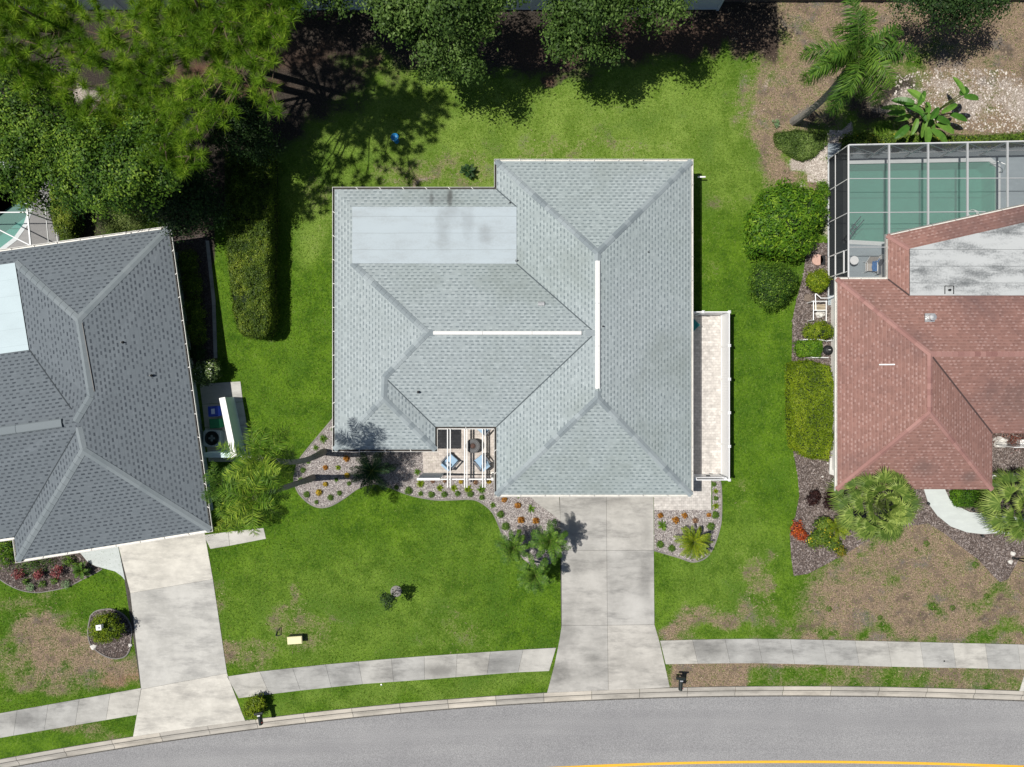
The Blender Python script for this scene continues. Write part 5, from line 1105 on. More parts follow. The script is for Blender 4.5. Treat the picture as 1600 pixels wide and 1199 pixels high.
# ---------------------------------------------------------------- pines
def pine(base, h, tipspec, label, seed=1, rt=.3, dens=110, trunk_top=None):
    """tipspec: list of (px, py, z, r, n) foliage masses as seen; limbs run from the trunk to each"""
    rng = np.random.default_rng(seed); b = Vector(base); t = thing('pine_tree', b, label, 'tree'); tr = MB(); tp_ = Vector(trunk_top) if trunk_top else b+Vector((.3, .2, h))
    tr.tube([(b.x, b.y, -.1), (b.x, b.y, .4), tuple(b.lerp(tp_, .5)+Vector((.15, .1, 0))), tuple(tp_)], [rt*1.3, rt, rt*.7, rt*.12], 9)
    tufts = []; tone = []
    for px, py, z, r, n in tipspec:
        n = int(n*1.02); c = np.array(P(px, py, z)); f = min(.95, max(.25, (z-1.5-r*.3)/h)); o = np.array(b.lerp(tp_, f)); mid = (o*.5+c*.5)+np.array([0, 0, .5])+rng.normal(0, .3, 3)
        tr.tube([tuple(o), tuple(mid), tuple(c)], [rt*.36, rt*.18, rt*.07], 6)
        ct = rng.uniform(-.12, .12)
        for i in range(n):
            d = unit(rng.normal(size=3)); d[2] = abs(d[2])*.6 if rng.random() > .3 else d[2]*.5; q = c+d*np.array([r, r, r*.45])*rng.uniform(.3, 1.2)
            tufts.append(q); tone.append(ct+rng.uniform(-.24, .24))
            if i % 5 == 0: s0 = c+(mid-c)*rng.uniform(0, .5); tr.tube([tuple(s0), tuple((s0+q)/2+np.array([0, 0, .1])), tuple(q)], [.05, .03, .012], 4, False)
    tufts = np.array(tufts); tone = np.array(tone); n = len(tufts); k = dens
    d = rng.normal(size=(n, k, 3)); d[..., 2] = d[..., 2]*.75+.40; d = unit(d); ln = rng.uniform(.34, .58, (n, k, 1)); o = tufts[:, None]+rng.normal(0, .03, (n, k, 3)); s = unit(np.cross(d, rng.normal(size=(n, k, 3))))*.011
    V = np.stack([o-s, o+s, o+d*ln], 2).reshape(-1, 3, 3); r_ = np.clip(np.repeat(.45+tone, k)+rng.normal(0, .15, n*k), 0, 1)
    quads_np('crown', V, r_, L_PINE, t, True, 3); obj('trunk', tr, BARKR, t); return t
PA = [(CX+x_*F/(H-10.8), CY-y_*F/(H-10.8), 10.8, 1.6, 26) for x_, y_ in ((-20.5, 21.2), (-18.6, 22.8), (-17.0, 20.9), (-15.3, 22.6), (-13.6, 21.0), (-21.5, 23.2), (-18.4, 20.6), (-15.2, 20.6))]+[(150, 60, 10, 1.4, 26), (200, 45, 10.5, 1.5, 30), (250, 70, 10, 1.4, 28), (215, 110, 9, 1.3, 24), (130, 85, 9, 1.1, 20), (290, 45, 10.5, 1.4, 28), (330, 30, 11, 1.4, 26), (385, 25, 11, 1.3, 26), (410, 60, 10, 1.2, 24), (345, 95, 9, .9, 14),  # first masses sit unseen past the top edge, added to shade the soil
      (425, 20, 10.5, 1.1, 20), (300, 90, 9, 1.0, 14), (275, 20, 11, 1.2, 22), (235, 10, 11, 1.3, 22), (340, 65, 10, 1.1, 18), (400, 90, 9.5, .8, 12), (190, 120, 8.5, .9, 14), (135, 90, 9, 1.0, 12), (375, -10, 12, 1.5, 26), (310, -15, 12, 1.5, 26), (440, -5, 11.5, 1.2, 22)]
pine(P(352, 118, 0), 14.5, PA, 'tall pine with long bare limbs, topmost of the pines against the white fence', 81, .30, trunk_top=P(300, -10, 13.5))
PB_ = [(190, 118, 8.5, .7, 10), (150, 165, 7.8, 1.1, 22), (205, 150, 8, 1.0, 18), (215, 170, 7.8, .9, 16), (180, 200, 7.4, 1.1, 24), (225, 205, 7.4, 1.0, 18), (170, 235, 7, .9, 18), (275, 185, 7.0, .7, 10), (240, 130, 8, .7, 10), (105, 140, 8, 1.0, 18), (140, 185, 7.6, .9, 14), (225, 235, 7.0, .9, 14)]
pine(P(305, 170, 0), 11, PB_, 'lime green pine whose tufts hang over the dark oaks left of the bare sand patch', 82, .2, trunk_top=P(215, 110, 10.5))
PC = [(20, 20, 10, 1.6, 36), (70, 15, 10.5, 1.5, 30), (30, 65, 9.5, 1.5, 30), (15, 100, 9, 1.3, 24), (95, 35, 10, 1.1, 18), (-30, 50, 10, 1.8, 34), (60, 95, 8.5, 1., 14), (-20, 0, 11, 1.8, 34), (50, -20, 11, 1.6, 28), (110, 5, 10.5, 1.1, 14), (40, 130, 8, .8, 10)]
pine(P(150, 95, 0), 13, PC, 'pine filling the top left corner of the frame', 83, .28, trunk_top=P(30, 10, 12.5))
# far limbs of the first pine that throw the long shadow over the lawn (crown high above the bare ground)
PD = []
for sx, sy, z, r, n in ((520, 120, 12, 1.3, 20), (575, 135, 12, 1.4, 22), (640, 150, 12.5, 1.3, 24), (660, 175, 12, 1.2, 24), (600, 195, 12, 1.3, 24), (625, 230, 11.5, 1.2, 24), (560, 215, 11.5, 1.1, 16), (530, 195, 11, 1.2, 10), (545, 250, 10.5, 1.1, 12), (600, 255, 11, 1.1, 12), (575, 285, 10.5, .9, 10), (680, 180, 12, 1.0, 10), (640, 275, 11, .8, 9), (610, 165, 12.5, 1.1, 10), (550, 160, 12, 1.1, 8), (450, 260, 8.5, 1., 12), (525, 265, 10, 1., 10), (690, 150, 12.5, .9, 9), (660, 205, 12, 1.0, 18), (580, 160, 12, 1.1, 14), (500, 170, 11, 1.0, 10), (470, 215, 9.5, 1.1, 18), (480, 265, 9, 1.0, 18), (505, 290, 9, 1.1, 22), (465, 310, 9, 1.0, 20), (490, 325, 8.6, .9, 16), (500, 240, 9, .8, 10), (540, 105, 12, 1., 12)):
    gx_, gy_ = (sx-CX)/SC0, (CY-sy)/SC0; k_ = math.cos(rad(SUN_EL))/math.sin(rad(SUN_EL)); x_ = gx_-k_*z*math.cos(rad(3)); y_ = gy_+k_*z*math.sin(rad(3))
    PD.append((CX+x_*F/(H-z), CY-y_*F/(H-z), z, r, n))
PDv = PD

def sprays(box, n, seed, z0=5., z1=7.5, r=.42):
    rr = random.Random(seed); out = []
    for i in range(n):
        px = rr.uniform(box[0], box[1]); py = rr.uniform(box[2], box[3]); z = rr.uniform(z0, z1); q = P(px, py, z); k = rr.uniform(.6, 1.25)*r; out.append((q.x, q.y, z, k*rr.uniform(.6, 1.1), k*rr.uniform(.7, 1.6), k*.7))
    return out
# ---------------------------------------------------------------- broadleaf trees
def oak(base_px, lob, n, size, label, m=None, seed=1, r0=.2, **kw): return tree('oak_tree', P(base_px[0], base_px[1], 0), lob, r0, m or L_OAK, n, size, label, seed=seed, **kw)
oak((170, 250), [lp(60, 190, 6, 2.6, 1.6), lp(30, 250, 5.5, 2.2, 1.6), lp(95, 255, 5.5, 2.3, 1.5), lp(20, 150, 6, 2.2, 1.4), lp(70, 140, 5, 1.8, 1.2), lp(15, 210, 5, 2.4, 1.4), lp(110, 205, 5.6, 1.8, 1.3), lp(60, 285, 4.6, 1.8, 1.2)], 30000, .17, 'dark green oak at the left edge above the teal pool', seed=101, per=90, clump=.26, shell=.6)
oak((262, 300), [lp(150, 245, 7.6, 1.8, 1.4), lp(205, 265, 8.0, 1.9, 1.4), lp(165, 290, 7.4, 1.6, 1.2), lp(240, 235, 8.0, 1.7, 1.2), lp(130, 290, 5.6, 1.5, 1.2), lp(215, 292, 7.4, 1.6, 1.2), lp(120, 220, 6.2, 1.5, 1.2), lp(255, 265, 7.6, 1.5, 1.1), lp(235, 200, 7.6, 1.2, 1.)], 25000, .17, 'dark green oak behind the slate roof, between the feathery bush and the pines', seed=102, per=90, clump=.26, shell=.6)
oak((330, 305), [lp(275, 265, 4, 1.5, 1.1), lp(290, 310, 3.6, 1.5, 1.1), lp(325, 325, 3.0, 1.2, 1.), lp(250, 305, 4, 1.3, 1.), lp(285, 340, 2.8, 1.2, .9), lp(300, 285, 3.6, 1.3, 1.)], 15000, .15, 'very dark tree in deep shade at the top corner of the slate roof', m=L_DARK, seed=103)
oak((390, 200), [lp(345, 175, 3.6, 1.2, 1.), lp(385, 185, 3.4, 1.3, 1.), lp(360, 215, 3.4, 1.2, 1.), lp(405, 225, 3., 1.0, .9)], 12000, .14, 'dark shaded evergreen standing at the head of the long hedge', m=L_DARK, seed=104)
oak((707, 85), sprays((595, 790, 0, 60), 26, 1)+sprays((650, 760, 55, 118), 22, 2, 4.2, 6.)+sprays((600, 660, 0, 45), 8, 3)+[lp(640, 15, 7.2, 1.1, 1.0), lp(690, 35, 6.8, 1.4, 1.1), lp(745, 25, 7, 1.3, 1.1), lp(672, 78, 5.8, .8, .8), lp(722, 70, 5.8, .95, .9), lp(690, 5, 8, 1.8, 1.2), lp(615, 5, 7, 1.2, 1.), (-9.5, 22.0, 7.8, 1.9, 1.3, 1.3), (-6.5, 22.2, 7.8, 1.9, 1.4, 1.3), (-3.5, 22.2, 7.8, 1.8, 1.4, 1.3), (-1., 22.2, 7.8, 1.8, 1.4, 1.3)]+[(x_, 20.7-.5*(i_ % 3), 7.6+.3*(i_ % 2), .45, .6, .4) for i_, x_ in enumerate(np.arange(-10.5, .5, .8)) if -53 > 600-(20.7-.5*(i_ % 3))*F/(H-7.6)-653], 30000, .19, 'olive green tree overhanging the white boundary fence, left of the top centre pair', m=L_OLIVE, seed=105, clump=.33, per=95, shell=.75)  # high lobes along the fence are out of view, added to cast shade
oak((930, 70), sprays((855, 1060, 0, 30), 26, 4)+sprays((865, 960, 30, 88), 20, 5, 4.4, 6.2)+[lp(880, 15, 7, .9, 1.), lp(920, 30, 6.6, 1.1, 1.1), lp(965, 10, 7, 1.0, 1.), lp(905, 62, 5.4, .6, .8), lp(1010, 5, 7, 1.3, 1.1), lp(1045, 0, 6.8, 1.0, 1.), lp(930, -10, 8, 1.6, 1.2), lp(900, 50, 6, 1.0, 1.1), (1.8, 22.2, 7.8, 1.8, 1.4, 1.3), (4.6, 22.2, 7.8, 1.8, 1.4, 1.3), (7.4, 22.2, 7.8, 1.8, 1.4, 1.3), (9.6, 22.2, 7.8, 1.6, 1.4, 1.3)], 24000, .19, 'olive green tree overhanging the white boundary fence, right of the top centre pair', m=L_OLIVE, seed=106, clump=.33, per=95, shell=.75)  # last lobes are out of view, added to shade the strip by the fence
oak((1110, -10), [(12.2, 22.6, 7.2, 2.0, 1.6, 1.2), (9.5, 24., 7, 2.0, 1.5, 1.2), (11, 24.5, 8, 2.2, 1.8, 1.2)], 6000, .19, 'tree just past the top edge shading the bare soil by the fence end', m=L_OLIVE, seed=107)
oak((1450, 5), [lp(1420, 5, 4, 1.1, .8), lp(1465, 15, 4, 1.3, .9), lp(1515, 8, 4, 1.4, .9), lp(1480, -10, 4.6, 1.6, 1.), lp(1550, 0, 4, 1.0, .8)], 8500, .15, 'dark round tree poking in at the top edge above the tan grass', m=L_DARK, seed=108, r0=.14)
oak((485, -20), [lp(480, -8, 6, 1.0, .8), lp(520, -6, 6, 1.0, .8), (-13.2, 23.2, 7.5, 2.6, 1.6, 1.4), (-17.0, 22.8, 7.8, 2.6, 1.6, 1.4), (-10.5, 23.2, 7.5, 2., 1.5, 1.3)], 11000, .19, 'dark leaves dipping over the white fence near the lime pine', m=L_DARK, seed=109, r0=.14)  # three large lobes are unseen, added to darken the soil with their shadow
# lime foliage of the high limbs is part of the spreading pine: built as one tree leaning over the lawn
pine(P(405, 112, 0), 13, PDv, 'slim pine whose high crown reaches out toward the lawn, right of the other pines', 84, .22, 90, trunk_top=P(430, 20, 12.5))

# big round trees between the houses
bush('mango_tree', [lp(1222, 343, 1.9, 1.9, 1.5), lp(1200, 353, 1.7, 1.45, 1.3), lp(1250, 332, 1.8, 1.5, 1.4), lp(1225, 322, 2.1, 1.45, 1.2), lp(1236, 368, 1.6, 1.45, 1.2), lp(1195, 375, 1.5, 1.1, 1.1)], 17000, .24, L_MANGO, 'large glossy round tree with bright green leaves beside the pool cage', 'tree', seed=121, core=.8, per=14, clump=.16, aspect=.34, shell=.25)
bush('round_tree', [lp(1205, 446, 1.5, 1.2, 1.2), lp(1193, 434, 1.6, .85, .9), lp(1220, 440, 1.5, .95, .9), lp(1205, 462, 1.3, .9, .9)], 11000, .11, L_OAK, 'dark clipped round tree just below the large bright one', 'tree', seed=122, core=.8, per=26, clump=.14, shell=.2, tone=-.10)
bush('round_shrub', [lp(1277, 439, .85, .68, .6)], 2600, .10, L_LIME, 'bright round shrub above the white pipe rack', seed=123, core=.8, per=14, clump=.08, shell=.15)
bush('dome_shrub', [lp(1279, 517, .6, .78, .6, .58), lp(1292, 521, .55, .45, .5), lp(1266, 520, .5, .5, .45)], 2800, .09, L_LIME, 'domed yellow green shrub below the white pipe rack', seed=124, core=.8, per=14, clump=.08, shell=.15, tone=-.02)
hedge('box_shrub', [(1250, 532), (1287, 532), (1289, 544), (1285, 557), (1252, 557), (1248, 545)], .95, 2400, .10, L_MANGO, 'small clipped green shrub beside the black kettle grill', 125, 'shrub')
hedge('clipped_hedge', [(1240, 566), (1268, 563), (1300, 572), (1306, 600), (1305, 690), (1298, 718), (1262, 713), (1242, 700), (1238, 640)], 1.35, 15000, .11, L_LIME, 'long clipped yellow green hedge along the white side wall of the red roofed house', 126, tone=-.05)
bush('low_shrub', [lp(1283, 293, .5, .42, .4), lp(1290, 300, .5, .3, .3)], 1200, .09, L_MANGO, 'small green shrub tucked between the glossy round tree and the pool cage', seed=127, per=14, clump=.08)
hs = []
for i in range(9): hs.append((P(1326+i*38, 216, .4).x, P(0, 214-i*.4, .4).y, .38, .85, .40, .42))
hedge('flowering_hedge', [(1322, 208), (1400, 209), (1560, 208), (1700, 200), (1700, 219), (1560, 224), (1400, 227), (1320, 229)], .8, 11000, .10, L_FLOW, 'low yellow flowering hedge along the back of the pool cage', 128)
hedge('ground_cover', [(1214, 206), (1250, 200), (1293, 208), (1291, 226), (1276, 243), (1256, 250), (1240, 244), (1216, 226)], .42, 7500, .12, L_GC, 'mound of mid green ground cover at the foot of the leaning palm', 129, 'plant', aspect=.3, rough=.05)
# long hedge on the left
hl_ = []
for i in range(27):
    yy = 510-i*11; s = (i/27); xl = 366-s*14
    for j in range(3): hl_.append(lp(xl+9+j*21+(5 if i < 1 else 0), yy, 1.25, .62, .62))
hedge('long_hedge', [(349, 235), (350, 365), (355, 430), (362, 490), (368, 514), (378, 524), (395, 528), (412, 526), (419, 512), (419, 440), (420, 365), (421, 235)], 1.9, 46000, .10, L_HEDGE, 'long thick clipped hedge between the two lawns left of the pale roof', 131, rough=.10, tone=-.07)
hedge('clipped_shrub', [(74, 290), (108, 288), (111, 340), (106, 366), (82, 364), (75, 340)], 1.6, 5500, .10, L_HEDGE, 'clipped narrow hedge beside the left pool cage', 132)
bush('feathery_bush', [lp(205, 343, .9, .9, .7), lp(175, 345, .8, .7, .6), lp(190, 330, 1.1, .8, .7), lp(168, 352, .6, .5, .5)], 5500, .15, L_BAMB, 'light green feathery bush just above the slate roof edge', seed=133, aspect=.16, per=20, clump=.2)
for i, (px, py, lab) in enumerate(((293, 405, 'dark low shrub in shade, topmost of the row beside the slate house'), (299, 440, 'dark low shrub in shade, second in the row beside the slate house'), (303, 478, 'dark low shrub in shade, third in the row beside the slate house'), (306, 512, 'dark low shrub in shade, lowest of the row beside the slate house'))):
    bush('low_shrub', [lp(px, py, .5, .6, .5), lp(px+3, py+14, .5, .55, .45)], 2200, .10, L_HEDGE, lab, group='shaded shrubs beside the slate roofed house', seed=140+i, per=12, clump=.1)
bush('round_shrub', [lp(308, 552, .6, .5, .5)], 1600, .10, L_DARK, 'dark shrub just above the white variegated one', seed=145, core=.8, per=12, clump=.08)
bush('variegated_shrub', [lp(318, 584, 1.0, .72, .7), lp(329, 580, 1.0, .62, .7)], 3000, .13, L_WHITE, 'white flecked round shrub beside the slate house and utility yard', seed=146, core=.8, per=10, clump=.1, shell=.2)
bush('low_hedge', [lp(325, 827, .2, .3, .22), lp(345, 823, .2, .35, .25), lp(358, 822, .2, .3, .25), lp(336, 826, .2, .28, .22)], 1700, .08, L_LIME, 'ragged low green plants at the corner of the left driveway and strip', 'plant', seed=147, per=10, clump=.07, tone=-.15)
# ring bed bush, mailbox bush
bush('round_shrub', [lp(160, 984, .85, .78, .6, .82), lp(174, 982, .85, .8, .6, .8), lp(166, 975, .9, .75, .6)], 4600, .10, L_LIME, 'round yellow green shrub in the ringed mulch bed of the left front lawn', seed=148, core=.8, per=12, clump=.08, shell=.15, tone=-.05)
bush('round_shrub', [lp(397, 1105, .55, .62, .5), lp(404, 1098, .5, .5, .45), lp(393, 1112, .45, .45, .4)], 2600, .11, L_LIME, 'yellow green shrub crowding the mailbox at the left driveway', seed=149, core=.8, per=10, clump=.09, shell=.2, tone=-.02)
# young tree in lawn
t = tree('young_tree', P(619, 922, 0), [lp(607, 938, 2.0, .36, .30), lp(601, 934, 1.9, .25, .2), lp(609, 946, 2.0, .22, .2), lp(613, 934, 2.1, .22, .2)], .028, L_DARK, 520, .13, 'young dark leaved sapling alone in the middle of the front lawn', seed=151, clump=.12, per=12)
mb = MB(); p = P(619, 924, 0); mb.lathe([(.36, .0), (.36, .03), (.30, .045), (.02, .05)], (p.x, p.y, 0), 20); tag(obj('tree_ring', mb, BED_RINGM if 'BED_RINGM' in globals() else EDG), 'grey round tree ring mat at the foot of the sapling', 'tree ring')
# right bed shrubs
bush('croton', [lp(1246, 822, .35, .36, .35), lp(1252, 836, .35, .36, .35), lp(1243, 832, .3, .25, .3)], 700, .13, L_RED, 'red orange croton at the lawn edge of the bark bed', seed=161, per=6, clump=.07, aspect=.4)
bush('croton', [lp(1284, 838, .5, .75, .5, .6), lp(1300, 850, .45, .55, .4, .45), lp(1272, 845, .4, .45, .4), lp(1288, 822, .5, .6, .5)], 3000, .13, L_FLOW, 'spreading green and yellow croton beside the red one', seed=162, per=8, clump=.09, aspect=.45)
bush('croton', [lp(1314, 861, .3, .32, .28)], 450, .11, leafmat('olive_orange_leaf', (.08, .09, .01), (.18, .20, .02), (.50, .25, .03), .2), 'small olive and orange croton at the tip of the bark bed', seed=163, per=6, clump=.06)
bush('burgundy_shrub', [lp(1272, 777, .4, .42, .38), lp(1268, 783, .35, .3, .3)], 750, .12, L_BURG, 'dark burgundy shrub in the bark bed, the more open one on the left', seed=164, per=7, clump=.08)
bush('burgundy_shrub', [lp(1296, 775, .4, .32, .38), lp(1295, 788, .4, .28, .3)], 600, .12, L_BURG, 'dark burgundy shrub half under the big fan palm', seed=165, per=7, clump=.08)
hedge('low_hedge', [(1492, 768), (1558, 767), (1561, 780), (1556, 793), (1500, 794), (1491, 782)], .62, 3600, .09, L_MANGO, 'low clipped green hedge inside the curve of the pale walk', 166, tone=-.08)
bush('bark_plant', [lp(1545, 682, .2, .25, .2), lp(1588, 684, .2, .35, .2), lp(1570, 683, .2, .2, .18)], 380, .22, leafmat('dry_red_leaf', (.09, .03, .02), (.20, .07, .05), (.32, .14, .10), .1), 'reddish strappy plants under the inner eave of the red roof', 'plant', seed=167, aspect=.14, per=8)
bush('grey_plant', [lp(1597, 770, .25, .3, .22), lp(1570, 775, .2, .22, .2)], 400, .12, L_PALE, 'small grey green plant in shade right of the low hedge', 'plant', seed=168, per=8, aspect=.25, tone=-.25)
# left mulch bed
for i, (px, py, r, lab) in enumerate(((30, 896, .34, 'pink leaved plant, leftmost of the three in the dark mulch bed'), (60, 898, .28, 'pink leaved plant, middle and faintest of the three in the dark mulch bed'), (90, 894, .40, 'pink leaved plant, brightest of the three in the dark mulch bed'))):
    bush('pink_plant', [lp(px, py, .35, r, r*.8)], 240, .12, L_PINK, lab, 'plant', 'pink leaved plants in the dark mulch bed', seed=170+i, per=6, clump=.07)
for i, (px, py, r, lab) in enumerate(((48, 917, .26, 'pale mint plant, left of the two at the bed edge near the left lawn'), (103, 913, .28, 'pale mint plant, right of the two at the bed edge near the left lawn'))):
    bush('pale_plant', [lp(px, py, .18, r, .18)], 320, .07, L_PALE, lab, 'plant', 'pale mint plants at the mulch bed edge', seed=175+i, per=6, clump=.05)
bush('strap_plant', [lp(14, 850, .5, .55, .5), lp(10, 870, .5, .6, .5), lp(0, 858, .5, .5, .5)], 1100, .26, L_MANGO, 'strappy green plant in the notch of the slate roof at the left edge', 'plant', seed=177, aspect=.16, per=14)
bush('strap_plant', [lp(52, 882, .25, .45, .28), lp(35, 884, .25, .3, .25), (P(75, 878, .2).x, P(75, 878, .2).y, .25, .4, .25, .25)], 700, .14, L_PALM, 'loose green plants under the lower eave of the slate roof', 'plant', seed=178, aspect=.25, per=8)
bush('low_plant', [lp(66, 913, .15, .22, .18)], 160, .09, L_GRN, 'small green plant between the two pale mint plants', 'plant', seed=179, per=6, clump=.05)
bush('low_plant', [lp(85, 908, .15, .22, .18)], 160, .09, L_GRN, 'small green plant just below the brightest pink plant', 'plant', seed=180, per=6, clump=.05)
bush('low_plant', [lp(40, 909, .15, .2, .16)], 150, .09, L_GRN, 'small green plant just below the leftmost pink plant', 'plant', seed=181, per=6, clump=.05)
bush('low_plant', [lp(106, 876, .25, .32, .25), lp(118, 884, .2, .22, .2)], 360, .10, L_GRN, 'green plant under the eave between the cycad and the pink plants', 'plant', seed=182, per=6, clump=.07)
bush('agave', [lp(1213, 193, .2, .26, .15)], 90, .28, L_PALE, 'small pale spiky plant at the base of the leaning palm trunk', 'plant', seed=183, aspect=.12, per=90, clump=.05)

# ---------------------------------------------------------------- small bed plants: one prototype per kind, then copies
def proto_spiky(seed, n, r, w, m, name, up=.5, jit=.25):
    rng = np.random.default_rng(seed); Q = []; T = []
    for i in range(n):
        a = i*2.39996+rng.uniform(-jit, jit); el = rng.uniform(.1, 1.25)*up*2; d = np.array([math.cos(a)*math.cos(el), math.sin(a)*math.cos(el), math.sin(el)]); ln = r*rng.uniform(.75, 1.1); s = unit(np.cross(d, [0, 0, 1.]))*w/2
        p0 = np.zeros(3); p1 = d*ln*.55; p2 = d*ln*.95-np.array([0, 0, ln*.22]); Q.append([p0-s*.5, p0+s*.5, p1+s, p1-s]); Q.append([p1-s, p1+s, p2+s*.1, p2-s*.1]); t = rng.normal(.45, .18); T += [t, t+.1]
    Q = np.array(Q); Q[..., 2] = np.maximum(Q[..., 2], .01); return quads_np(name, Q, np.clip(T, 0, 1), m, None)
def proto_leafy(seed, n, r, h, leaf, m, name, asp=.45):
    rng = np.random.default_rng(seed); d = unit(rng.normal(size=(n, 3))); d[:, 2] = np.abs(d[:, 2]); p = d*np.array([r, r, h])*rng.uniform(.45, 1, (n, 1)); p[:, 2] += .03
    nr = unit(d+np.array([0, 0, .5])+rng.normal(0, .4, (n, 3))); return quads_np(name, leaf_quads(p, nr, leaf, leaf*asp, rng), np.clip(rng.normal(.45, .22, n), 0, 1), m, None)
PRO = {'spiky': proto_spiky(1, 46, .34, .05, L_GRN, 'green_tuft'), 'ball': proto_leafy(2, 520, .26, .24, .06, L_GRN, 'round_plant'), 'lime': proto_spiky(3, 40, .33, .055, L_LIME, 'lime_tuft'),
       'agave': proto_spiky(4, 26, .44, .075, L_GRN, 'spiky_plant', .45), 'orange': proto_leafy(5, 120, .24, .26, .13, L_ORANGE, 'croton'), 'yellow': proto_leafy(6, 120, .23, .25, .13, L_YELO, 'croton'),
       'rust': proto_leafy(7, 90, .2, .2, .11, leafmat('rust_leaf', (.10, .05, .03), (.26, .14, .09), (.42, .28, .12), .15), 'croton')}
CATS = {'spiky': 'plant', 'ball': 'plant', 'lime': 'plant', 'agave': 'plant', 'orange': 'croton', 'yellow': 'croton', 'rust': 'croton'}
GR = {'spiky': 'green tufts in the gravel beds', 'ball': 'round green plants in the gravel beds', 'lime': 'lime green tufts in the gravel beds', 'agave': 'spiky plants in the gravel beds', 'orange': 'orange crotons in the gravel beds', 'yellow': 'yellow crotons in the gravel beds', 'rust': 'rusty crotons in the gravel beds'}
tip = 'left gravel tip'
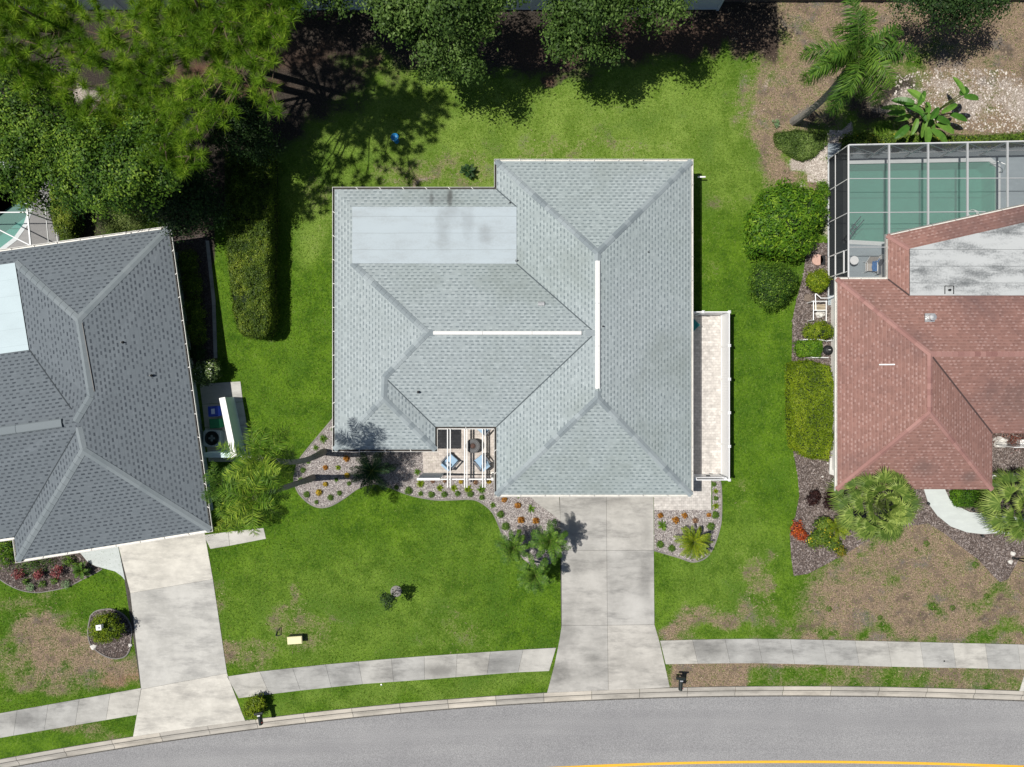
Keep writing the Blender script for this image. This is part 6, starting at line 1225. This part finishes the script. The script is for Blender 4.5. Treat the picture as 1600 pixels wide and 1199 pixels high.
SMALL = [
 ('spiky', 520, 671, .8, 'green tuft touching the pale roof edge, topmost in the left gravel point'), ('spiky', 505, 686, 1.15, 'large green tuft, second down in the left gravel point above the upper palm trunk'),
 ('spiky', 493, 700, 1.0, 'green tuft right beside the lawn just above the upper palm trunk'), ('spiky', 481, 722, .8, 'faint green tuft just below the upper palm trunk'),
 ('ball', 473, 735, 1.1, 'round green plant nearest the lawn between the two palm trunks'), ('spiky', 469, 750, .8, 'green tuft beside the base of the lower palm trunk'),
 ('ball', 479, 773, 1.15, 'round green plant, first under the lower palm trunk along the curved edge'), ('ball', 494, 785, .9, 'round green plant at the bottom of the curved gravel edge'),
 ('ball', 516, 778, 1.0, 'round green plant on the curved edge, right of the bottom one'), ('ball', 530, 771, .85, 'round green plant on the curved edge where it turns up toward the dark cycad'),
 ('lime', 528, 731, 1.0, 'lime tuft alone between the orange croton and the dark cycad'), ('ball', 545, 756, .9, 'round green plant on the edge nearest the dark cycad'), ('spiky', 525, 750, .8, 'green tuft lying in the shadow of the lower palm trunk'),
 ('orange', 541, 717, 1.0, 'orange croton just below the roof edge, left of the dark cycad'), ('orange', 508, 731, 1.1, 'orange croton midway between the two palm trunk shadows'),
 ('yellow', 542, 743, .9, 'yellow croton touching the left side of the dark cycad'), ('yellow', 508, 757, 1.0, 'bright yellow croton just below the lower trunk shadow'), ('yellow', 498, 770, 1.1, 'yellow croton between round plants in the lower gravel bulge'),
 ('spiky', 652, 738, .9, 'green tuft at the left end of the tall stucco wall'), ('ball', 619, 762, 1.0, 'dark round plant in shade, first on the edge right of the cycad'), ('ball', 638, 767, 1.15, 'round green plant in the edge row, below left of the stucco wall end'),
 ('lime', 657, 756, 1.2, 'lime tuft below the left end of the stucco wall'), ('spiky', 657, 772, 1.05, 'green tuft in the edge row directly below the leftmost lime tuft'), ('ball', 674, 773, 1.0, 'round green plant in the edge row between the first two lime tufts'),
 ('lime', 687, 763, 1.1, 'lime tuft, second from the left in front of the pergola'), ('ball', 694, 773, 1.05, 'round green plant in the edge row under the second lime tuft'), ('lime', 709, 763, 1.35, 'largest lime tuft, under the left pair of pergola beams'),
 ('ball', 715, 772, 1.05, 'round green plant in the edge row touching the largest lime tuft'), ('lime', 731, 765, 1.2, 'lime tuft under the middle pair of pergola beams'), ('ball', 735, 772, 1.05, 'round green plant in the edge row under the middle pergola beams'),
 ('spiky', 752, 765, 1.25, 'broad green tuft under the right pair of pergola beams'), ('ball', 753, 778, 1.15, 'round green plant where the gravel edge starts to curve down'), ('spiky', 770, 790, 1.0, 'green tuft on the curved edge just left of the projecting roof corner'),
 ('rust', 676, 752, .9, 'small rusty croton under the left part of the pergola cross beam'), ('rust', 695, 752, .9, 'small dark croton left of the first pair of pergola beams'), ('yellow', 720, 753, .95, 'yellow croton between the left and middle pergola beams'),
 ('rust', 743, 754, 1.0, 'pinkish croton between the middle and right pergola beams'), ('yellow', 764, 753, 1.0, 'yellow brown croton by the right pergola post'),
 ('orange', 788, 781, 1.05, 'orange croton directly below the projecting roof corner'), ('orange', 809, 790, 1.1, 'orange croton right of the one at the roof corner'), ('orange', 814, 813, 1.15, 'orange croton just above the date palm trio'),
 ('orange', 837, 814, 1.05, 'orange croton shaded by the trio date palm nearest the driveway'), ('ball', 782, 804, 1.2, 'round green plant on the curved edge under the roof corner croton'), ('ball', 790, 823, 1.25, 'round green plant on the curved edge just above the left date palm'),
 ('spiky', 810, 831, .8, 'green tuft between the date palms and the orange croton above'), ('agave', 830, 795, 1.05, 'spiky green plant beside the triangular concrete slab'), ('spiky', 810, 777, .6, 'tiny tuft under the eave left of the triangular slab'),
 ('orange', 1032, 806, .9, 'orange croton nearest the driveway below the paver path'), ('orange', 1056, 813, 1.15, 'dark centred orange croton above the yellow green cycad'), ('orange', 1070, 806, 1.15, 'orange croton in the middle below the paver path'),
 ('orange', 1108, 805, 1.0, 'orange croton at the right end below the paver path'), ('rust', 1087, 814, 1.1, 'dark reddish croton at the top of the yellow green cycad'), ('agave', 1035, 822, 1.1, 'spiky green plant beside the driveway edge'),
 ('ball', 1032, 851, 1.3, 'round green plant beside the driveway at the bed bottom'), ('ball', 1050, 857, 1.3, 'round green plant tucked against the lower left of the yellow green cycad'), ('ball', 1111, 823, 1.35, 'round green plant at the right of the yellow green cycad'),
 ('ball', 1118, 805, 1.3, 'round green plant at the right bed edge beside the end orange croton'), ('lime', 1119, 791, .95, 'spiky lime tuft in the right edge strip, lower of the two'), ('ball', 1119, 779, .8, 'small round plant in the right edge strip between two lime tufts'),
 ('lime', 1119, 768, .95, 'spiky lime tuft in the right edge strip, upper of the two'), ('ball', 1116, 757, 1.05, 'round green plant at the foot of the fence gate'),
]
usedp = set()
for kd, px, py, s, lab in SMALL:
    pr = PRO[kd]; o = pr if kd not in usedp else pr.copy()
    if kd in usedp: C.objects.link(o)
    usedp.add(kd); q = P(px, py, .12); o.location = (q.x, q.y, .02); o.rotation_euler = (0, 0, R.uniform(0, 6.28)); sc = s*R.uniform(.68, .98); o.scale = (sc, sc, sc*R.uniform(.85, 1.1)); tag(o, lab, CATS[kd], GR[kd])

# weeds in the tan right front yard: tufts one can count
W_ = proto_leafy(9, 160, .26, .10, .07, L_GRN, 'weed_clump'); first = True
for px, py, s, lab in ((1447, 850, 1.0, 'green weed clump in the tan lawn below the bark strip'), (1524, 883, 1.1, 'green weed clump beside the bark bed tip'), (1457, 947, 1.3, 'largest green weed clump in the middle of the tan lawn'), (1272, 904, .7, 'small green weed at the top left of the tan lawn'), (1295, 952, .9, 'green weed clump left of the pale stone in the tan lawn'), (1488, 950, .9, 'green weed clump right of the largest one'), (1541, 932, .9, 'green weed at the right side of the tan lawn'), (1375, 965, .8, 'small green weed midway down the tan lawn'), (1431, 859, .6, 'tiny weed left of the clump below the bark strip')):
    o = W_ if first else W_.copy()
    if not first: C.objects.link(o)
    first = False; q = P(px, py, 0); o.location = (q.x, q.y, 0); o.rotation_euler = (0, 0, R.uniform(0, 6.28)); o.scale = (s, s, s*.8); tag(o, lab, 'weed', 'green weeds in the tan lawn')
# ================================================================ SMALL OBJECTS
BLUEF = plain('light_blue_cushion', (.30, .44, .58), .9, .06, 6); CHF = plain('dark_chair_frame', (.10, .11, .13), .5, .1, 8); PILL = plain('striped_pillow', (.55, .58, .62), .9, .1, 6)
def armchair(px, py, rz, label):
    q = P(px, py, .35); t = thing('armchair', (q.x, q.y, .03), label, 'chair', 'blue patio armchairs'); t.rotation_euler = (0, 0, rz)
    A = lambda n, m, f: (lambda mb: (f(mb), obj(n, mb, m, t, world=False)))(MB())
    A('frame', CHF, lambda mb: (mb.box(-.36, .36, -.34, .38, .22, .28), mb.box(-.36, .36, -.42, -.34, .22, .82)))
    for s in (-1, 1):
        A('armrest', CHF, lambda mb: (mb.box(s*.39-.045, s*.39+.045, -.42, .36, .54, .58),))
        for yy in (-.38, .34): A('leg', CHF, lambda mb: mb.box(s*.38-.03, s*.38+.03, yy-.03, yy+.03, 0, .54))
    A('seat_cushion', BLUEF, lambda mb: (mb.box(-.31, .31, -.30, .37, .28, .40), mb.box(-.29, .29, -.28, .35, .40, .43)))
    def bk(mb): mb.add([(-.31, -.32, .36), (.31, -.32, .36), (.31, -.20, .38), (-.31, -.20, .38), (-.31, -.50, .92), (.31, -.50, .92), (.31, -.37, .95), (-.31, -.37, .95)], [(0, 3, 2, 1), (4, 5, 6, 7), (0, 1, 5, 4), (2, 3, 7, 6), (1, 2, 6, 5), (3, 0, 4, 7)])
    A('back_cushion', BLUEF, bk); A('pillow', PILL, lambda mb: mb.blob((0, -.20, .55), .20, .10, .14, 3, 10, 6, .05)); return t
armchair(704, 721, rad(-42), 'blue cushioned armchair left of the fire table, facing the courtyard corner')
armchair(753, 722, rad(38), 'blue cushioned armchair right of the fire table under the right pergola beams')
armchair(756, 668, rad(140), 'blue cushioned armchair half hidden under the inner eave')
q = P(739, 697, .5); t = thing('fire_table', (q.x, q.y, .03), 'round dark fire table in the middle of the small patio', 'table')
mb = MB(); mb.lathe([(.30, .03), (.26, .1), (.24, .38), (.44, .50), (.46, .56), (.44, .58), (.20, .58), (.18, .52), (.01, .52)], (q.x, q.y, 0), 28); obj('bowl', mb, plain('dark_bronze', (.075, .075, .078), .5, .2, 9), t)
mb = MB(); mb.lathe([(.17, .525), (.12, .57), (.02, .58)], (q.x, q.y, 0), 9); obj('lava_rock', mb, plain('lava_rock', (.10, .06, .05), .95, .5, 20, bump=.8), t)
mb = MB(); mb.tube([(q.x+.33*math.cos(k*.3142), q.y+.33*math.sin(k*.3142), .59) for k in range(21)], .012, 5); obj('rim', mb, LEAD, t)
# teal bin in the side yard
q = P(1083, 508, .95); t = thing('storage_bin', (q.x, q.y, .03), 'teal plastic bin in the side yard, half under the long eave', 'bin'); TEAL = plain('teal_plastic', (.02, .26, .25), .5, .06)
mb = MB(); mb.box(-.27, .27, -.27, .27, .05, .90, rad(45), (q.x, q.y, .03)); obj('body', mb, TEAL, t); mb = MB(); mb.box(-.30, .30, -.30, .30, .90, .95, rad(45), (q.x, q.y, .03)); mb.box(-.24, .24, -.24, .24, .95, .975, rad(45), (q.x, q.y, .03)); obj('lid', mb, TEAL, t)
# gate post and hardware of the side yard gate
t = thing('side_gate', (11.9, -5.9, 0), 'white vinyl gate closing the lower end of the side yard', 'gate'); mb = MB()
mb.box(11.2, 13.1, -5.80, -5.76, .1, 1.72); obj('panel', mb, VINYL, t); mb = MB(); mb.box(11.15, 11.29, -5.87, -5.73, 0, 1.85); mb.box(13.0, 13.12, -5.87, -5.75, 0, 1.85); obj('post', mb, VINYL, t); mb = MB(); mb.box(12.1, 12.32, -5.76, -5.70, 1.0, 1.06); obj('handle', mb, BLACK, t)
# bird bath
q = P(617, 215, .7); t = thing('bird_bath', (q.x, q.y, 0), 'small blue bird bath in the pine shadow on the back lawn', 'bird bath'); BLU = plain('glazed_blue', (.03, .26, .55), .2, .15, 9)
mb = MB(); mb.lathe([(.16, 0), (.13, .05), (.06, .12), (.05, .55), (.09, .62)], (q.x, q.y, 0), 16); obj('pedestal', mb, BLU, t); mb = MB(); mb.lathe([(.08, .60), (.20, .66), (.255, .74), (.235, .745), (.16, .69), (.02, .67)], (q.x, q.y, 0), 22); obj('bowl', mb, BLU, t)
# utility box, valve frame
q = P(462, 999, .35); t = thing('utility_box', (q.x, q.y, 0), 'cream utility pedestal box on the front lawn', 'utility box'); CRM = plain('cream_box_paint', (.74, .69, .42), .5, .05)
mb = MB(); mb.box(-.44, .40, -.20, .22, 0, .42, rad(4), (q.x, q.y, 0)); obj('body', mb, plain('green_box_base', (.09, .10, .08), .6, .1), t); mb = MB(); mb.box(-.48, .44, -.25, .22, .42, .50, rad(4), (q.x, q.y, 0)); mb.box(-.44, .40, -.22, .19, .50, .53, rad(4), (q.x, q.y, 0)); obj('lid', mb, CRM, t)
q = P(435, 987, 0); mb = MB(); mb.tube([(q.x-.15, q.y-.25, .06), (q.x-.05, q.y+.1, .12), (q.x+.12, q.y+.28, .14), (q.x+.16, q.y-.2, .10), (q.x-.12, q.y-.26, .06)], .028, 6); tag(obj('wire_frame', mb, BLACK), 'bent black frame lying in the grass left of the cream utility box', 'garden frame')
# mailboxes
def mailbox(px, py, rz, label, zt=1.05):
    q = P(px, py, zt); t = thing('mailbox', (q.x, q.y, 0), label, 'mailbox', 'black kerbside mailboxes'); t.rotation_euler = (0, 0, rz); DG = plain('mailbox_black', (.012, .020, .019), .45, .2, 12) if 'mailbox_black' not in MATS else MATS['mailbox_black']
    mb = MB(); n = 10; r = .11; pr = [(-r, 0), (r, 0)]+[(r*math.cos(math.pi*k/n), .14+r*math.sin(math.pi*k/n)) for k in range(n+1)]; z0 = zt-.15
    vs = [(x, y, z0+z) for y in (-.36, .32) for x, z in pr]; k = len(pr); mb.add(vs, [tuple(range(k)), tuple(range(2*k-1, k-1, -1))]+[(i, k+i, k+(i+1) % k, (i+1) % k) for i in range(k)]); obj('body', mb, DG, t, world=False)
    mb = MB(); mb.box(-.05, .05, .12, .22, 0, z0); mb.box(-.04, .04, -.2, .2, z0-.05, z0); mb.beam((0, .12, .6), (0, -.15, z0-.03), .05, .05); obj('post', mb, DG, t, world=False)
    mb = MB(); mb.box(-.30, .24, .30, .42, z0-.02, z0+.20); obj('paper_box', mb, DG, t, world=False)
    mb = MB(); mb.box(-.09, .09, .22, .30, z0+.255, z0+.27); obj('number_plate', mb, METAL, t, world=False)
    mb = MB(); mb.box(.112, .125, -.25, -.22, z0+.05, z0+.26); mb.box(.112, .125, -.25, -.16, z0+.21, z0+.26); obj('flag', mb, plain('flag_red', (.5, .03, .02), .5) if 'flag_red' not in MATS else MATS['flag_red'], t, world=False); return t
mailbox(1064, 1070, rad(-3), 'black mailbox with side paper box on bare ground right of the main driveway')
mailbox(406, 1124, rad(10), 'black mailbox beside the yellow green shrub at the left driveway')
# lamp posts
def lamp(base, h, label, lamps):
    b = Vector(base); t = thing('lamp_post', b, label, 'lamp'); mb = MB(); mb.lathe([(.10, 0), (.09, .08), (.045, .12), (.038, h-.1), (.05, h)], (b.x, b.y, 0), 12); obj('pole', mb, BLACK if lamps == 2 else WHITE, t)
    mb = MB(); mb.box(-.12, .12, -.12, .12, h, h+.26, .1, (b.x, b.y, 0)); obj('lantern', mb, plain('frosted_glass', (.75, .76, .74), .3, .03) if 'frosted_glass' not in MATS else MATS['frosted_glass'], t)
    mb = MB(); mb.box(-.16, .16, -.16, .16, h+.26, h+.30, .1, (b.x, b.y, 0)); mb.lathe([(.08, 0), (.07, .05), (.02, .08)], (b.x, b.y, h+.30), 10); obj('cap', mb, WHITE if lamps == 1 else BLACK, t); return t
lamp(P(181, 965, 0), 1.55, 'white capped lamp post rising through the round shrub in the ringed bed', 1)
lamp(P(1583, 872, 0), 2.1, 'black lamp post among white stones at the right edge', 2)
def rock(name, px, py, r, h, label, m, seed, group=None, fl=-.05): q = P(px, py, 0); mb = MB(); mb.blob((q.x, q.y, .02), r, r*.85, h, seed, 12, 8, .16, flat=fl); tag(obj(name, mb, m), label, 'rock', group)
WR = plain('white_limestone', (.66, .64, .60), .9, .18, 5, bump=.8)
rock('rock', 1582, 865, .17, .14, 'white stone above the base of the black lamp post', WR, 1); rock('rock', 1578, 878, .15, .12, 'white stone below the base of the black lamp post', WR, 2)
rock('rock', 1561, 691, .42, .45, 'large pale boulder in the bark garden inside the red roof notch', WR, 3); rock('rock', 1305, 751, .20, .12, 'round white stone at the corner of the white side wall', WR, 4)
rock('rock', 1285, 745, .07, .06, 'small white pebble in the bark below the lime hedge', WR, 5); rock('rock', 1293, 724, .06, .05, 'tiny white pebble close to the pale slab', WR, 6); rock('rock', 1596, 768, .25, .2, 'grey stone under the right edge fan palm', plain('grey_rock', (.32, .31, .30), .9, .2, 5, bump=.8), 7)
rock('rock', 204, 1008, .13, .08, 'pale stone on the right rim of the ringed mulch bed', WR, 8); rock('rock', 146, 1011, .20, .06, 'pale stone at the lower left rim of the ringed mulch bed', WR, 9)
mb = MB(); mb.prism([P2(1297, 716, .1), P2(1312, 712, .1), P2(1312, 746, .1), P2(1296, 741, .1)], .0, .12); tag(obj('stone_slab', mb, concrete('marbled_slab', (.74, .73, .70), .06, (.3, .3, .3), .6)), 'pale marbled slab against the lower white side wall', 'slab')
mb = MB(); q = P(1600, 692, .15); mb.box(q.x-.35, q.x+.3, q.y-.2, q.y+.18, 0, .3); mb.box(q.x-.38, q.x+.33, q.y-.23, q.y+.21, .3, .34); tag(obj('planter_box', mb, WHITE), 'white box at the right edge in the bark garden', 'planter')
for px, py, lab in ((1450, 787, 'small black path light at the outer left edge of the curved walk'), (1535, 838, 'small black path light at the lower edge of the curved walk'), (1520, 797, 'small black path light below the low green hedge')):
    q = P(px, py, .2); mb = MB(); mb.lathe([(.02, 0), (.02, .25), (.09, .27), (.08, .32), (.01, .37)], (q.x, q.y, 0), 10); tag(obj('path_light', mb, BLACK), lab, 'path light', 'path lights along the curved walk')
# bins and air conditioner in the utility yard
def bin_(px, py, w, d, h, m, label, lid=True):
    q = P(px, py, h); t = thing('recycling_bin', (q.x, q.y, .03), label, 'bin'); mb = MB(); mb.box(-w/2+.03, w/2-.03, -d/2+.03, d/2-.03, .06, h-.06, rad(4), (q.x, q.y, 0)); obj('body', mb, m, t); mb = MB(); mb.box(-w/2, w/2, -d/2, d/2, h-.06, h, rad(4), (q.x, q.y, 0)); mb.box(-w/2+.06, w/2-.06, -d/2+.06, d/2-.06, h, h+.02, rad(4), (q.x, q.y, 0)); ld = obj('lid', mb, m, t)
    if lid: mb = MB(); mb.box(-.11, .11, -.16, .16, h+.021, h+.024, rad(4), (q.x, q.y, 0)); obj('sticker', mb, plain('pale_sticker', (.55, .65, .85), .5), ld)
    return t
bin_(333, 643, .62, .66, 1.02, plain('bin_blue', (.015, .05, .38), .5, .05), 'blue lidded bin with a pale sticker in the utility yard')
bin_(335, 662, .62, .60, .95, plain('bin_green', (.01, .16, .07), .5, .05), 'green lidded bin just below the blue one', False)
q = P(331, 685, .75); t = thing('air_conditioner', (q.x, q.y, .03), 'square grey air conditioner unit below the two bins', 'air conditioner'); ACM = plain('ac_grey', (.16, .20, .22), .5, .1)
mb = MB()
def rbox(mb, w, r, z0, z1, c):
    pl = []
    for sx, sy, a0 in ((1, 1, 0), (-1, 1, 90), (-1, -1, 180), (1, -1, 270)):
        for k in range(5): a = rad(a0+k*22.5); pl.append((c[0]+sx*(w-r)+r*math.cos(a), c[1]+sy*(w-r)+r*math.sin(a)))
    mb.prism(pl, z0, z1)
rbox(mb, .50, .16, .02, .72, (q.x, q.y)); obj('cabinet', mb, ACM, t); mb = MB(); rbox(mb, .53, .18, .72, .75, (q.x, q.y)); tp_o = obj('top_panel', mb, plain('ac_top', (.30, .35, .38), .5, .1), t)
mb = MB()
for i in range(7): mb.lathe([(.08+i*.055, .752), (.08+i*.055, .765), (.092+i*.055, .765), (.092+i*.055, .752)], (q.x, q.y, 0), 24)
mb.lathe([(.46, .7505), (.02, .7515)], (q.x, q.y, 0), 24, r=0); obj('fan_grille', mb, plain('ac_grille', (.035, .045, .05), .5, .1), tp_o)
mb = MB()
for i in range(4): a = i*math.pi/2; mb.beam((q.x, q.y, .768), (q.x+.2*math.cos(a), q.y+.2*math.sin(a), .768), .12, .006)
obj('fan_blade', mb, ACM, tp_o)
# right house side: kettle grill, pipe rack, pot, planter
q = P(1295, 547, .85); t = thing('kettle_grill', (q.x, q.y, 0), 'round black kettle grill against the white side wall', 'grill')
mb = MB(); mb.lathe([(.05, .46), (.22, .52), (.29, .66), (.30, .72)], (q.x, q.y, 0), 22); obj('bowl', mb, BLACK, t); mb = MB(); mb.lathe([(.305, .72), (.29, .80), (.20, .90), (.02, .94)], (q.x, q.y, 0), 22); ld = obj('lid', mb, BLACK, t)
mb = MB(); mb.beam((q.x-.07, q.y, .97), (q.x+.07, q.y, .97), .03, .03); obj('handle', mb, WHITE, ld)
for k in range(3): a = k*2.094; mb = MB(); mb.tube([(q.x+.12*math.cos(a), q.y+.12*math.sin(a), .52), (q.x+.30*math.cos(a), q.y+.30*math.sin(a), 0)], .014, 6); obj('leg', mb, METAL, t)
t = thing('pipe_rack', (19.3, 4.6, 0), 'white pipe frame rack holding odds and ends beside the pool cage end', 'rack'); z = .9
def bar(mb, a, b, z=.9, r=.028): mb.tube([tuple(P(*a, z)), tuple(P(*b, z))], r, 8)
mb = MB(); bar(mb, (1271, 470), (1271, 500)); bar(mb, (1291, 470), (1291, 502)); bar(mb, (1268, 471), (1292, 471)); bar(mb, (1271, 485), (1291, 485)); bar(mb, (1274, 459), (1275, 486)); bar(mb, (1275, 459), (1283, 466)); bar(mb, (1283, 466), (1294, 466)); bar(mb, (1294, 466), (1304, 462)); obj('frame', mb, VINYL, t)
for a in ((1271, 471), (1291, 471), (1271, 500), (1291, 500)): q = P(*a, .9); mb = MB(); mb.tube([(q.x, q.y, 0), (q.x, q.y, .9)], .028, 8); obj('leg', mb, VINYL, t)
mb = MB(); q = P(1281, 481, .5)
for i in range(4): mb.beam((q.x-.35, q.y-.12+i*.09, .5), (q.x+.35, q.y-.10+i*.09, .5), .06, .03)
obj('shelf_board', mb, plain('raw_wood', (.50, .42, .30), .8, .2, 9), t)
rock('rock', 1281, 490, .33, .28, 'pale rock lying inside the white pipe rack', WR, 11); rock('rock', 1263, 466, .3, .10, 'flat brown slab of stone left of the white pipe rack', plain('brown_rock', (.20, .16, .13), .9, .2, 5, bump=.8), 12)
mb = MB(); bar(mb, (1268, 559), (1294, 559), .5, .03); bar(mb, (1268, 559), (1268, 555), .5, .03)
for a in ((1268, 559), (1294, 559)): q = P(*a, .5); mb.tube([(q.x, q.y, 0), (q.x, q.y, .5)], .03, 8)
tag(obj('pipe_rail', mb, VINYL), 'short white pipe rail between the kettle grill and the long lime hedge', 'rail')
mb = MB(); bar(mb, (1256, 531), (1276, 530), .5, .03); bar(mb, (1292, 533), (1305, 531), .5, .03); bar(mb, (1276, 530), (1292, 533), .5, .03)
for a in ((1256, 531), (1305, 531)): q = P(*a, .5); mb.tube([(q.x, q.y, 0), (q.x, q.y, .5)], .03, 8)
tag(obj('pipe_rail', mb, VINYL), 'short white pipe rail between the domed shrub and the box shrub', 'rail')
q = P(1278, 406, .12); mb = MB(); mb.lathe([(.36, 0), (.36, .10), (.34, .12), (.02, .12)], (q.x, q.y, 0), 20); tag(obj('stepping_stone', mb, plain('pink_stone', (.55, .36, .29), .85, .1, 6)), 'round pink stepping stone beside the cage door', 'stepping stone')
q = P(1287, 406, .25); mb = MB(); mb.box(q.x-.16, q.x+.18, q.y-.30, q.y+.30, 0, .10); mb.box(q.x-.14, q.x+.16, q.y-.28, q.y+.28, .10, .12); tag(obj('door_mat', mb, BLACK), 'black mat at the cage screen door', 'mat')
# pool furniture
q = P(1335, 407, .7); t = thing('round_table', (q.x, q.y, .04), 'round white patio table by the green pool', 'table'); mb = MB(); mb.lathe([(.255, .66), (.27, .67), (.27, .70), (.02, .705)], (q.x, q.y, 0), 28); obj('tabletop', mb, VINYL, t)
for k in range(4): a = k*1.5708+.6; mb = MB(); mb.tube([(q.x+.16*math.cos(a), q.y+.16*math.sin(a), .67), (q.x+.22*math.cos(a), q.y+.22*math.sin(a), .04)], .016, 6); obj('leg', mb, VINYL, t)
q = P(1361, 415, .4); t = thing('pool_chair', (q.x, q.y, .04), 'tan sling chair with a blue towel over its side, between the pool and red roof', 'chair')
mb = MB(); mb.add([(q.x-.30, q.y-.35, .38), (q.x+.28, q.y-.35, .38), (q.x+.28, q.y+.12, .36), (q.x-.30, q.y+.12, .36), (q.x+.28, q.y+.46, .88), (q.x-.30, q.y+.46, .88)], [(0, 1, 2, 3), (3, 2, 4, 5)]); obj('sling', mb, plain('tan_sling', (.50, .46, .42), .9, .06), t)
mb = MB()
for s in (-.33, .31): mb.tube([(q.x+s, q.y-.42, .04), (q.x+s, q.y-.38, .58), (q.x+s, q.y+.15, .60), (q.x+s, q.y+.30, .04)], .02, 6); mb.tube([(q.x+s, q.y-.36, .37), (q.x+s, q.y+.12, .35), (q.x+s, q.y+.47, .90)], .018, 6)
obj('frame', mb, VINYL, t)
q2 = P(1368, 415, .5); mb = MB(); n = 12; vs = []
for i in range(n+1):
    f = i/n; yy = q2.y-.36+f*.78; zz = .45+.5*max(0, f-.6)+.015*math.sin(i*2.1)
    for j in range(5): vs.append((q2.x-.20+j*.10+.02*math.sin(i*1.3+j), yy, zz+.02*math.sin(j*2+i)))
fs = [(i*5+j, i*5+j+1, (i+1)*5+j+1, (i+1)*5+j) for i in range(n) for j in range(4)]; mb.add(vs, fs); tag(obj('towel', mb, plain('blue_towel', (.06, .17, .40), .95, .15, 9)), 'blue towel draped over the tan chair by the pool', 'towel')
q = P(1376, 418, .5); t = thing('lounge_chair', (q.x, q.y, .04), 'dark sling chair next to the blue towel under the cage corner', 'chair'); mb = MB(); mb.add([(q.x-.18, q.y-.42, .38), (q.x+.22, q.y-.42, .38), (q.x+.22, q.y+.1, .36), (q.x-.18, q.y+.1, .36), (q.x+.22, q.y+.46, .8), (q.x-.18, q.y+.46, .8)], [(0, 1, 2, 3), (3, 2, 4, 5)]); obj('sling', mb, CHF, t); mb = MB()
for s in (-.2, .24): mb.tube([(q.x+s, q.y-.46, .04), (q.x+s, q.y-.4, .55), (q.x+s, q.y+.15, .57), (q.x+s, q.y+.28, .04)], .018, 6)
obj('frame', mb, VINYL, t)
q = P(1567, 262, .5); t = thing('pool_handrail', (q.x, q.y, .04), 'slim curved metal handrail at the right end of the green pool', 'handrail'); mb = MB(); mb.tube([(q.x-.5, q.y+.35, .04), (q.x-.45, q.y+.33, .7), (q.x-.1, q.y+.1, .85), (q.x+.05, q.y-.15, .6), (q.x+.05, q.y-.18, .04)], .022, 8); obj('rail', mb, METAL, t)
q = P(1333, 368, .5); t = thing('patio_rocker', (q.x, q.y, .04), 'dark metal chaise in shade at the left end of the green pool', 'chair'); mb = MB()
mb.tube([(q.x-.3, q.y-.4, .35), (q.x+.3, q.y+.5, .45), (q.x+.5, q.y+.9, .9)], .025, 6); mb.tube([(q.x-.5, q.y-.2, .35), (q.x+.1, q.y+.7, .45), (q.x+.3, q.y+1.1, .9)], .025, 6)
for i in range(6): f = i/5; mb.beam((q.x-.3+.6*f, q.y-.4+.9*f, .35+.1*f), (q.x-.5+.6*f, q.y-.2+.9*f, .35+.1*f), .05, .02)
for a, b in ((-.3, -.4), (.3, .5), (-.5, -.2), (.1, .7)): mb.beam((q.x+a, q.y+b, .04), (q.x+a, q.y+b, .38), .03, .03)
obj('frame', mb, CHF, t)
# pool pump and kit near the red eave
t = thing('garden_hose', (P(1520, 335, 0).x, P(0, 335, 0).y, .04), 'coil of pale hose between the pool and the slanting red eave', 'hose'); mb = MB(); q = P(1520, 333, .1)
mb.tube([(q.x+.25*math.cos(k*.5)*(1+k*.01), q.y+.2*math.sin(k*.5), .06+k*.002) for k in range(40)], .015, 5); obj('coil', mb, VINYL, t)
# sidewalk meter lids
for px, py, lab in ((1475, 1033, 'small dark round lid set in the right sidewalk'),):
    q = P(px, py, 0); mb = MB(); mb.lathe([(.05, .028), (.05, .036), (.01, .037)], (q.x, q.y, 0), 12); tag(obj('valve_cover', mb, BLACK), lab, 'valve cover')
q = P(596, 1070, 0); mb = MB(); mb.lathe([(.06, .0), (.06, .04), (.03, .045), (.01, .045)], (q.x, q.y, 0), 12); tag(obj('sprinkler_head', mb, METAL), 'small pale sprinkler head in the grass strip below the middle sidewalk', 'sprinkler')
